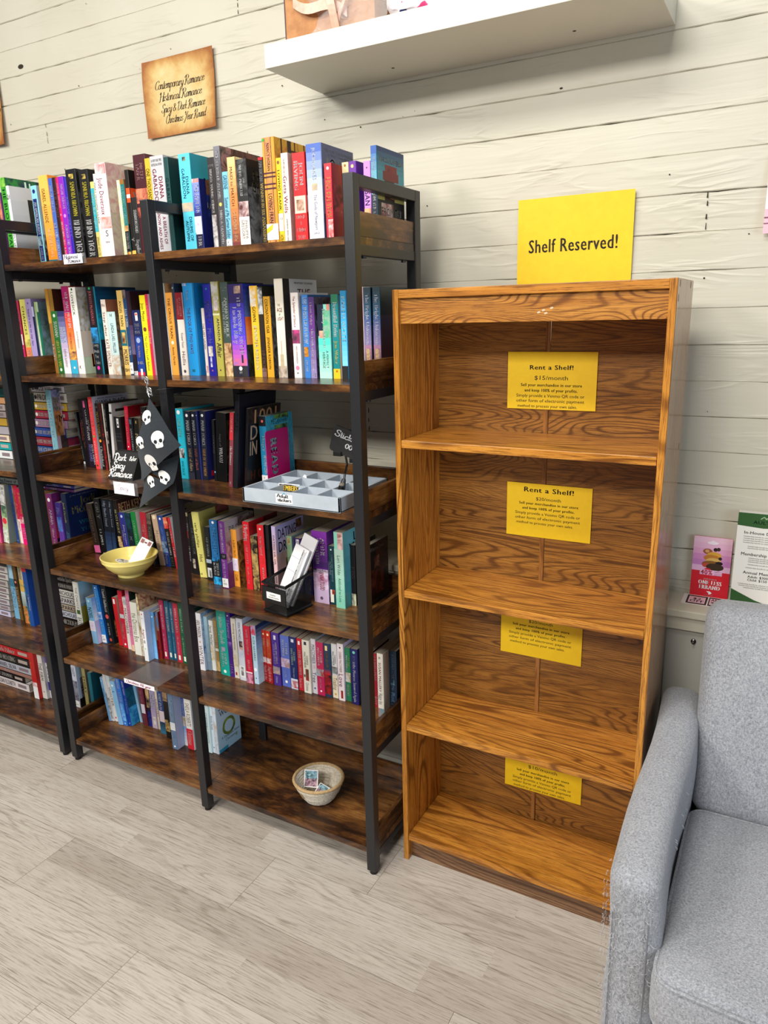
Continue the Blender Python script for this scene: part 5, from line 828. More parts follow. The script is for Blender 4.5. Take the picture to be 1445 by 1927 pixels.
(-0.4688,-0.3271,4,0.023,0.2052,0,'e02530','111','red book with white script, between black and black books, fourth shelf, right bay','right bay',(('c',0.06,'fff',0.14,0.5),('t','Bow Barrel',0.16,0.44,'fcc',0.3,0.7),('n',0.48,0.56,'a22','e02530',0.2,0.8),('t','REBECCA LEIGH',0.62,0.9,'fff',0.45,0.75)),(('r',0,1,'101012',0,1),),''),
(-0.4455,-0.3208,4,0.0132,0.2053,0,'121214','111','black book, between red and lavender-and-peach books, fourth shelf, right bay','right bay',(('t','DUSK',0.3,0.6,'222',0.14,0.86),),(),''),
(-0.4154,-0.3295,4,0.0134,0.2074,0,'e3bcc0','bdb6ea','lavender-and-peach book, between black and sage-green books, fourth shelf, right bay','right bay',(('g',0,0.5,'c9b9e6','e9bcb8'),('t','DATING DR. DIL',0.08,0.6,'223',0.25,0.75),('t','NISHA',0.66,0.86,'223',0.35,0.65)),(('g',0,0.4,'b9b4ec','c9b4d8'),('r',0.4,1,'dbb0b0',0,1),('h','DATING',0.06,0.2,'224',0.06,0.72),('h','DR. DIL',0.24,0.38,'224',0.06,0.8),('n',0.02,0.14,'221','964',0.72,0.92),('n',0.5,0.75,'511','a63',0.3,0.7)),''),
(-0.4016,-0.2816,4,0.0181,0.1679,0,'a3cda3','9bc','sage-green book, between lavender-and-peach and dark-purple books, fourth shelf, right bay','right bay',(('r',0.03,0.15,'ea6',0.2,0.7),('n',0.03,0.15,'fd9','222',0.3,0.7),('t','MARRY',0.3,0.55,'253',0.55,0.8),('t','INVITE',0.3,0.6,'253',0.2,0.45)),(),''),
(-0.3825,-0.2726,4,0.0246,0.1614,0,'3b1c62','314','dark-purple book with white bird, between sage-green and navy books, fourth shelf, right bay','right bay',(('n',0.02,0.15,'fff','3b1c62',0.3,0.75),('t','WICKED',0.3,0.7,'99c',0.14,0.86)),(),''),
(-0.3471,-0.2792,4,0.0288,0.1679,0,'1f2458','112','navy book with flame emblem, between dark-purple and purple books, fourth shelf, right bay','right bay',(('c',0.07,'f96',0.2,0.5),('h','BLAZE',0.13,0.15,'aab',0.1,0.9),('r',0.17,0.5,'111',0,1),('n',0.5,0.66,'966','211',0,1),('t','SMALLTOWN',0.72,0.93,'b86',0.5,0.75)),(),''),
(-0.2885,-0.3185,4,0.0502,0.2078,0,'5c1f80','4a1a70','purple book with bold white title, between navy and dark-teal books, fourth shelf, right bay','right bay',(('g',0,0.5,'83a','426'),('n',0.52,0.6,'dcd','3a1a4a',0,1),('r',0.58,1,'d9bfe2',0,1),('n',0.58,0.8,'e8d4ee','b8a',0,1),('t','AFTER',0.09,0.33,'fff',0.55,0.84),('t','WE COLLIDED',0.1,0.45,'fff',0.2,0.46),('t','ANNA TODD',0.56,0.82,'d23',0.4,0.75),('c',0.93,'657',0.1,0.5)),(('g',0,1,'83a','324'),('h','AFTER',0.1,0.3,'fff',0.2,1.2),('n',0.4,0.9,'dde','425',0,1)),''),
(-0.2378,-0.316,4,0.0191,0.1694,0,'123c46','134','small dark-teal book with library label, between purple and mint books, fourth shelf, right bay','right bay',(('c',0.06,'dee',0.14,0.5),('t','CHRISTINE WARREN',0.14,0.6,'9bc',0.45,0.75),('t','Big Bad Wolf',0.2,0.55,'ccd',0.2,0.4),('r',0.74,0.96,'eed',0.1,0.7),('n',0.74,0.82,'c43','222',0.4,0.9)),(),''),
(-0.2103,-0.3282,4,0.0292,0.2157,0,'8fdcc6','63b6cf','thick mint book with aqua cover, between dark-teal and black books, fourth shelf, right bay','right bay',(('n',0,0.22,'ecc','954',0.4,1),('g',0.22,1,'bdc','7ec8b0'),('t','Lori Wilde',0.3,0.56,'899',0.3,0.65),('t','Addicted to Love',0.6,0.92,'387',0.35,0.65)),(('g',0,1,'7cd','4ab'),('h','Lori',0.05,0.16,'223',0.3,0.95),('h','Wilde',0.18,0.3,'223',0.2,1),('h','Ad',0.4,0.5,'124',0.3,0.8),('h','to',0.56,0.63,'124',0.3,0.6)),''),
(-0.1793,-0.2968,4,0.0146,0.1738,0,'191416','111','small black book beside shelf post, between mint and black books, fourth shelf, right bay','right bay',(('t','KISS',0.3,0.6,'655',0.14,0.86),('n',0.8,1,'eec','222',0,1)),(),''),
(-0.1431,-0.2964,4,0.0168,0.175,0,'181012','1a1012','small black book with dark portrait cover, right of black one, fourth shelf, right bay','right bay',(('t','WINSTEAD',0.1,0.6,'877',0.14,0.86),),(('r',0,1,'181012',0,1),('n',0,0.5,'5a2418','2a1410',0.4,1),('h','a Winstead Jones',0.06,0.12,'ddd',0.05,0.8),('n',0.22,0.42,'b87a62','311',0.3,0.55),('n',0.42,0.85,'7a3428','2a1010',0.15,0.75),('r',0.93,0.94,'356',0.2,0.8)),''),
(-1.3378,-0.3,5,0.0288,0.2032,0,'ecebe2','9cd','white book with sky and meadow cover, fifth shelf, far-left unit','far-left unit',(('t','THE CHANCE',0.1,0.5,'ccc',0.3,0.7),('r',0.52,0.6,'463',0.2,0.8),('t','BASINGER',0.66,0.95,'999',0.14,0.86)),(('g',0,0.4,'9cd8f2','cef'),('r',0.45,0.8,'b8b84a',0,1)),''),
(-1.2323,-0.3276,5,0.0269,0.1695,-0.056,'79b3dc','a9c','small light-blue book with white label, left of bright blue one, fifth shelf, left bay','left bay',(('c',0.07,'cef',0.2,0.5),('t','NOEL',0.2,0.45,'356',0.14,0.86),('g',0.5,1,'9cf','8bd')),(('g',0,0.5,'8ad','eee'),('r',0.5,1,'cbd',0,1)),'lab'),
(-1.2013,-0.3114,5,0.0212,0.2145,-0.078,'2080d0','15a','bright blue book, between light-blue and black books, fifth shelf, left bay','left bay',(('c',0.05,'fff',0.15,0.5),('t','Donna Andrews',0.09,0.42,'cef',0.25,0.7),('n',0.46,0.58,'eef','2080d0',0,1),('t','Six Geese',0.62,0.8,'cef',0.3,0.8)),(),'lab2'),
(-1.1797,-0.3038,5,0.0244,0.2142,-0.051,'131719','0c171a','black book with bold white lettering, between bright blue and red books, fifth shelf, left bay','left bay',(('t','David Baldacci',0.06,0.45,'fff',0.25,0.8),('c',0.53,'d55',0.35,0.5),('t','st Lawn',0.64,0.85,'ddd',0.3,0.7),('c',0.93,'c44',0.25,0.5)),(('r',0,1,'0c171a',0,1),('n',0.6,0.9,'e95','122',0.1,0.6)),''),
(-1.1354,-0.2994,5,0.0202,0.1762,-0.051,'c81c24','cba','red book with white emblem, between black and crimson books, fifth shelf, left bay','left bay',(('r',0.03,0.13,'eee',0.25,0.7),),(),''),
(-1.1089,-0.3029,5,0.021,0.2093,0,'d01c38','a12','crimson book with silver band, between red and cream books, fifth shelf, left bay','left bay',(('t','Kinkade',0.15,0.4,'e88',0.14,0.86),('r',0.41,0.48,'ccc',0,1),('t','Christmas Book',0.55,0.85,'e99',0.14,0.86),('c',0.94,'fff',0.2,0.5)),(),''),
(-1.0835,-0.3066,5,0.0166,0.1905,0,'e6dcd4','ddd','cream book, between crimson and pink books, fifth shelf, left bay','left bay',(('t','MACOMBER',0.2,0.7,'b99',0.14,0.86),('n',0,0.15,'aaa','eee',0,1)),(),''),
(-1.0628,-0.3102,5,0.0167,0.2227,0,'dd7aa0','d79','pink book, between cream and ivory books, fifth shelf, left bay','left bay',(('t','Christmas Shop',0.1,0.8,'fce',0.14,0.86),('n',0.9,1,'eda','dd7aa0',0,1)),(('n',0,0.3,'243','111',0,1),),''),
(-1.0291,-0.3254,5,0.0312,0.1896,0,'e6e5da','dcd','thick ivory book with rounded spine, between pink and rust books, fifth shelf, left bay','left bay',(('t','the Christmas Box',0.2,0.75,'cca',0.14,0.86),),(),''),
(-0.9975,-0.3233,5,0.0097,0.2229,0,'a5502f','dcb','rust book with floral pattern, between ivory and white books, fifth shelf, left bay','left bay',(('n',0,0.3,'eda','422',0,1),('n',0.3,1,'eed','973',0,1)),(('n',0,0.3,'fda','a33',0,1),),''),
(-0.9632,-0.3458,5,0.0181,0.1763,0,'ededf0','a7c4ea','white book with red lettering, between rust and steel-blue books, fifth shelf, left bay','left bay',(('c',0.06,'c34',0.15,0.5),('c',0.14,'c34',0.1,0.5),('t','Angels',0.35,0.55,'d34',0.25,0.75),('n',0.58,0.64,'222','ededf0',0.2,0.7),('c',0.75,'9c8',0.15,0.5)),(('g',0,1,'c5d4f0','9ec4ec'),('h','G',0.82,0.93,'368',0.45,0.85)),''),
(-0.9447,-0.3195,5,0.015,0.1672,0,'5c99d0','47a','small steel-blue book, between white and dark-red books, fifth shelf, left bay','left bay',(('c',0.1,'fff',0.18,0.5),('g',0.2,1,'69c','8cf')),(('r',0.1,1,'b86',0,1),('r',0.6,1,'922',0,1)),''),
(-0.9293,-0.312,5,0.0113,0.1667,0,'7a2024','611','small dark-red book, between steel-blue and raspberry books, fifth shelf, left bay','left bay',(('n',0,0.4,'47a','965',0,1),('n',0.5,1,'a22','411',0,1)),(),''),
(-0.9175,-0.304,5,0.0194,0.2081,0,'b02350','923','raspberry book with white capitals, between dark-red and teal-blue books, fifth shelf, left bay','left bay',(('t','WINTER SOLSTICE',0.08,0.5,'fff',0.3,0.7),('t','Elin Hilderbrand',0.55,0.85,'fcd',0.3,0.65),('r',0.88,0.96,'eed',0.3,0.7)),(),''),
(-0.8978,-0.3011,5,0.0196,0.2077,0,'1c5878','146','teal-blue book, between raspberry and teal-blue books, fifth shelf, left bay','left bay',(('t','WINTER STORMS',0.1,0.52,'fff',0.3,0.75),('t','Elin Hilderbrand',0.57,0.86,'adf',0.3,0.65),('r',0.88,0.96,'eed',0.3,0.7)),(),''),
(-0.8777,-0.2999,5,0.0158,0.2051,0,'1c5878','146','teal-blue book, between teal-blue and red books, fifth shelf, left bay','left bay',(('t','WINTER STORMS',0.1,0.52,'fff',0.3,0.75),('t','Elin Hilderbrand',0.57,0.86,'adf',0.3,0.65),('r',0.88,0.96,'eed',0.3,0.7)),(),''),
(-0.8579,-0.3031,5,0.0217,0.2074,0,'c02440','ddd','red book with white capitals, between teal-blue and green books, fifth shelf, left bay','left bay',(('t','WINTER STREET',0.08,0.5,'fff',0.3,0.7),('t','Elin Hilderbrand',0.55,0.86,'fcd',0.3,0.65),('r',0.88,0.96,'eed',0.3,0.7)),(),''),
(-0.8343,-0.3043,5,0.0229,0.2149,0,'17583a','154','green book with white capitals, right of red one, fifth shelf, left bay','left bay',(('t','WINTER STROLL',0.1,0.5,'dfd',0.3,0.65),('t','Elin Hilderbrand',0.55,0.86,'bdb',0.3,0.65),('r',0.88,0.96,'eed',0.3,0.7)),(),''),
(-0.7648,-0.3159,5,0.0126,0.1778,0,'ddd','ccc','thin white book beside shelf post, left of white one, fifth shelf, right bay','right bay',(('n',0.5,1,'eee','997',0,1),),(),''),
(-0.7518,-0.3134,5,0.0218,0.1965,0,'e8e8ee','b9cfe4','white book with twig-patterned cover, between white and dusty-blue books, fifth shelf, right bay','right bay',(('t','IAN MARKIN',0.12,0.42,'b88',0.14,0.86),('c',0.5,'ca7',0.15,0.5),('t','WINTER',0.56,0.9,'dbb',0.14,0.86)),(('n',0,0.7,'b9cfe8','47a',0,1),('n',0,0.7,'d3e0f0','446',0.4,1),('n',0.65,1,'736','a68',0.1,0.6)),''),
(-0.7296,-0.3028,5,0.016,0.1842,0,'8fb0c4','9bc','thin dusty-blue book, between white and white books, fifth shelf, right bay','right bay',(('g',0,1,'9bc','789'),),(),''),
(-0.7131,-0.2988,5,0.016,0.1726,0,'eceae2','eee','white book with gold lower picture, between dusty-blue and bronze books, fifth shelf, right bay','right bay',(('t','Jane Heller',0.1,0.5,'aa8',0.14,0.86),('n',0.5,0.8,'ca6','eceae2',0,1)),(),''),
(-0.6967,-0.2948,5,0.0142,0.1741,0,'a8854a','976','bronze book, between white and teal-green books, fifth shelf, right bay','right bay',(('t','Christmas Bells',0.1,0.55,'edc',0.14,0.86),('r',0.55,0.6,'eed',0,1),('n',0.8,1,'ec8','a8854a',0,1)),(),''),
(-0.6708,-0.3069,5,0.0368,0.2188,0,'12a595','187','thick teal-green book with white script, between bronze and purple books, fifth shelf, right bay','right bay',(('t','Christmas Shopaholic',0.06,0.52,'fff',0.25,0.75),('n',0.56,0.62,'8ad','c9a',0.3,0.7),('t','SOPHIE',0.65,0.84,'fff',0.55,0.82),('t','KINSELLA',0.62,0.88,'fff',0.2,0.48),('c',0.94,'efe',0.16,0.5)),(),''),
(-0.6333,-0.3063,5,0.0169,0.2171,0,'472080','318','purple book, between teal-green and cream books, fifth shelf, right bay','right bay',(('c',0.05,'fff',0.14,0.5),('t','Harmony',0.12,0.4,'cbe',0.14,0.86),('n',0.45,0.55,'96c','472080',0,1),('t','ELLA',0.8,0.95,'c9d',0.14,0.86)),(),''),
(-0.6157,-0.3058,5,0.0189,0.2007,0,'ebe3d2','eee','cream book with bold Christmas title, between purple and blue-white books, fifth shelf, right bay','right bay',(('t','Finding Christmas',0.06,0.55,'a98',0.4,0.75),('n',0.6,0.8,'cb8','ebe3d2',0,1),('r',0.9,0.95,'a33',0.25,0.6)),(),''),
(-0.5916,-0.3094,5,0.0249,0.2069,0,'d8dce8','c5cfe8','blue-white book, between cream and red books, fifth shelf, right bay','right bay',(('t','FERN MICHAELS',0.06,0.35,'779',0.3,0.7),('n',0.36,0.5,'322','fcb',0.3,0.85),('n',0.5,0.62,'abc','dde',0.2,0.9),('r',0.76,0.95,'eee',0,1),('n',0.78,0.92,'333','eee',0.3,0.7)),(),''),
(-0.5613,-0.3138,5,0.0254,0.19,0,'c81b3c','811','red book with picture foot, between blue-white and ice-blue books, fifth shelf, right bay','right bay',(('t','DEBBIE MACOMBER',0.06,0.5,'fcc',0.35,0.7),('t','ANGELS',0.58,0.76,'fdd',0.35,0.7),('r',0.8,0.82,'eee',0,1),('n',0.82,1,'e9b','422',0,1)),(('n',0.3,1,'a33','432',0,1),),''),
(-0.5355,-0.3091,5,0.0172,0.1935,0,'bcd8ec','9bd','ice-blue book with rounded spine, between red and orange-red books, fifth shelf, right bay','right bay',(('n',0,0.16,'c34','9be',0,1),('t','SUZIE NAVARRO',0.18,0.6,'6a8',0.3,0.75),('c',0.75,'fff',0.35,0.5),('c',0.9,'222',0.12,0.5)),(('g',0,0.4,'236','8be'),('g',0.4,1,'9ce','cef'),('n',0.72,0.85,'124','8ae',0.3,0.9)),''),
(-0.5179,-0.2816,5,0.0142,0.1706,0,'c23020','a21','orange-red book, between ice-blue and orange-red books, fifth shelf, right bay','right bay',(('c',0.07,'fda',0.25,0.5),('t','Debbie',0.15,0.3,'fda',0.14,0.86),('t','MACOMBER',0.3,0.52,'f94',0.14,0.86),('n',0.52,0.62,'fff','c23020',0,1),('r',0.64,1,'a81c24',0,1),('t','Angels at the',0.68,0.97,'fcc',0.14,0.86)),(),''),
(-0.4995,-0.2859,5,0.0178,0.1734,0,'c23020','a21','orange-red book, between orange-red and purple books, fifth shelf, right bay','right bay',(('c',0.07,'fda',0.25,0.5),('t','Debbie',0.15,0.3,'fda',0.14,0.86),('t','MACOMBER',0.3,0.52,'f94',0.14,0.86),('n',0.52,0.62,'fff','c23020',0,1),('r',0.64,1,'a81c24',0,1),('t','Angels at the',0.68,0.97,'fcc',0.14,0.86)),(),''),
(-0.4771,-0.2879,5,0.0273,0.1741,0,'4a2c8e','427','purple book with two author names, between orange-red and periwinkle books, fifth shelf, right bay','right bay',(('r',0.05,0.13,'dde',0.35,0.65),('t','DEBBIE MACOMBER',0.18,0.58,'fff',0.5,0.75),('t','SHEILA ROBERTS',0.22,0.6,'ecf',0.2,0.45),('n',0.64,0.78,'ca9','568',0,1),('t','Christmas',0.82,0.96,'ddf',0.14,0.86)),(),''),
(-0.4493,-0.2817,5,0.0327,0.1679,0,'5a6fc4','56b','small periwinkle book with winter village band, between purple and navy books, fifth shelf, right bay','right bay',(('t','DEBBIE',0.14,0.38,'fff',0.58,0.84),('t','MACOMBER',0.08,0.4,'fff',0.2,0.48),('n',0.44,0.62,'dcf','a88',0,1),('t','Glad Tidings',0.66,0.84,'bcf',0.14,0.86),('c',0.9,'fff',0.14,0.5)),(),''),
(-0.4148,-0.2831,5,0.0256,0.1704,0,'1d2a66','124','small navy book with white foot picture, between periwinkle and red books, fifth shelf, right bay','right bay',(('r',0.04,0.1,'dde',0.3,0.7),('t','DEBBIE',0.28,0.46,'dfd',0.52,0.8),('t','MACOMBER',0.22,0.54,'dfd',0.18,0.46),('t','Christmas Letters',0.58,0.78,'def',0.3,0.7),('r',0.8,1,'d8dcec',0,1),('n',0.84,0.98,'a34','eee',0,1)),(),''),
(-0.3888,-0.2812,5,0.0183,0.1696,0,'c4202f','b22','small red book with white lettering, between navy and ivory books, fifth shelf, right bay','right bay',(('r',0.05,0.12,'eee',0.3,0.7),('t','DEBBIE MACOMBER',0.22,0.7,'fdd',0.25,0.8),('t','Alaska Home',0.76,0.95,'fcc',0.14,0.86)),(),''),
(-0.3662,-0.2862,5,0.026,0.1712,0,'e4e0d2','ddc','ivory book with red-coated figure, between red and pale-grey books, fifth shelf, right bay','right bay',(('r',0.03,0.09,'234',0.3,0.65),('t','DEBBIE',0.28,0.46,'998',0.55,0.8),('t','MACOMBER',0.22,0.52,'887',0.2,0.48),('n',0.54,0.76,'b2232f','443',0.35,0.8),('r',0.65,0.7,'354',0.1,0.3),('t','Christmas',0.8,0.96,'baa',0.14,0.86)),(),''),
(-0.3398,-0.2786,5,0.017,0.177,0,'d6d2da','bcd','small pale-grey book with red motif, between ivory and raspberry books, fifth shelf, right bay','right bay',(('t','MACOMBER',0.1,0.45,'a9a',0.14,0.86),('n',0.46,0.54,'a22','d6d2da',0.3,0.8),('t','Tree',0.6,0.8,'99b',0.14,0.86),('c',0.9,'569',0.2,0.5)),(),''),
(-0.3222,-0.2787,5,0.0259,0.1704,0,'bf2457','b25','small raspberry book, between pale-grey and dark-blue-and-red books, fifth shelf, right bay','right bay',(('t','DEBBIE',0.16,0.4,'fff',0.55,0.84),('t','MACOMBER',0.1,0.44,'fff',0.18,0.48),('n',0.5,0.64,'9cd','a43',0,1),('t','There is Snow',0.68,0.86,'fbd',0.14,0.86),('c',0.92,'fff',0.12,0.5)),(),''),
(-0.2959,-0.278,5,0.0234,0.1707,0,'233c5c','157','small dark-blue-and-red book, between raspberry and white books, fifth shelf, right bay','right bay',(('r',0.04,0.13,'fd9',0.25,0.6),('t','DEBBIE MACOMBER',0.16,0.48,'a84',0.14,0.86),('g',0.46,0.58,'233c5c','c21f2f'),('n',0.58,0.85,'c21f2f','311',0,1),('n',0.76,0.95,'a22','111',0,1)),(),''),
(-0.2722,-0.2733,5,0.0198,0.1732,0,'dedddf','cce','small white book, between dark-blue-and-red and pinkish-white books, fifth shelf, right bay','right bay',(('t','DEBBIE',0.2,0.36,'999',0.55,0.8),('t','MACOMBER',0.14,0.4,'889',0.15,0.5),('n',0.42,0.55,'acc','766',0,1),('r',0.58,1,'f0e2c8',0,1),('t','Trading',0.62,0.85,'cb9',0.14,0.86),('c',0.93,'ca5',0.2,0.5)),(),''),
(-0.2484,-0.2787,5,0.0211,0.1807,0,'efe4e8','dce','small pinkish-white book with couple silhouette, between white and green books, fifth shelf, right bay','right bay',(('c',0.07,'234',0.14,0.5),('t','DEBBIE MACOMBER',0.14,0.5,'dab',0.3,0.7),('t','Love',0.52,0.76,'d9b',0.14,0.86),('n',0.82,0.96,'a22','311',0.4,0.75)),(),''),
(-0.2269,-0.2715,5,0.018,0.1687,0,'1e7a50','174','green book with winter picture, between pinkish-white and dark-navy books, fifth shelf, right bay','right bay',(('t','DEBBIE',0.18,0.36,'cc6',0.55,0.85),('t','MACOMBER',0.14,0.44,'fff',0.15,0.45),('n',0.46,0.64,'dee','a85',0,1),('t','The Forever',0.68,0.9,'cdb',0.14,0.86)),(),''),
(-0.2028,-0.2799,5,0.0237,0.1741,0,'171a62','114','small dark-navy book with white script, between green and cream books, fifth shelf, right bay','right bay',(('c',0.06,'7cb',0.2,0.5),('t','MICHAELS',0.12,0.25,'99c',0.14,0.86),('t','Tribe Monroe Snowed Again',0.22,0.96,'eef',0.3,0.7)),(),''),
(-0.153,-0.26,5,0.0128,0.169,0,'ddd8cc','ccc','thick cream book behind shelf post, between dark-navy and red books, fifth shelf, right bay','right bay',(('c',0.05,'333',0.2,0.5),('t','DEBBIE',0.15,0.6,'997',0.14,0.86)),(('r',0,1,'111',0,1),),''),
(-0.1359,-0.2668,5,0.0123,0.1677,0,'a81b2e','a12','small red book, between cream and ivory books, fifth shelf, right bay','right bay',(('t','CHRISTMAS',0.05,0.5,'daa',0.14,0.86),('t','KELLY',0.8,0.95,'fcc',0.14,0.86)),(),''),
(-0.1006,-0.3071,5,0.0195,0.1937,0,'e7e2d6','dcb','ivory book, between red and navy books, fifth shelf, right bay','right bay',(('h','H',0.05,0.09,'333',0.25,0.6),('t','SUSAN MALLERY',0.14,0.6,'a45',0.25,0.65),('t','Happy Inn',0.62,0.8,'998',0.14,0.86),('n',0.86,1,'59a','b76',0,1)),(),''),
(-0.0808,-0.2751,5,0.024,0.1925,0,'17324c','111a24','navy book with white script, right of ivory one, fifth shelf, right bay','right bay',(('t','JEAN MELTZER',0.06,0.44,'89a',0.3,0.65),('n',0.46,0.54,'9cd','17324c',0.2,0.7),('t','Mazel',0.55,0.7,'9bd',0.3,0.7),('t','Most Ride',0.66,0.98,'9cf',0.2,0.8)),(('r',0,1,'0d1014',0,1),('c',0.5,'555',0.04,0.4)),''),
(-1.4603,-0.3,6,0.0377,0.1737,0,'92b36a','a86','leaf-green book, left of white-lilac one, bottom shelf, far-left unit','far-left unit',(('t','THE GARDEN',0.1,0.6,'573',0.14,0.86),('r',0.7,0.78,'bcc',0.2,0.6)),(),''),
(-1.4222,-0.3,6,0.0323,0.182,0,'cfd4e4','c5d8e8','white-lilac book, between leaf-green and olive-tan books, bottom shelf, far-left unit','far-left unit',(('t','SWEET',0.1,0.3,'99b',0.14,0.86),('n',0.4,0.85,'445','99a',0,1)),(('r',0,1,'bcd6ee',0,1),('n',0.35,0.8,'322','a9b',0.1,0.9),('r',0.8,1,'181a1e',0,1)),'lab2'),
(-1.3576,-0.3,6,0.0179,0.1788,0,'a59c62','765','olive-tan book, between white-lilac and dark-teal books, bottom shelf, far-left unit','far-left unit',(('t','STORY',0.2,0.6,'775',0.14,0.86),),(),''),
(-1.3267,-0.3,6,0.0177,0.1616,0,'177080','156','short dark-teal book, right of olive-tan one, bottom shelf, far-left unit','far-left unit',(('c',0.8,'eff',0.15,0.5),),(),''),
(-1.2227,-0.3146,6,0.0122,0.1687,-0.122,'78aede','eee','sky-blue book, left of white one, bottom shelf, left bay','left bay',(('c',0.08,'cef',0.2,0.5),('t','Frost',0.2,0.5,'479',0.14,0.86)),(('n',0.3,1,'eee','444',0,1),),''),
(-1.21,-0.3106,6,0.0112,0.1823,-0.122,'dfe0e4','ddd','white book with dark figure, between sky-blue and white books, bottom shelf, left bay','left bay',(('n',0.5,0.95,'eee','222',0,1),),(),''),
(-1.1983,-0.3071,6,0.0155,0.1857,-0.122,'ecebe8','dee','white book with red foot mark, between white and light-blue books, bottom shelf, left bay','left bay',(('n',0,0.18,'cdd','eee',0,1),('t','WINTER',0.25,0.7,'cbb',0.14,0.86),('c',0.92,'c35',0.25,0.5)),(),''),
(-1.1707,-0.3166,6,0.0222,0.168,-0.122,'86bce4','9be','light-blue book, between white and blue books, bottom shelf, left bay','left bay',(('c',0.1,'fff',0.2,0.5),('r',0.23,0.25,'368',0.2,0.7)),(),''),
(-1.1479,-0.3131,6,0.0192,0.1906,-0.091,'2f74cf','26b','blue book, between light-blue and dark-blue books, bottom shelf, left bay','left bay',(('t','ANNE PERRY',0.05,0.25,'fff',0.14,0.86),('t','CHRISTMAS',0.32,0.7,'cdf',0.14,0.86),('n',0.55,0.9,'8cf','2f74cf',0,1),('c',0.95,'9cf',0.2,0.5)),(),''),
(-1.1282,-0.3072,6,0.0122,0.1829,-0.091,'1c3fa0','1577b8','dark-blue book, between blue and pale-blue books, bottom shelf, left bay','left bay',(('t','ANNE PERRY',0.05,0.35,'fff',0.2,0.85),('t','A Christmas',0.42,0.75,'9bf',0.14,0.86),('c',0.94,'9cf',0.2,0.5)),(('r',0,0.22,'1a2f90',0,1),('h','P',0.08,0.24,'fff',0.25,0.8),('n',0.22,0.62,'156a8c','0f4a66',0,1),('n',0.62,1,'4ab8f0','147ac0',0,1)),''),
(-1.1111,-0.2711,6,0.0124,0.1411,-0.122,'8ab8d8','9bd','thin pale-blue book, between dark-blue and maroon books, bottom shelf, left bay','left bay',(('g',0,1,'7ac','acd'),),(),''),
(-1.0875,-0.2792,6,0.0233,0.1495,-0.051,'6f2a38','623','maroon book with white label, between pale-blue and navy-black books, bottom shelf, left bay','left bay',(('t','JODI THOMAS',0.1,0.4,'c9a',0.14,0.86),('r',0.44,0.68,'d8d4e0',0.15,0.95),('t','MISTLETOE',0.74,0.95,'a77',0.14,0.86)),(),''),
(-1.0638,-0.2751,6,0.0179,0.1479,0,'1a1f38','223','navy-black book with starry spine, between maroon and lilac-grey books, bottom shelf, left bay','left bay',(('n',0,0.5,'ca7','112',0,1),('n',0.6,1,'239','112',0,1)),(),''),
(-1.0435,-0.2767,6,0.0252,0.1502,0,'9f93b4','98a','lilac-grey book with white bird, between navy-black and cream books, bottom shelf, left bay','left bay',(('t','SHARON',0.08,0.45,'dde',0.14,0.86),('g',0.5,1,'a9b','cbc'),('n',0.7,0.9,'eee','a98',0.3,0.8)),(),''),
(-1.0179,-0.2755,6,0.0117,0.1531,0,'d8ccb8','bbb','thin cream book, between lilac-grey and blue books, bottom shelf, left bay','left bay',(('t','COUNTRY',0.2,0.7,'988',0.14,0.86),),(),''),
(-0.9915,-0.289,6,0.0273,0.1645,0,'243f7c','247','small blue book with pale label, between cream and black books, bottom shelf, left bay','left bay',(('t','TERRY SPEAR',0.05,0.44,'fff',0.25,0.7),('r',0.46,0.72,'dccad0',0.1,0.95),('g',0.75,1,'245','379')),(),''),
(-0.951,-0.3024,6,0.0225,0.1782,0,'161414','111','small black book with gold glints, between blue and slate-blue books, bottom shelf, left bay','left bay',(('n',0,0.2,'a86','161414',0,1),('n',0.6,0.85,'ca6','161414',0,1)),(),''),
(-0.8851,-0.3414,6,0.0235,0.2082,0,'5f7897','b4c0e0','slate-blue book, between black and blue-and-white books, bottom shelf, left bay','left bay',(('t','The Snow Rabbit',0.12,0.5,'cde',0.25,0.75),('r',0.52,0.66,'d8dade',0,1),('t','ANDREWS',0.7,0.85,'abc',0.14,0.86),('c',0.95,'fff',0.15,0.5)),(('r',0,1,'aebbe0',0,1),),''),
(-0.8609,-0.3081,6,0.0137,0.1849,0,'3c5ea8','bcd','thin blue-and-white book, between slate-blue and white books, bottom shelf, left bay','left bay',(('t','CHRISTMAS',0.06,0.4,'dde',0.14,0.86),('n',0.4,0.6,'ddd','a97',0,1),('g',0.6,1,'8ad','eee')),(),''),
(-0.8376,-0.3176,6,0.0288,0.1915,0,'e9e7e4','ddd','white book with red foot panel, right of blue-and-white one, bottom shelf, left bay','left bay',(('t','SHEILA ROBERTS',0.1,0.55,'cb9',0.14,0.86),('r',0.6,1,'cf2233',0,1),('t','Christmas',0.64,0.92,'fcc',0.14,0.86)),(),''),
(-0.7805,-0.2995,6,0.0089,0.1734,0,'26b4ee','2ad','thin cyan-blue book beside shelf post, left of pale aqua one, bottom shelf, right bay','right bay',(('g',0.6,1,'26b4ee','eef'),),(),''),
(-0.7664,-0.3046,6,0.0217,0.1732,0,'cfe6ea','dee','pale aqua book, between cyan-blue and ice-white books, bottom shelf, right bay','right bay',(('t','CORNWALL GHOSTS',0.15,0.8,'8ab',0.3,0.7),),(),''),
(-0.7444,-0.2987,6,0.0119,0.1713,0,'d8ebf8','def','ice-white book, between pale aqua and pale-blue books, bottom shelf, right bay','right bay',(('t','Brenda Novak',0.2,0.5,'a9b',0.14,0.86),('c',0.88,'459',0.2,0.5)),(),''),
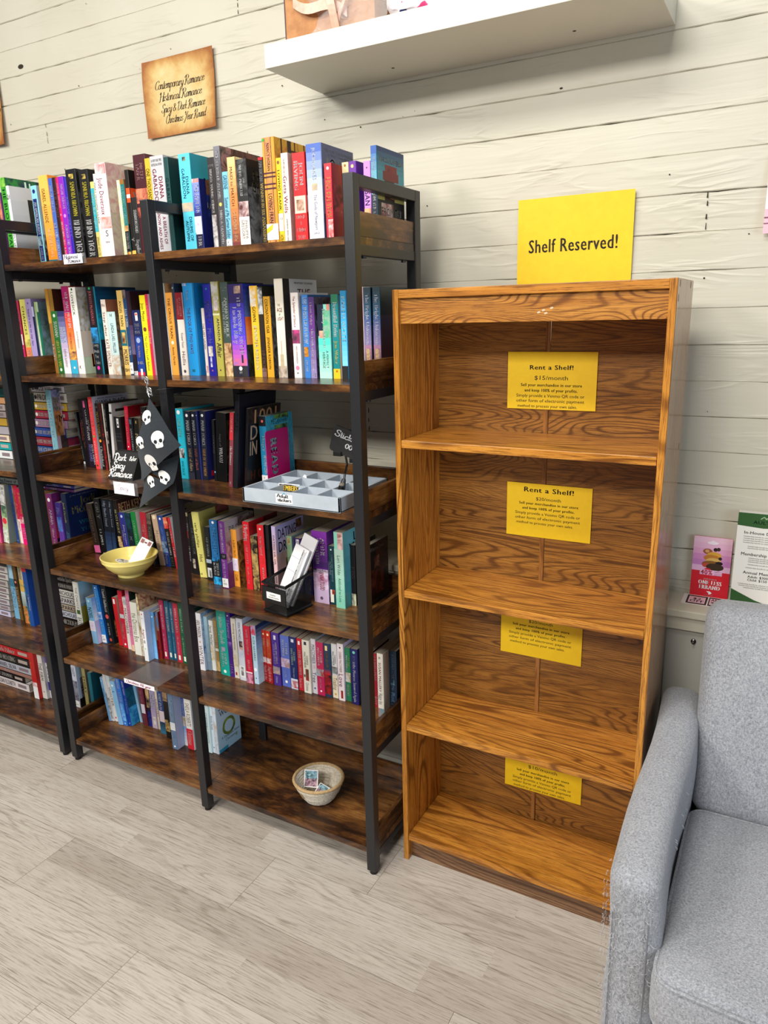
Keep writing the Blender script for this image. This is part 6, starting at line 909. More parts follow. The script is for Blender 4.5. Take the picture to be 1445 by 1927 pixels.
(-0.7312,-0.299,6,0.0125,0.1742,0,'c9e0ee','c4e2f4','pale-blue book with holly wreath cover, right of ice-white one, bottom shelf, right bay','right bay',(('n',0,1,'def','cba',0,1),),(('g',0,1,'d4e8fa','b4dcf2'),('h','SHERRYL',0.01,0.13,'234f9c',0.1,0.98),('h','WOODS',0.15,0.26,'1d3a7a',0.14,0.92),('ring',0.47,0.62,0.2,'3a5a3a'),('h','A Chesapeake Shores',0.7,0.75,'668',0.15,0.95),('h','Christmas',0.78,0.83,'668',0.3,0.85),('r',0.93,1,'3a9ac0',0.02,0.4),('c',0.85,'b8a05a',0.03,0.8)),''),
(-1.4575,-0.3,1,0.0282,0.2264,0,'1b1b1d','222','black book with white lettering, left of purple one, top shelf, far-left unit','far-left unit',(('t','ANGELS',0.3,0.9,'fff',0.3,0.8),('n',0.8,1,'fca','111',0,1)),(),''),
(-1.4289,-0.3,1,0.0131,0.2318,0,'8a4a9a','748','thin purple book, between black and green books, top shelf, far-left unit','far-left unit',(('n',0,0.4,'d86','424',0,1),('g',0.4,1,'84a','b7c')),(),''),
(-1.4074,-0.3,1,0.0244,0.272,0,'3f9c2a','2a6f35','green book with bold dark title, between purple and white books, top shelf, far-left unit','far-left unit',(('t','THE BLOCK PARTY',0.06,0.9,'153',0.25,0.85),('n',0,0.1,'9c5','3f9c2a',0,1)),(('n',0,1,'2c8c3c','134',0,1),('ring',0.15,0.45,0.12,'fff'),('r',0.02,0.12,'dfe',0.5,0.55),('r',0.03,0.15,'dfe',0.62,0.66),('r',0.04,0.16,'dfe',0.74,0.78)),''),
(-1.3825,-0.3,1,0.0129,0.2469,0,'e6e6ea','d9d9de','tall white book with black-haired figure, right of green one, top shelf, far-left unit','far-left unit',(('n',0.1,0.16,'111','e6e6ea',0,1),('t','SIMPLY LENA',0.4,0.9,'445',0.3,0.8)),(('g',0,1,'e4e4e8','c9c9d0'),('n',0.14,0.42,'151515','222',0.45,0.85),('n',0.35,0.55,'1a1a1a','222',0.45,0.58),('h','STARTING',0.8,0.84,'667',0.4,0.9)),''),
(-1.6615,-0.3375,4,0.0186,0.1626,0,'b8206a','a26','magenta book with dotted foot, left of floral green-white one, fourth shelf, far-left unit','far-left unit',(('n',0.5,1,'d37','eab',0,1),('t','LOVE',0.1,0.4,'fcd',0.14,0.86)),(),''),
(-1.6425,-0.3287,4,0.029,0.2192,0.096,'b8c49a','899','floral green-white book, between magenta and navy books, fourth shelf, far-left unit','far-left unit',(('n',0,0.35,'eee','776',0,1),('n',0.35,0.55,'465','9b8',0,1),('c',0.62,'d34',0.42,0.5),('n',0.74,1,'eee','8a6',0,1)),(),''),
(-1.592,-0.3127,4,0.0148,0.2157,0,'28407e','347','navy book, between floral green-white and crimson books, fourth shelf, far-left unit','far-left unit',(('t','JANE GREEN',0.3,0.7,'557',0.14,0.86),('c',0.95,'58c',0.2,0.5)),(('n',0,1,'9b7','eee',0,1),),''),
(-1.5768,-0.3074,4,0.0231,0.2163,0,'cf1747','b14','crimson book, between navy and crimson-pink books, fourth shelf, far-left unit','far-left unit',(('t','How to Fall in Love',0.05,0.55,'fa8',0.2,0.6),('r',0.58,1,'f2dcdc',0,1),('t','Ahern',0.6,0.8,'222',0.15,0.5)),(),''),
(-1.5532,-0.3137,4,0.0297,0.2094,0,'d0104c','c14','crimson-pink book with gold lettering, right of crimson one, fourth shelf, far-left unit','far-left unit',(('t','JR WARD LOVER',0.08,0.45,'fc6',0.3,0.75),('r',0.56,1,'ea0c74',0,1),('n',0.5,0.62,'fff','d0104c',0,1),('t','STACEY',0.7,0.9,'fbd',0.14,0.86)),(),''),
(-1.6917,-0.3038,5,0.0284,0.2171,0,'78b4d8','8bd','slanted sky-blue book, left of brown one, fifth shelf, far-left unit','far-left unit',(('r',0,0.25,'a9d4ee',0,1),('r',0.25,0.4,'3f7f9c',0,1),('t','The Choice',0.42,0.8,'bdf',0.14,0.86)),(),''),
(-1.6605,-0.3058,5,0.018,0.2183,0,'6f5126','653','brown book with small picture, between sky-blue and cream books, fifth shelf, far-left unit','far-left unit',(('r',0.25,0.38,'311',0,1),('c',0.3,'e97',0.3,0.5),('t','FRONTIER',0.4,0.85,'dca',0.14,0.86)),(),''),
(-1.613,-0.3161,5,0.0251,0.2307,0,'c9b89a','a96','cream book, between brown and royal blue books, fifth shelf, far-left unit','far-left unit',(('t','Jen Hatmaker',0,0.25,'765',0.14,0.86),('n',0.25,0.45,'eb5','686',0,1),('g',0.45,0.7,'cdd','899'),('n',0.7,1,'e84','264',0,1)),(),''),
(-1.5752,-0.325,5,0.0238,0.2344,0,'1d4f9e','1450b8','royal blue book with white dots, right of cream one, fifth shelf, far-left unit','far-left unit',(('r',0,0.09,'d33',0,1),('n',0.3,1,'27a','234',0,0.35),('t','Christmas',0.4,0.8,'fff',0.5,0.85)),(('r',0,1,'1450b8',0,1),('c',0.1,'fff',0.02,0.4),('c',0.3,'fff',0.02,0.7),('c',0.8,'fff',0.02,0.5)),''),
(-1.6173,-0.3265,6,0.0283,0.2019,0,'c41d1f','ba1a1c','red book with white dripping foot, left of white one, bottom shelf, far-left unit','far-left unit',(('t','La Bella Maestra',0.04,0.6,'f94',0.15,0.4),('r',0.72,1,'eee',0,1),('n',0.66,0.75,'c41d1f','eee',0,1)),(),''),
(-1.5886,-0.312,6,0.0261,0.1883,0,'dcdad4','ccc','white book, between red and white-and-purple books, bottom shelf, far-left unit','far-left unit',(('t','THE FIRM',0.2,0.6,'999',0.14,0.86),('c',0.85,'333',0.1,0.5)),(),''),
(-1.5621,-0.2992,6,0.0299,0.1802,0,'d8d6e0','ccd','white-and-purple book, right of white one, bottom shelf, far-left unit','far-left unit',(('r',0,0.18,'6a4f9a',0,1),('r',0.62,0.82,'2a2a90',0,1),('t','GAME ON',0.25,0.6,'778',0.14,0.86)),(),''),
(-1.5975,-0.2796,3,0.0181,0.2151,0.051,'6fa5a5','8bb','thin teal-grey book with white lettering, third shelf, far-left unit','far-left unit',(('r',0,0.25,'355',0,1),('t','DEBBIE MACOMBER',0.25,0.8,'eef',0.3,0.7),('r',0.85,1,'9cc',0,1)),(),''),
]
STACKS={
'A':((-1.4808,-0.266,1.0192,0.165,0.023,'d85aa0','pink','DEBBIE MACOMBER'),(-1.4805,-0.266,1.0425,0.165,0.0248,'2a4f90','blue','JODI THOMAS'),(-1.4756,-0.266,1.0675,0.165,0.0321,'8c1f38','dark-red','DEBBIE MACOMBER'),(-1.4679,-0.266,1.0999,0.165,0.0318,'2b4a9c','royal-blue','DEBBIE MACOMBER'),(-1.455,-0.266,1.132,0.165,0.0296,'a07a9c','mauve','DEBBIE MACOMBER'),(-1.4479,-0.266,1.162,0.165,0.0293,'a01f3c','crimson','DEBBIE MACOMBER'),(-1.4441,-0.266,1.1916,0.165,0.0273,'c09a30','gold','DEBBIE MACOMBER'),(-1.4418,-0.266,1.2192,0.165,0.0325,'d8d2c4','cream','PROMISE'),(-1.4472,-0.266,1.252,0.165,0.0233,'dcd8dc','white','MAGGIE ROSE')),
'B':((-1.4816,-0.266,0.392,0.165,0.0335,'15120f','black','NICHOLAS'),(-1.4822,-0.266,0.4258,0.165,0.0266,'c9cfdc','blue-white','NICHOLAS'),(-1.4828,-0.266,0.4527,0.165,0.0265,'b3a690','beige','SPARKS'),(-1.4829,-0.266,0.4795,0.165,0.0285,'c9c6c4','grey','SPARKS'),(-1.483,-0.266,0.5083,0.165,0.0283,'d5d4cc','pale-grey','NICHOLAS'),(-1.4832,-0.266,0.5369,0.165,0.0281,'18120f','black','NICHOLAS SPARKS'),(-1.4807,-0.266,0.5653,0.165,0.0258,'1a1714','black','Nicholas Sparks'),(-1.4783,-0.266,0.5914,0.165,0.0256,'c9cddf','lavender-white','NICHOLAS SPARKS')),
'C':((-1.7206,-0.31,1.0192,0.175,0.0306,'dfe6e6','white','DEBBIE'),(-1.719,-0.31,1.05,0.175,0.0284,'1f9a9c','teal','MACOMBER'),(-1.7213,-0.31,1.0787,0.175,0.0264,'e0cbb0','cream','MALLERY'),(-1.7193,-0.31,1.1054,0.175,0.0299,'a8a4ac','silver','MALL'),(-1.7182,-0.31,1.1356,0.175,0.0278,'c09a3a','gold','SUE'),(-1.7204,-0.31,1.1637,0.175,0.024,'a99a9a','mauve-grey','SUSAN'),(-1.7174,-0.31,1.188,0.175,0.0238,'b5aaa8','grey','LEIGH'),(-1.7085,-0.31,1.2121,0.175,0.0236,'d8a070','peach','ROSE'),(-1.7032,-0.31,1.236,0.175,0.0306,'135a5c','dark-teal','BE')),
'D':((-1.8834,-0.31,0.392,0.175,0.025,'c9c6e2','lilac','STEEL'),(-1.8811,-0.31,0.4174,0.175,0.0226,'aca6ac','mid-grey','STEEL'),(-1.8782,-0.31,0.4403,0.175,0.0248,'c2bfc6','cool-grey','STEEL'),(-1.876,-0.31,0.4654,0.175,0.0224,'d8d4d2','off-white','STEEL'),(-1.8726,-0.31,0.4881,0.175,0.0267,'cbc6c2','ash-grey','SPARKS'),(-1.8687,-0.31,0.515,0.175,0.0287,'bdb7b2','stone','SPARKS'),(-1.8616,-0.31,0.5441,0.175,0.0285,'d2cdc8','light-grey','SPARKS'),(-1.8578,-0.31,0.5729,0.175,0.0283,'c9c4c0','pale-grey','GRISHAM')),
'E':((-1.8775,-0.31,0.0833,0.21,0.0343,'ddd5d6','white','SUSAN ELIZABETH'),(-1.8773,-0.31,0.1179,0.19,0.0268,'16161a','black','THE SENTIMENT'),(-1.8724,-0.31,0.145,0.23,0.0168,'a87a70','patterned','KISS'),(-1.868,-0.31,0.1621,0.23,0.031,'b9bcc9','pale-grey','DANIEL SILVA'),(-1.8659,-0.31,0.1934,0.23,0.0355,'1c1c1a','black','AND NOTHING'),(-1.8611,-0.31,0.2293,0.23,0.0329,'c41a22','red','Linda Palmer'),(-1.8284,-0.31,0.2625,0.2,0.0257,'b8902a','mustard','HIS HOMECOMING')),
}
# ------------------------------------------------------------------ books
PAGES = speckle('page_edges', 'a79d8a', 'cfc6b4', 500, .8, 0, .35, .65, (1, .02, 1))
def book(x, y, tier, w_, h, lean, sp, cv, label, bay, dec, cdec, lb):
    z = ZT[tier]+.0002; d = min(.655*h, .162); d = min(d, -.1655-y)
    hard = h > .226; t = .0022 if hard else .0009; t = min(t, w_*.22); ov = .003 if hard else .0004
    c = min(.0016, w_*.2); mb = MB(); SPM = flat(sp, .4); CVM = flat(cv, .4)
    outer = [(0, d), (0, c), (c*.35, c*.35), (c, 0), (w_-c, 0), (w_-c*.35, c*.35), (w_, c), (w_, d)]
    inner = [(w_-t, d), (w_-t, t+.0002), (t, t+.0002), (t, d)]
    k = outer+inner; n = len(k)
    vs = [(a, b, zz) for zz in (0, h) for a, b in k]
    mb.add(vs, [(i, i+1, i+1+n, i+n) for i in range(1, 6)], SPM)
    mb.add(vs, [(0, 1, 1+n, n), (6, 7, 7+n, 6+n)]+[(i, (i+1) % n, (i+1) % n+n, i+n) for i in range(7, n)], CVM)
    for zz in (0, n): mb.add(vs, [tuple(i+zz for i in q_) for q_ in ((0, 1, 10, 11), (1, 2, 3, 10), (3, 4, 9, 10), (4, 5, 6, 9), (6, 7, 8, 9))], SPM)
    if dec: Panel(mb, (c*.35, 0, h), (1, 0, 0), (0, 0, -1), w_-c*.7, h).decor(dec)
    if cdec: Panel(mb, (w_, c, h), (0, 1, 0), (0, 0, -1), d-c, h).decor(cdec)
    o = mb.build('book', None, None, False, False)
    zoff = w_*math.sin(lean) if lean > 0 else 0
    o.location = (x, y, z+zoff); o.rotation_euler = (0, lean, 0)
    tag(o, label, 'book', 'books standing on the %s shelf of the %s' % ({1: 'top', 2: 'second', 3: 'third', 4: 'fourth', 5: 'fifth', 6: 'bottom'}[tier], bay))
    mb = MB(); mb.box((t+.0001, t+.0005, ov), (w_-t-.0001, d-ov*1.3, h-ov), PAGES); mb.build('page_block', o)
    if lb:
        a, b_ = {'lab': (.5, .72), 'lab2': (.85, .985), 'torn': (.78, .93)}[lb]
        mb = MB(); x0, x1 = .0004, w_-.0004; z1, z0 = h*(1-a), h*(1-b_)
        mb.box((x0, -.0011, z0), (x1, -.0004, z1), flat('ecebea', .6))
        p = Panel(mb, (x0, -.0012, z1), (1, 0, 0), (0, 0, -1), x1-x0, z1-z0)
        if lb == 'lab': p.rect(.1, .1, .9, .9, flat('e6d6ee', .6)); p.text('FS', .35, .42, .65, .56, flat('9a80a8'))
        elif lb == 'lab2': p.text('F', .2, .2, .5, .4, flat('444444')); p.text('ADD', .15, .5, .8, .7, flat('444444'))
        else: p.poly([(0, (z1-z0)*.3), ((x1-x0)*.6, 0), ((x1-x0)*.5, (z1-z0)*.35), (0, (z1-z0)*.6)], flat('f2c81e'))
        mb.build('paper_label', o)
    return o
for b_ in BOOKS: book(*b_)
ORD = ['topmost', 'second down', 'third down', 'fourth down', 'fifth down', 'sixth down', 'seventh down', 'eighth down', 'lowest']
SN = {'A': 'third-shelf stack beside the turquoise book', 'B': 'fifth-shelf stack beside the white upright book', 'C': 'third-shelf stack at left photo edge', 'D': 'fifth-shelf stack at left photo edge', 'E': 'bottom-shelf stack at left photo edge'}
def lying(x, y, z, ln, th, sp, label, txt, col, group, dep=.103):
    mb = MB(); t = min(.0012, th*.15); M_ = flat(sp, .42)
    mb.box((0, 0, 0), (ln, dep, t), M_); mb.box((0, 0, th-t), (ln, dep, th), M_); mb.box((0, 0, 0), (ln, t*1.3, th), M_, .0)
    p = Panel(mb, (0, -.0001, th), (1, 0, 0), (0, 0, -1), ln, th); dark = sum(hexc(sp)[:3]) < .9
    p.text(txt, .1, .22, .6, .8, flat('e2ddd6' if dark else '5a4a58'), False, .04)
    p.rect(.68, .3, .92, .7, flat('b8a8a0' if dark else '8a7a80')) if len(txt) > 4 else None
    p.disc(ln*.05, th*.5, th*.22, flat('e8e4de' if dark else '3a2a30'))
    o = mb.build('book', None, (x, y, z)); tag(o, label, 'book', group)
    mb = MB(); mb.box((.0015, t*1.3+.0003, t+.0001), (ln-.0015, dep-.002, th-t-.0001), PAGES); mb.build('page_block', o)
    return o
for k_, its in STACKS.items():
    n = len(its)
    for i, (x, y, z, ln, th, sp, cn, txt) in enumerate(its):
        pos = ORD[n-1-i] if i else 'lowest'
        lying(x+rnd.uniform(-.002, .002), y, z+.0003, ln, th-.0002, sp, '%s book, %s in the %s' % (cn, pos, SN[k_]), txt, None, 'books lying in the '+SN[k_], .1 if k_ != 'E' else .14)
lying(-1.66, -.315, ZT[4]+.222, .20, .021, '8fa0a4', 'grey-blue book lying across the tops of books, fourth shelf at the left photo edge', 'The Power of', None, 'books lying on top of other books', .14)
lying(-1.44, -.285, ZT[4]+.2105, .16, .011, '6a2a7a', 'purple book lying across upright books, fourth shelf of the far-left unit', 'ANNA', None, 'books lying on top of other books', .135)
lying(-1.445, -.283, ZT[4]+.2222, .165, .012, '2c2f9c', 'indigo book on top of the purple lying one, fourth shelf of the far-left unit', 'NOTHING', None, 'books lying on top of other books', .135)
# ------------------------------------------------------------------ shelf labels
PENC = flat('4a4a5a', .6); CLEAR, nt, b = new_mat('clear_acrylic'); b.inputs['Base Color'].default_value = (1, 1, 1, 1); b.inputs['Alpha'].default_value = .04; b.inputs['Roughness'].default_value = .03; b.inputs['Specular IOR Level'].default_value = .5
def shelf_label(x0, x1, z0, z1, tier, lines, label, back, pen=.11):
    t = thing('label_holder', ((x0+x1)/2, -.4600, ZT[tier]), label, 'label', 'clear shelf label holders'); hw = (x1-x0)/2; dz = ZT[tier]
    mb = MB(); mb.box((-hw-.001, -.0022, z0-dz-.001), (hw+.012, -.0010, z1-dz+.001), CLEAR)
    zt = .0004
    mb.box((-hw-.001, -.0010, zt), (hw+.012, back, zt+.0012), CLEAR); mb.build('acrylic_bracket', t)
    mb = MB(); mb.box((-hw, -.0032, z0-dz), (hw, -.0024, z1-dz), flat('eeeaf0', .6))
    p = Panel(mb, (-hw, -.0033, z1-dz), (1, 0, 0), (0, 0, -1), 2*hw, z1-z0)
    for s, u, v, sz, wd, colr in lines: p.hand(s, u*(x1-x0), v*(z1-z0), sz, flat(colr, .6), pen, 0, .05, wd*(x1-x0))
    mb.build('paper_card', t); return t
shelf_label(-.9585, -.884, 1.631, 1.6555, 1, [('Historical', .06, .45, .0052, .72, '4a4458'), ('Romance', .24, .88, .0052, .66, '4a4458')], 'white handwritten Historical Romance label on the top shelf edge', .05)
shelf_label(-.871, -.7885, .996, 1.0315, 3, [('Spicy', .2, .62, .0075, .5, 'c4bccb')], 'white shelf label with faint pencil, below the dark romance block', .10, .08)
shelf_label(-.933, -.802, .3755, .3905, 5, [('Christmas All year', .07, .72, .0048, .82, 'a8687c')], 'white Christmas label with clear acrylic plate on the fifth shelf', .12)
# ------------------------------------------------------------------ chalk block on the third shelf
CHB = speckle('chalkboard_black', '101010', '1a1a1a', 80, .75)
mb = MB(); zb = ZT[3]+.0003; P3 = [(0, 0), (.056, 0), (.064, .078), (.040, .078)]
mb.prism([(a, b_) for a, b_ in P3], 0, 0, .103, CHB)
ang = math.atan2(.078, .040); nV = Vector((0, -.040, -.078)).normalized()
p = Panel(mb, (0, .040, .078), (1, 0, 0), nV, .103, math.hypot(.04, .078), None, .0006); WC = flat('e9e7e4', .8); Hb = math.hypot(.04, .078)
p.hand('Dark', .006, .029, .0112, WC, .115, 0, .0, .050); p.hand('&/or', .069, .026, .0072, WC, .12, 0, .0, .029)
p.hand('Spicy', .008, .053, .0105, WC, .12, 0, .0, .050); p.hand('Romance', .003, .079, .0112, WC, .12, 0, .0, .094)
o = mb.build('sign_block', None, (-.9665, -.4, zb)); tag(o, 'black wedge sign lettered Dark and/or Spicy Romance in white, on the third shelf', 'sign')
# ------------------------------------------------------------------ skull cloth hanging from the middle post
CL = fabric('skull_cotton', '23282d', '30363c', 500, .15)
sk = thing('skull_cloth', (-.645, -.475, 1.29), 'folded black cloth with white skulls hanging from the middle shelf post', 'cloth')
A_, B_, C_ = Vector((-.655, 0, 1.281)), Vector((-.547, 0, 1.164)), Vector((-.735, 0, 1.046))
def drape(q): 
    x, z = q.x, q.z
    e = max(0, min(1, (x+.747)/.09+0)); return Vector((x, -.494-.012*math.sin((x+.735)*17)+.010*math.sin(z*31)-.006*math.sin((z-1.05)*12), z))
def tri_sheet(mb, A, B, Cc, fn, mat, n=16, th=.0012):
    idx = {}; vs = []; fs = []
    for side in (0, 1):
        for i in range(n+1):
            for j in range(n+1-i):
                q = A+(B-A)*(i/n)+(Cc-A)*(j/n); q = fn(q); idx[side, i, j] = len(vs); vs.append(q+Vector((0, th*side, 0)))
        for i in range(n):
            for j in range(n-i):
                fs.append((idx[side, i, j], idx[side, i+1, j], idx[side, i, j+1]))
                if j < n-i-1: fs.append((idx[side, i+1, j], idx[side, i+1, j+1], idx[side, i, j+1]))
    for e in ([(i, 0) for i in range(n+1)], [(0, j) for j in range(n+1)], [(i, n-i) for i in range(n+1)]):
        for a, b_ in zip(e, e[1:]): fs.append((idx[(0,)+a], idx[(0,)+b_], idx[(1,)+b_], idx[(1,)+a]))
    mb.add(vs, fs, mat)
base = Vector(sk.location)
fnl = lambda q: drape(q)-base
mb = MB()
tri_sheet(mb, A_, B_, C_, fnl, CL)
# folded left flank
fl = lambda q: Vector((q.x, -.492+.03*min(1, abs(q.x+.70)*2), q.z))-base
tri_sheet(mb, A_, Vector((-.668, 0, 1.20)), C_, lambda q: drape(q)+Vector((-.006, .010, 0))-base, CL)
bk = lambda q: Vector((q.x+.012*math.sin((q.z-1.0)*30), -.476-.012*math.sin((q.x+.75)*22)-.01*(q.z-.95), q.z))-base
tri_sheet(mb, Vector((-.72, 0, 1.085)), Vector((-.585, 0, 1.13)), Vector((-.628, 0, 1.052)), bk, CL)
tri_sheet(mb, Vector((-.735, 0, 1.075)), Vector((-.628, 0, 1.052)), Vector((-.752, 0, .966)), bk, CL)
SKW, SKB = flat('eceae6', .8), flat('1d2126', .85)
def skull(cx, cz, r, fn, rot=0.0, off=.0007, clip=None):
    p = Panel(mb, (0, 0, 0), (1, 0, 0), (0, 0, -1), 1, 1, None)
    def P(a, b_, k):
        c_, s_ = math.cos(rot), math.sin(rot); a, b_ = a*c_-b_*s_, a*s_+b_*c_
        q = Vector((cx+a*r, 0, cz+b_*r)); q = fn(q); return q+Vector((0, -off-.00012*k, 0))
    def poly(pts, mat, k): mb.add([P(a, b_, k) for a, b_ in pts], [tuple(range(len(pts)))], mat)
    for i in range(20):
        a0, a1 = 6.2832*i/20, 6.2832*(i+1)/20
        f_ = lambda a: (math.cos(a)*1.0, .18+math.sin(a)*.86)
        poly([(0, .18), f_(a0), f_(a1)], SKW, 0)
    poly([(-.62, -.4), (-.58, -.95), (-.4, -1.04), (.38, -1.04), (.58, -.95), (.66, -.4), (.3, .1), (-.3, .1)], SKW, 0)
    for s in (-1, 1): poly([(s*.42+.27*math.cos(i*.52), -.22+.25*math.sin(i*.52)) for i in range(12)], SKB, 1)
    poly([(-.1, -.62), (0, -.42), (.1, -.62), (0, -.57)], SKB, 1)
    for t in (-.36, -.18, 0, .18, .36): poly([(t-.018, -1.04), (t+.018, -1.04), (t+.012, -.86), (t-.012, -.86)], SKB, 1)
    for s in (-1, 1): poly([(s*.78, -.3), (s*1.0, -.38), (s*.62, -.6)], SKB, 1)
skull(-.6165, 1.1775, .0215, fnl, .25); skull(-.6615, 1.1105, .0225, fnl, .25); skull(-.6625, 1.232, .017, fnl, .5); skull(-.683, 1.165, .016, fnl, .35)
skull(-.704, 1.052, .016, bk, .45, .0012); skull(-.652, 1.068, .018, bk, -.35, .0012)
mb.build('cloth', sk, smooth=True)
CHR = flat('c8c8c8', .25, .5, 1)
mb = MB(); ring_c = Vector((-.644, -.450, 1.3005))
mb.tube([ring_c+Vector((.036*math.cos(a), .034*math.sin(a), .004*math.cos(a)))-base for a in [math.radians(160+220*i/28) for i in range(29)]], .0011, flat('2a2a2c', .3, .5, .8), 8)
mb.build('wire_loop', sk, smooth=True)
mb = MB()
for c0, dz in ((Vector((-.672, -.484, 1.326)), 0), (Vector((-.655, -.492, 1.298)), 1)):
    q = [c0+Vector((.006*math.cos(6.2832*i/14), -.001*i/14, .009*math.sin(6.2832*i/14))) for i in range(13)]
    mb.tube([p_-base for p_ in q], .0014, CHR, 8); mb.tube([c0+Vector((-.012, 0, .012))-base, c0+Vector((.004, 0, -.002))-base, c0+Vector((.006, 0, -.012))-base], .0020, CHR, 8)
mb.tube([Vector((-.668, -.487, 1.318))-base, Vector((-.667, -.49, 1.295))-base, Vector((-.658, -.493, 1.282))-base], .0013, CHR, 8)
mb.build('snap_hook', sk, smooth=True)
# ------------------------------------------------------------------ sticker tray, card, chalk clip
GY = speckle('grey_blue_resin', 'a9b3bd', 'b3bcc6', 30, .5); zt = ZT[3]+.0004
tr = thing('sticker_tray', (-.247, -.342, zt), 'grey-blue compartment tray labelled Adult Stickers on the third shelf, right bay', 'tray')
hw, hd, hh = .148, .120, .0375; mb = MB()
mb.box((-hw, -hd, 0), (hw, hd, .003), GY)
for a, b_ in (((-hw, -hd, 0), (hw, -hd+.006, hh)), ((-hw, hd-.006, 0), (hw, hd, hh)), ((-hw, -hd, 0), (-hw+.006, hd, hh)), ((hw-.006, -hd, 0), (hw, hd, hh))): mb.box(a, b_, GY, .0008)
mb.build('tray_body', tr); 
for i in (1, 2, 3):
    x = -hw+2*hw*i/4; mb = MB(); mb.box((x-.0012, -hd+.0062, .0032), (x+.0012, hd-.0062, hh-.002), GY); mb.build('divider', tr)
for j in (1, 2):
    y = -hd+2*hd*j/3; mb = MB(); mb.box((-hw+.0062, y-.0012, .0032), (hw-.0062, y+.0012, hh-.0015), GY); mb.build('divider', tr)
mb = MB(); mb.box((-.042, -hd-.0006, .008), (.009, -hd-.0001, .031), flat('efefef', .6)); p = Panel(mb, (-.042, -hd-.0007, .031), (1, 0, 0), (0, 0, -1), .051, .023)
p.hand('Adult', .004, .0085, .0046, flat('2c2c30'), .13, 0, .06, .034); p.hand('stickers', .005, .0185, .0046, flat('2c2c30'), .13, 0, .06, .042)
p.disc(.026, -.002, .0022, flat('2aa0c8')); mb.build('paper_label', tr)
def sticker(pts, loc, rot, label, draw=None):
    mb = MB(); k = len(pts)
    mb.add([(a, 0, b_) for a, b_ in pts]+[(a, .0006, b_) for a, b_ in pts], [tuple(range(k)), tuple(range(2*k-1, k-1, -1))]+[(i, i+k, (i+1) % k+k, (i+1) % k) for i in range(k)], flat('f0eef0', .4))
    if draw: draw(Panel(mb, (0, -.0001, 0), (1, 0, 0), (0, 0, -1), 1, 1))
    o = mb.build('sticker', None, loc); o.rotation_euler = rot; return tag(o, label, 'sticker', 'stickers in the grey tray')
def dr1(p):
    p.disc(0, -.012, .0105, flat('e6e4e8')); p.disc(-.004, -.010, .004, flat('2a2a38')); p.disc(.004, -.014, .005, flat('8a3a2a')); p.disc(.002, -.009, .003, flat('e8c8a8')); p.poly([(-.008, -.004), (-.003, -.02), (-.001, -.019), (-.005, -.003)], flat('3a5a98'))
sticker([(.0135*math.cos(i*.35)*1.0, .012+.0145*math.sin(i*.35)) for i in range(18)], (-.337, -.4515, zt+.0062), (math.radians(-20), 0, .1), 'round white sticker with dark drawing, front-left tray compartment', dr1)
def dr2(p): p.rect(-.03, -.024, .03, -.003, flat('2a2a2a')); p.text('MEMBERS', -.027, -.021, .027, -.008, flat('f2c81e'), False, .06)
sticker([(-.032, 0), (.032, 0), (.032, .026), (-.032, .026)], (-.304, -.389, zt+.0125), (math.radians(-14), 0, .05), 'black-and-white sticker with yellow capitals in the grey tray', dr2)
sticker([(-.022, 0), (.022, 0), (.004, .026), (.002, .034), (-.004, .036), (-.008, .030), (-.006, .024)], (-.315, -.3, zt+.008), (math.radians(-16), 0, .1), 'white triangular sticker at the back of the grey tray')
sticker([(-.02, 0), (.02, 0), (.016, .016), (-.008, .020), (-.014, .026), (-.02, .024)], (-.19, -.440, zt+.0062), (math.radians(-20), 0, .05), 'white sticker corner in the front row of the grey tray')
mb = MB(); PK = flat('d0147c', .45)
bm = bmesh.new(); x_ = -.4388; y0_, y1_, z0_, z1_, r_ = -.302, -.197, zt+.0002, 1.1745, .008
pts = []
for cy, cz, a0 in ((y1_-r_, z1_-r_, 0), (y0_+r_, z1_-r_, 90), (y0_+.001, z0_+.001, 180), (y1_-.001, z0_+.001, 270)):
    rr = r_ if a0 < 180 else .001
    for i in range(5): a = math.radians(a0+90*i/4); pts.append((cy+rr*math.cos(a), cz+rr*math.sin(a)))
mb.prism(pts, 0, x_, x_+.0012, PK)
p = Panel(mb, (x_+.0013, y0_, z1_), (0, 1, 0), (0, 0, -1), y1_-y0_, z1_-z0_); p.text('READ', .2, .13, .46, .82, picture('2f7486', 'a8ccd0', 90), True, .12)
o = mb.build('bookmark'); o.location.x = .0022; tag(o, 'bright pink card cut with the word READ, leaning on the light-blue book', 'bookmark')
ch = thing('chalk_clip_sign', (-.155, -.345, zt+.006), 'small chalkboard sign on a clip stand behind the right front post, above the tray', 'sign')
b0 = Vector(ch.location); mb = MB(); ca, sa = math.cos(math.radians(-17)), math.sin(math.radians(-17))
ctr = Vector((-.150, -.335, 1.166))-b0
def RB(u, v, y): return ctr+Vector((u*ca+v*-sa*-1*0+u*0, y, 0))+Vector((0, 0, u*sa))+Vector((v*sa*-1, 0, v*ca))
out = []
for cx, cy, a0 in ((.040, .026, 0), (-.040, .026, 90), (-.040, -.026, 180), (.040, -.026, 270)):
    for i in range(5): a = math.radians(a0+90*i/4); out.append((cx+.008*math.cos(a), cy+.008*math.sin(a)))
k = len(out); vs = [RB(u, v, -.002) for u, v in out]+[RB(u, v, .002) for u, v in out]
mb.add(vs, [tuple(range(k)), tuple(range(2*k-1, k-1, -1))]+[(i, i+k, (i+1) % k+k, (i+1) % k) for i in range(k)], CHB)
def chalk(s, u, v, sz, wd):
    vs, fs, Ln = script(s, .1, 0, .05); mb.add([RB(u+a*wd/Ln, v+b_*sz, -.0023) for a, b_ in vs], fs, flat('b8b8ba', .8))
chalk('Stickers', -.040, .008, .0085, .08); chalk('00', -.004, -.014, .008, .022); chalk('ea.', .028, -.026, .005, .014)
mb.build('chalkboard', ch)
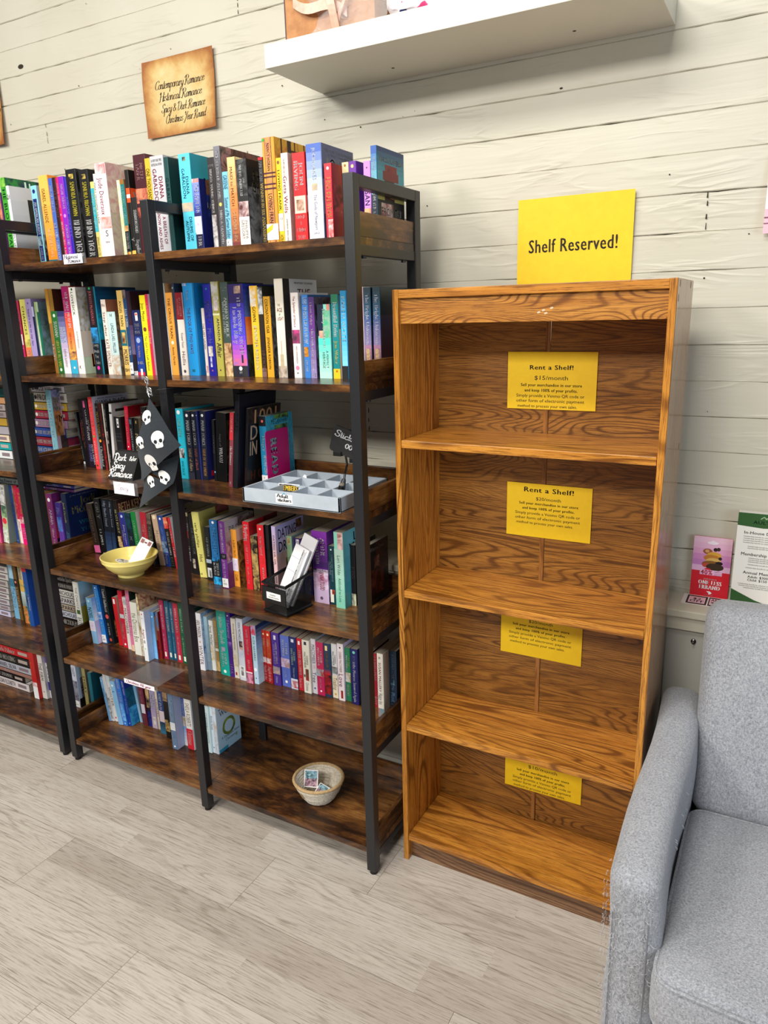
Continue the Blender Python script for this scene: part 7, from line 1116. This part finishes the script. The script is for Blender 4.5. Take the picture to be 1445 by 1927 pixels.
mb = MB(); c2 = RB(-.02, -.036, 0); c3 = RB(.03, -.036, 0)
for c_ in (c2, c3): mb.box((c_.x-.012, -.006+c_.y, c_.z-.006), (c_.x+.012, .006+c_.y, c_.z+.006), flat('141414', .4), .001)
mb.tube([RB(0, -.034, .004), Vector((.0, .012, .085)), Vector((-.008, .012, .06)), Vector((-.006, .004, .045))], .003, flat('151515', .35), 8)
mb.build('clip_arm', ch)
mb = MB(); mb.tube([(-.006, .004, .048), (-.01, 0, .03), (-.014, -.002, .012), (-.016, -.002, .002)], [.005, .009, .011, .008], flat('121212', .3), 10); mb.box((-.011, -.012, .034), (-.001, -.005, .040), flat('b8a890', .3, .5, .6)); mb.build('clamp', ch)
# ------------------------------------------------------------------ mesh holder with reading slips
z4 = ZT[4]+.0004
pc = thing('mesh_holder', (-.3245, -.392, z4), 'black wire-mesh holder with white slips on the fourth shelf, right bay', 'organizer'); pc.rotation_euler = (0, 0, math.radians(-8))
BW = flat('0e0f11', .35); mb = MB(); hw, hd, hf, hb = .041, .048, .085, .098
def quadgrid(mb, P00, P10, P11, P01, nu, nv, t, mat):
    P00, P10, P11, P01 = map(Vector, (P00, P10, P11, P01))
    def Q(u, v): return (P00*(1-u)+P10*u)*(1-v)+(P01*(1-u)+P11*u)*v
    def bar(a, b_):
        d = (b_-a); nrm = (P10-P00).cross(P01-P00).normalized(); s = d.cross(nrm).normalized()*t
        mb.add([a-s, a+s, b_+s, b_-s], [(0, 1, 2, 3)], mat)
    for i in range(-nv, nu):
        u0, v0 = i/nu, 0.0; u1, v1 = (i+nv)/nu, 1.0
        a0 = max(0, -u0/(u1-u0)); a1 = min(1, (1-u0)/(u1-u0))
        if a1 > a0:
            bar(Q(u0+(u1-u0)*a0, a0), Q(u0+(u1-u0)*a1, a1)); bar(Q(1-(u0+(u1-u0)*a0), a0), Q(1-(u0+(u1-u0)*a1), a1))
cor = [(-hw, -hd), (hw, -hd), (hw, hd), (-hw, hd)]; hz = [hf, hf, hb, hb]
for i in range(4):
    a, b_ = cor[i], cor[(i+1) % 4]; quadgrid(mb, (a[0], a[1], .004), (b_[0], b_[1], .004), (b_[0], b_[1], hz[(i+1) % 4]), (a[0], a[1], hz[i]), 26, 26, .00042, BW)
mb.build('mesh_wall', pc)
mb = MB(); mb.tube([(a*1.02, b_*1.02, z_-.001) for (a, b_), z_ in zip(cor, hz)], .0045, BW, 8, True); mb.build('rim', pc)
mb = MB(); mb.tube([(a, b_, .0045) for a, b_ in cor], .0042, BW, 8, True); mb.box((-hw, -hd, .0005), (hw, hd, .003), BW); mb.build('base', pc)
mb = MB(); mb.box((-hw-.004, -hd-.0045, .032), (hw+.002, -hd-.001, .076), BW, .001); mb.box((-.026, -hd-.0052, .043), (.026, -hd-.0046, .062), flat('ecebe8', .6), .0004)
p = Panel(mb, (-.026, -hd-.0053, .062), (1, 0, 0), (0, 0, -1), .052, .019); p.text('reader', .2, .2, .7, .45, flat('555555')); p.text('bookmarks', .15, .55, .9, .8, flat('555555')); mb.build('label_plate', pc)
def slips(x, y, zh, ln, wd, rx, ry, label, lines):
    mb = MB(); mb.box((-wd/2, -.003, 0), (wd/2, .003, ln), flat('e9e7ea', .55), .0006); p = Panel(mb, (-wd/2, -.0031, ln), (1, 0, 0), (0, 0, -1), wd, ln)
    if lines:
        p.rect(0, .20, .6, .215, flat('c9c7cc')); p.rect(0, .42, .6, .435, flat('c9c7cc')); p.rect(.62, .03, .70, .9, picture('555555', 'c8c8c8', 140)); p.rect(.74, .06, .78, .8, flat('a8a8ae')); p.rect(.82, .04, .85, .85, flat('a8a8ae')); p.text('How to read', .63, .03, .7, .3, flat('222222'), True, .05)
    else: p.rect(0, .7, 1, .72, flat('d2d0d4'))
    o = mb.build('paper_slip', None, (x, y, zh)); o.rotation_euler = (rx, ry, math.radians(-8)); return tag(o, label, 'leaflet', 'white slips in the mesh holder')
slips(-.344, -.396, z4+.012, .172, .05, math.radians(-16), math.radians(17), 'front bundle of white printed slips in the black mesh holder', True)
slips(-.338, -.382, z4+.012, .20, .05, math.radians(-16), math.radians(17), 'taller blank white slip behind the printed ones in the mesh holder', False)
# ------------------------------------------------------------------ yellow bowl
YB = speckle('yellow_glaze', 'e2cf74', 'ecdc86', 12, .25)
bw = thing('bowl', (-.943, -.376, z4), 'pale yellow ceramic bowl with stickers on the fourth shelf, left bay', 'bowl')
mb = MB(); mb.lathe([(0, .006), (.034, .006), (.036, 0), (.040, .0), (.0405, .008), (.056, .018), (.072, .034), (.081, .050), (.0835, .0505), (.084, .053), (.0835, .0555), (.0865, .062), (.087, .065), (.0845, .066), (.081, .062), (.074, .042), (.058, .022), (.035, .013), (0, .012)], 0, 0, YB, 56); mb.build('bowl_body', bw, smooth=True)
def flatsticker(loc, r, rot, label, c1, c2):
    mb = MB(); n = 18; pts = [(r*math.cos(6.2832*i/n), r*math.sin(6.2832*i/n)) for i in range(n)]
    mb.prism(pts, 2, 0, .0006, flat('eeecec', .45)); p = Panel(mb, (-r, r, .0007), (1, 0, 0), (0, -1, 0), 2*r, 2*r); p.disc(r, r, r*.86, picture(c1, c2, 120), 18)
    o = mb.build('sticker', None, loc); o.rotation_euler = rot; return tag(o, label, 'sticker', 'stickers in the yellow bowl')
flatsticker((-.975, -.372, z4+.036), .026, (-.25, .2, 0), 'round white sticker with black print, left in the yellow bowl', 'ecebea', '3a2a3a')
flatsticker((-.946, -.405, z4+.034), .026, (.1, .05, 0), 'round dark-red sticker at the front of the yellow bowl', '6a1a20', '8a2a2c')
mb = MB(); mb.box((-.023, -.0008, 0), (.023, .0008, .088), flat('eceaec', .5), .0004); p = Panel(mb, (-.023, -.0009, .088), (1, 0, 0), (0, 0, -1), .046, .088)
p.rect(.08, .05, .34, .2, picture('7a3a34', 'a8605a', 90)); p.rect(.68, .05, .92, .2, picture('7a3a34', 'a8605a', 90)); p.disc(.023, .012, .004, flat('7a4a44'), 10, 1.6, .7)
o = mb.build('sticker', None, (-.940, -.362, z4+.028)); o.rotation_euler = (math.radians(-32), math.radians(18), .1); tag(o, 'white hang card with red corners standing in the yellow bowl', 'card', 'stickers in the yellow bowl')
# ------------------------------------------------------------------ rope basket
ROPE = speckle('cotton_rope', 'b8ab94', 'e0d8c8', 160, .9, .4, .3, .6); TANR = speckle('tan_rope', 'a88a60', 'c8a878', 160, .9, .4)
z6 = ZT[6]+.0004
bk_ = thing('rope_basket', (-.298, -.333, z6), 'small coiled rope basket holding photo cards on the bottom shelf', 'basket')
mb = MB(); q = random.Random(2); nco = 9
def coil(i): t = i/(nco-1); return .043+.028*t**.8, .0064+.0066*i
for i in range(nco):
    r_, z_ = coil(i); ph = q.uniform(0, 6)
    mb.tube([(r_*math.cos(6.2832*k/40)*(1+.012*math.sin(3*k+ph)), r_*.97*math.sin(6.2832*k/40), z_+.0012*math.sin(6.2832*k/40*2+ph)) for k in range(40)], .0046, ROPE, 8, True)
mb.lathe([(0, .0015), (.044, .0015), (.044, .007), (0, .007)], 0, 0, ROPE, 30); mb.build('coils', bk_, smooth=True)
mb = MB(); r_, z_ = coil(nco-1); mb.tube([((r_+.003)*math.cos(6.2832*k/40), (r_+.003)*.97*math.sin(6.2832*k/40), z_+.006) for k in range(40)], .0048, TANR, 8, True); mb.build('rim', bk_, smooth=True)
mb = MB(); vs = []; fs = []
for j in range(7):
    for i in range(13):
        a = math.radians(-152+50*i/12); rr = .052+.031*j/6+.0035; e = .026*(1-((i-6)/6.5)**2)**.5 if abs(i-6) < 6.5 else 0
        zz = .036+(j-3)/3*e*.8; t = (zz-.0045)/.06; rr = .043+.028*max(t, 0)**.8+.0058; vs.append((rr*math.cos(a), rr*.97*math.sin(a), zz))
for j in range(6):
    for i in range(12): fs.append((j*13+i, j*13+i+1, j*13+i+14, j*13+i+13))
mb.add(vs, fs, speckle('tan_patch', 'a88858', 'bb9c6c', 200, .9, .2)); mb.build('leather_patch', bk_, smooth=True)
def pcard(loc, wd, ht, rot, label):
    mb = MB(); mb.box((-wd/2, -.0005, 0), (wd/2, .0005, ht), flat('f0eef0', .45)); p = Panel(mb, (-wd/2, -.0006, ht), (1, 0, 0), (0, 0, -1), wd, ht); p.rect(.06, .06, .94, .5, picture('9ac4d8', '3a5a5a', 110)); p.rect(.06, .5, .94, .94, picture('c8a0b0', '3a2a34', 130))
    o = mb.build('photo_card', None, loc); o.rotation_euler = rot; return tag(o, label, 'card', 'photo cards in the rope basket')
pcard((-.322, -.342, z6+.030), .048, .050, (math.radians(-28), math.radians(-10), .1), 'larger photo card with white border standing in the rope basket')
pcard((-.283, -.355, z6+.026), .034, .032, (math.radians(-60), math.radians(14), 0), 'smaller photo card lying behind the front rim of the rope basket')
# ------------------------------------------------------------------ grey sofa
FAB = fabric('heather_grey', '77797f', 'b4b6bc', 300, .4)
def rbox(x0, x1, y0, y1, z0, z1, r, seg=5, cuts=8):
    bm = bmesh.new(); bmesh.ops.create_cube(bm, size=1)
    for v in bm.verts: v.co = Vector((x0+(v.co.x+.5)*(x1-x0), y0+(v.co.y+.5)*(y1-y0), z0+(v.co.z+.5)*(z1-z0)))
    bmesh.ops.bevel(bm, geom=bm.edges[:], offset=r, segments=seg, affect='EDGES', profile=.5)
    ed = [e for e in bm.edges if e.calc_length() > .06]; bmesh.ops.subdivide_edges(bm, edges=ed, cuts=cuts, use_grid_fill=True)
    return bm
sofa = thing('sofa', (.98, -.48, 0), 'grey fabric sofa with a cat-scratched arm, at the right beside the bookcase', 'sofa'); so = Vector(sofa.location)
def sput(bm, name, fn, par=sofa, mat=FAB):
    for v in bm.verts:
        if fn: v.co = fn(v.co)
        v.co -= so
    mb = MB(); mb.bm(bm, mat); return mb.build(name, par, None, True)
def armfn(mir):
    def fn(c):
        y, z = c.y, c.z; t = (y+.79)/.62; t = max(0, min(1, t))
        top = .540+.062*min(1, t*1.25)**.8-.012*max(0, t-.75)*4*max(0, t-.75)
        if z > .08: z = .08+(z-.08)*(top-.08)/(.60-.08)
        x = c.x; mid = .6695 if not mir else 1.3305
        bulge = 1+.05*math.sin(min(1, max(0, (z-.1)/.45))*3.14)-.10*max(0, (z-.5)/.1)*0
        x = mid+(x-mid)*bulge
        x += (.004*math.sin(y*14)+.003*math.sin(z*22+y*9))*(1 if z > .2 else 0)
        return Vector((x, y+.010*math.sin(z*5), z))
    return fn
arm = sput(rbox(.6265, .7125, -.795, -.150, .055, .60, .032, 6, 10), 'arm', armfn(False))
arm2 = sput(rbox(1.2875, 1.3735, -.795, -.150, .055, .60, .032, 6, 10), 'arm', armfn(True))
sput(rbox(.7145, 1.2855, -.765, -.20, .085, .285, .012, 3, 6), 'base', None)
def seatfn(c):
    u = (c.x-1.0)/.285; v = (c.y+.57)/.25; k = max(0, 1-u*u)*max(0, 1-v*v)
    return Vector((c.x, c.y-.012*(1-u*u)*(1 if c.y < -.6 else 0), c.z+(.020*k if c.z > .35 else 0)))
seat = sput(rbox(.713, 1.2835, -.835, -.335, .288, .405, .030, 5, 8), 'seat_cushion', seatfn)
def backfn(c):
    u = (c.x-.985)/.29; t = (c.z-.37)/.46; k = max(0, 1-u*u)*max(0, 1-(2*t-1)**2)
    y = c.y+.085*t-(.030*k if c.y < -.25 else 0)
    return Vector((c.x-(.010*t if u < 0 else -.01*t), y, c.z+.006*(1-u*u)*t))
sput(rbox(.712, 1.2835, -.333, -.236, .372, .838, .036, 5, 8), 'back_cushion', backfn)
sput(rbox(.7145, 1.2855, -.196, -.152, .09, .70, .014, 3, 6), 'back_frame', lambda c: Vector((c.x, c.y+.01*max(0, (c.z-.4)), c.z)))
mb = MB(); zt_, r_ = .385, .03
loop = []
for cx, cy, a0 in ((1.2835-.035, -.335-.035, 0), (.7165+.035, -.335-.035, 90), (.7165+.035, -.835+.035, 180), (1.2835-.035, -.835+.035, 270)):
    for i in range(8): a = math.radians(a0+90*i/7); loop.append((cx+.034*math.cos(a), cy+.034*math.sin(a)))
def sub(l, n=6):
    o = []
    for a, b_ in zip(l, l[1:]+l[:1]):
        m = n if math.dist(a, b_) > .1 else 1
        for i in range(m): o.append((a[0]+(b_[0]-a[0])*i/m, a[1]+(b_[1]-a[1])*i/m))
    return o
for zz in (.393, .297): mb.tube([seatfn(Vector((x, y, zz)))-so for x, y in sub(loop)], .0035, FAB, 8, True)
mb.build('piping', seat, smooth=True)
for x in (.66, 1.34):
    for y in (-.75, -.20): mb = MB(); mb.lathe([(0, 0), (.016, 0), (.022, .055), (0, .055)], x-so.x, y-so.y, flat('2a2018', .4), 16); mb.build('leg', sofa)
# scratched front corner: pulled threads and frayed fibres on the arm
THR = [flat('c4c6cc', .9, .1), flat('a2a4aa', .9, .1), flat('7e8086', .9, .1)]
mb = MB(); q = random.Random(8)
for k in range(700):
    face = q.random()
    z_ = q.uniform(.16, .525) if q.random() < .75 else q.uniform(.36, .52)
    if face < .84: p0 = Vector((q.uniform(.634, .706), -.7955+.010*math.sin(z_*5), z_)); nr = Vector((0, -1, 0)); t1 = Vector((1, 0, 0))
    else: p0 = Vector((.6235, q.uniform(-.79, -.73), z_)); nr = Vector((-1, -.3, 0)).normalized(); t1 = Vector((0, 1, 0))
    ln = q.uniform(.003, .013); an = q.gauss(1.57, .8); dirv = t1*math.cos(an)+Vector((0, 0, -1))*math.sin(an); lift = q.uniform(.0002, .0024)
    pts = [p0+dirv*ln*s+nr*(lift*math.sin(3.14*s)*(1 if q.random() < .8 else 2)+.0004)+t1*q.uniform(-.001, .001) for s in (0, .33, .66, 1)]
    mb.tube([p_-so for p_ in pts], [.00025, .00035, .0003, .00012], THR[0 if q.random() < .45 else 1 if q.random() < .6 else 2], 4)
fz = mb.build('frayed_threads', arm); fz['kind'] = 'stuff'
mb = MB()
for k in range(14):
    y_ = q.uniform(-.74, -.3); z_ = q.uniform(.44, .53); p0 = Vector((.7148, y_, z_))
    mb.tube([p0-so, p0+Vector((.004, 0, -.003))-so, p0+Vector((.003, .003, -.009))-so], .0006, THR[0], 4)
lt = mb.build('loose_threads', arm); lt['kind'] = 'stuff'
# seam on the arm front
mb = MB(); mb.tube([Vector((.640+.0595*0, -.7945+.010*math.sin(z_*5), z_))-so for z_ in [.10+.04*i for i in range(10)]], .0012, THR[2], 6)
mb.tube([Vector((.700, -.7975+.010*math.sin(z_*5), z_))-so for z_ in [.10+.04*i for i in range(10)]], .0012, THR[2], 6); mb.build('seam', arm)
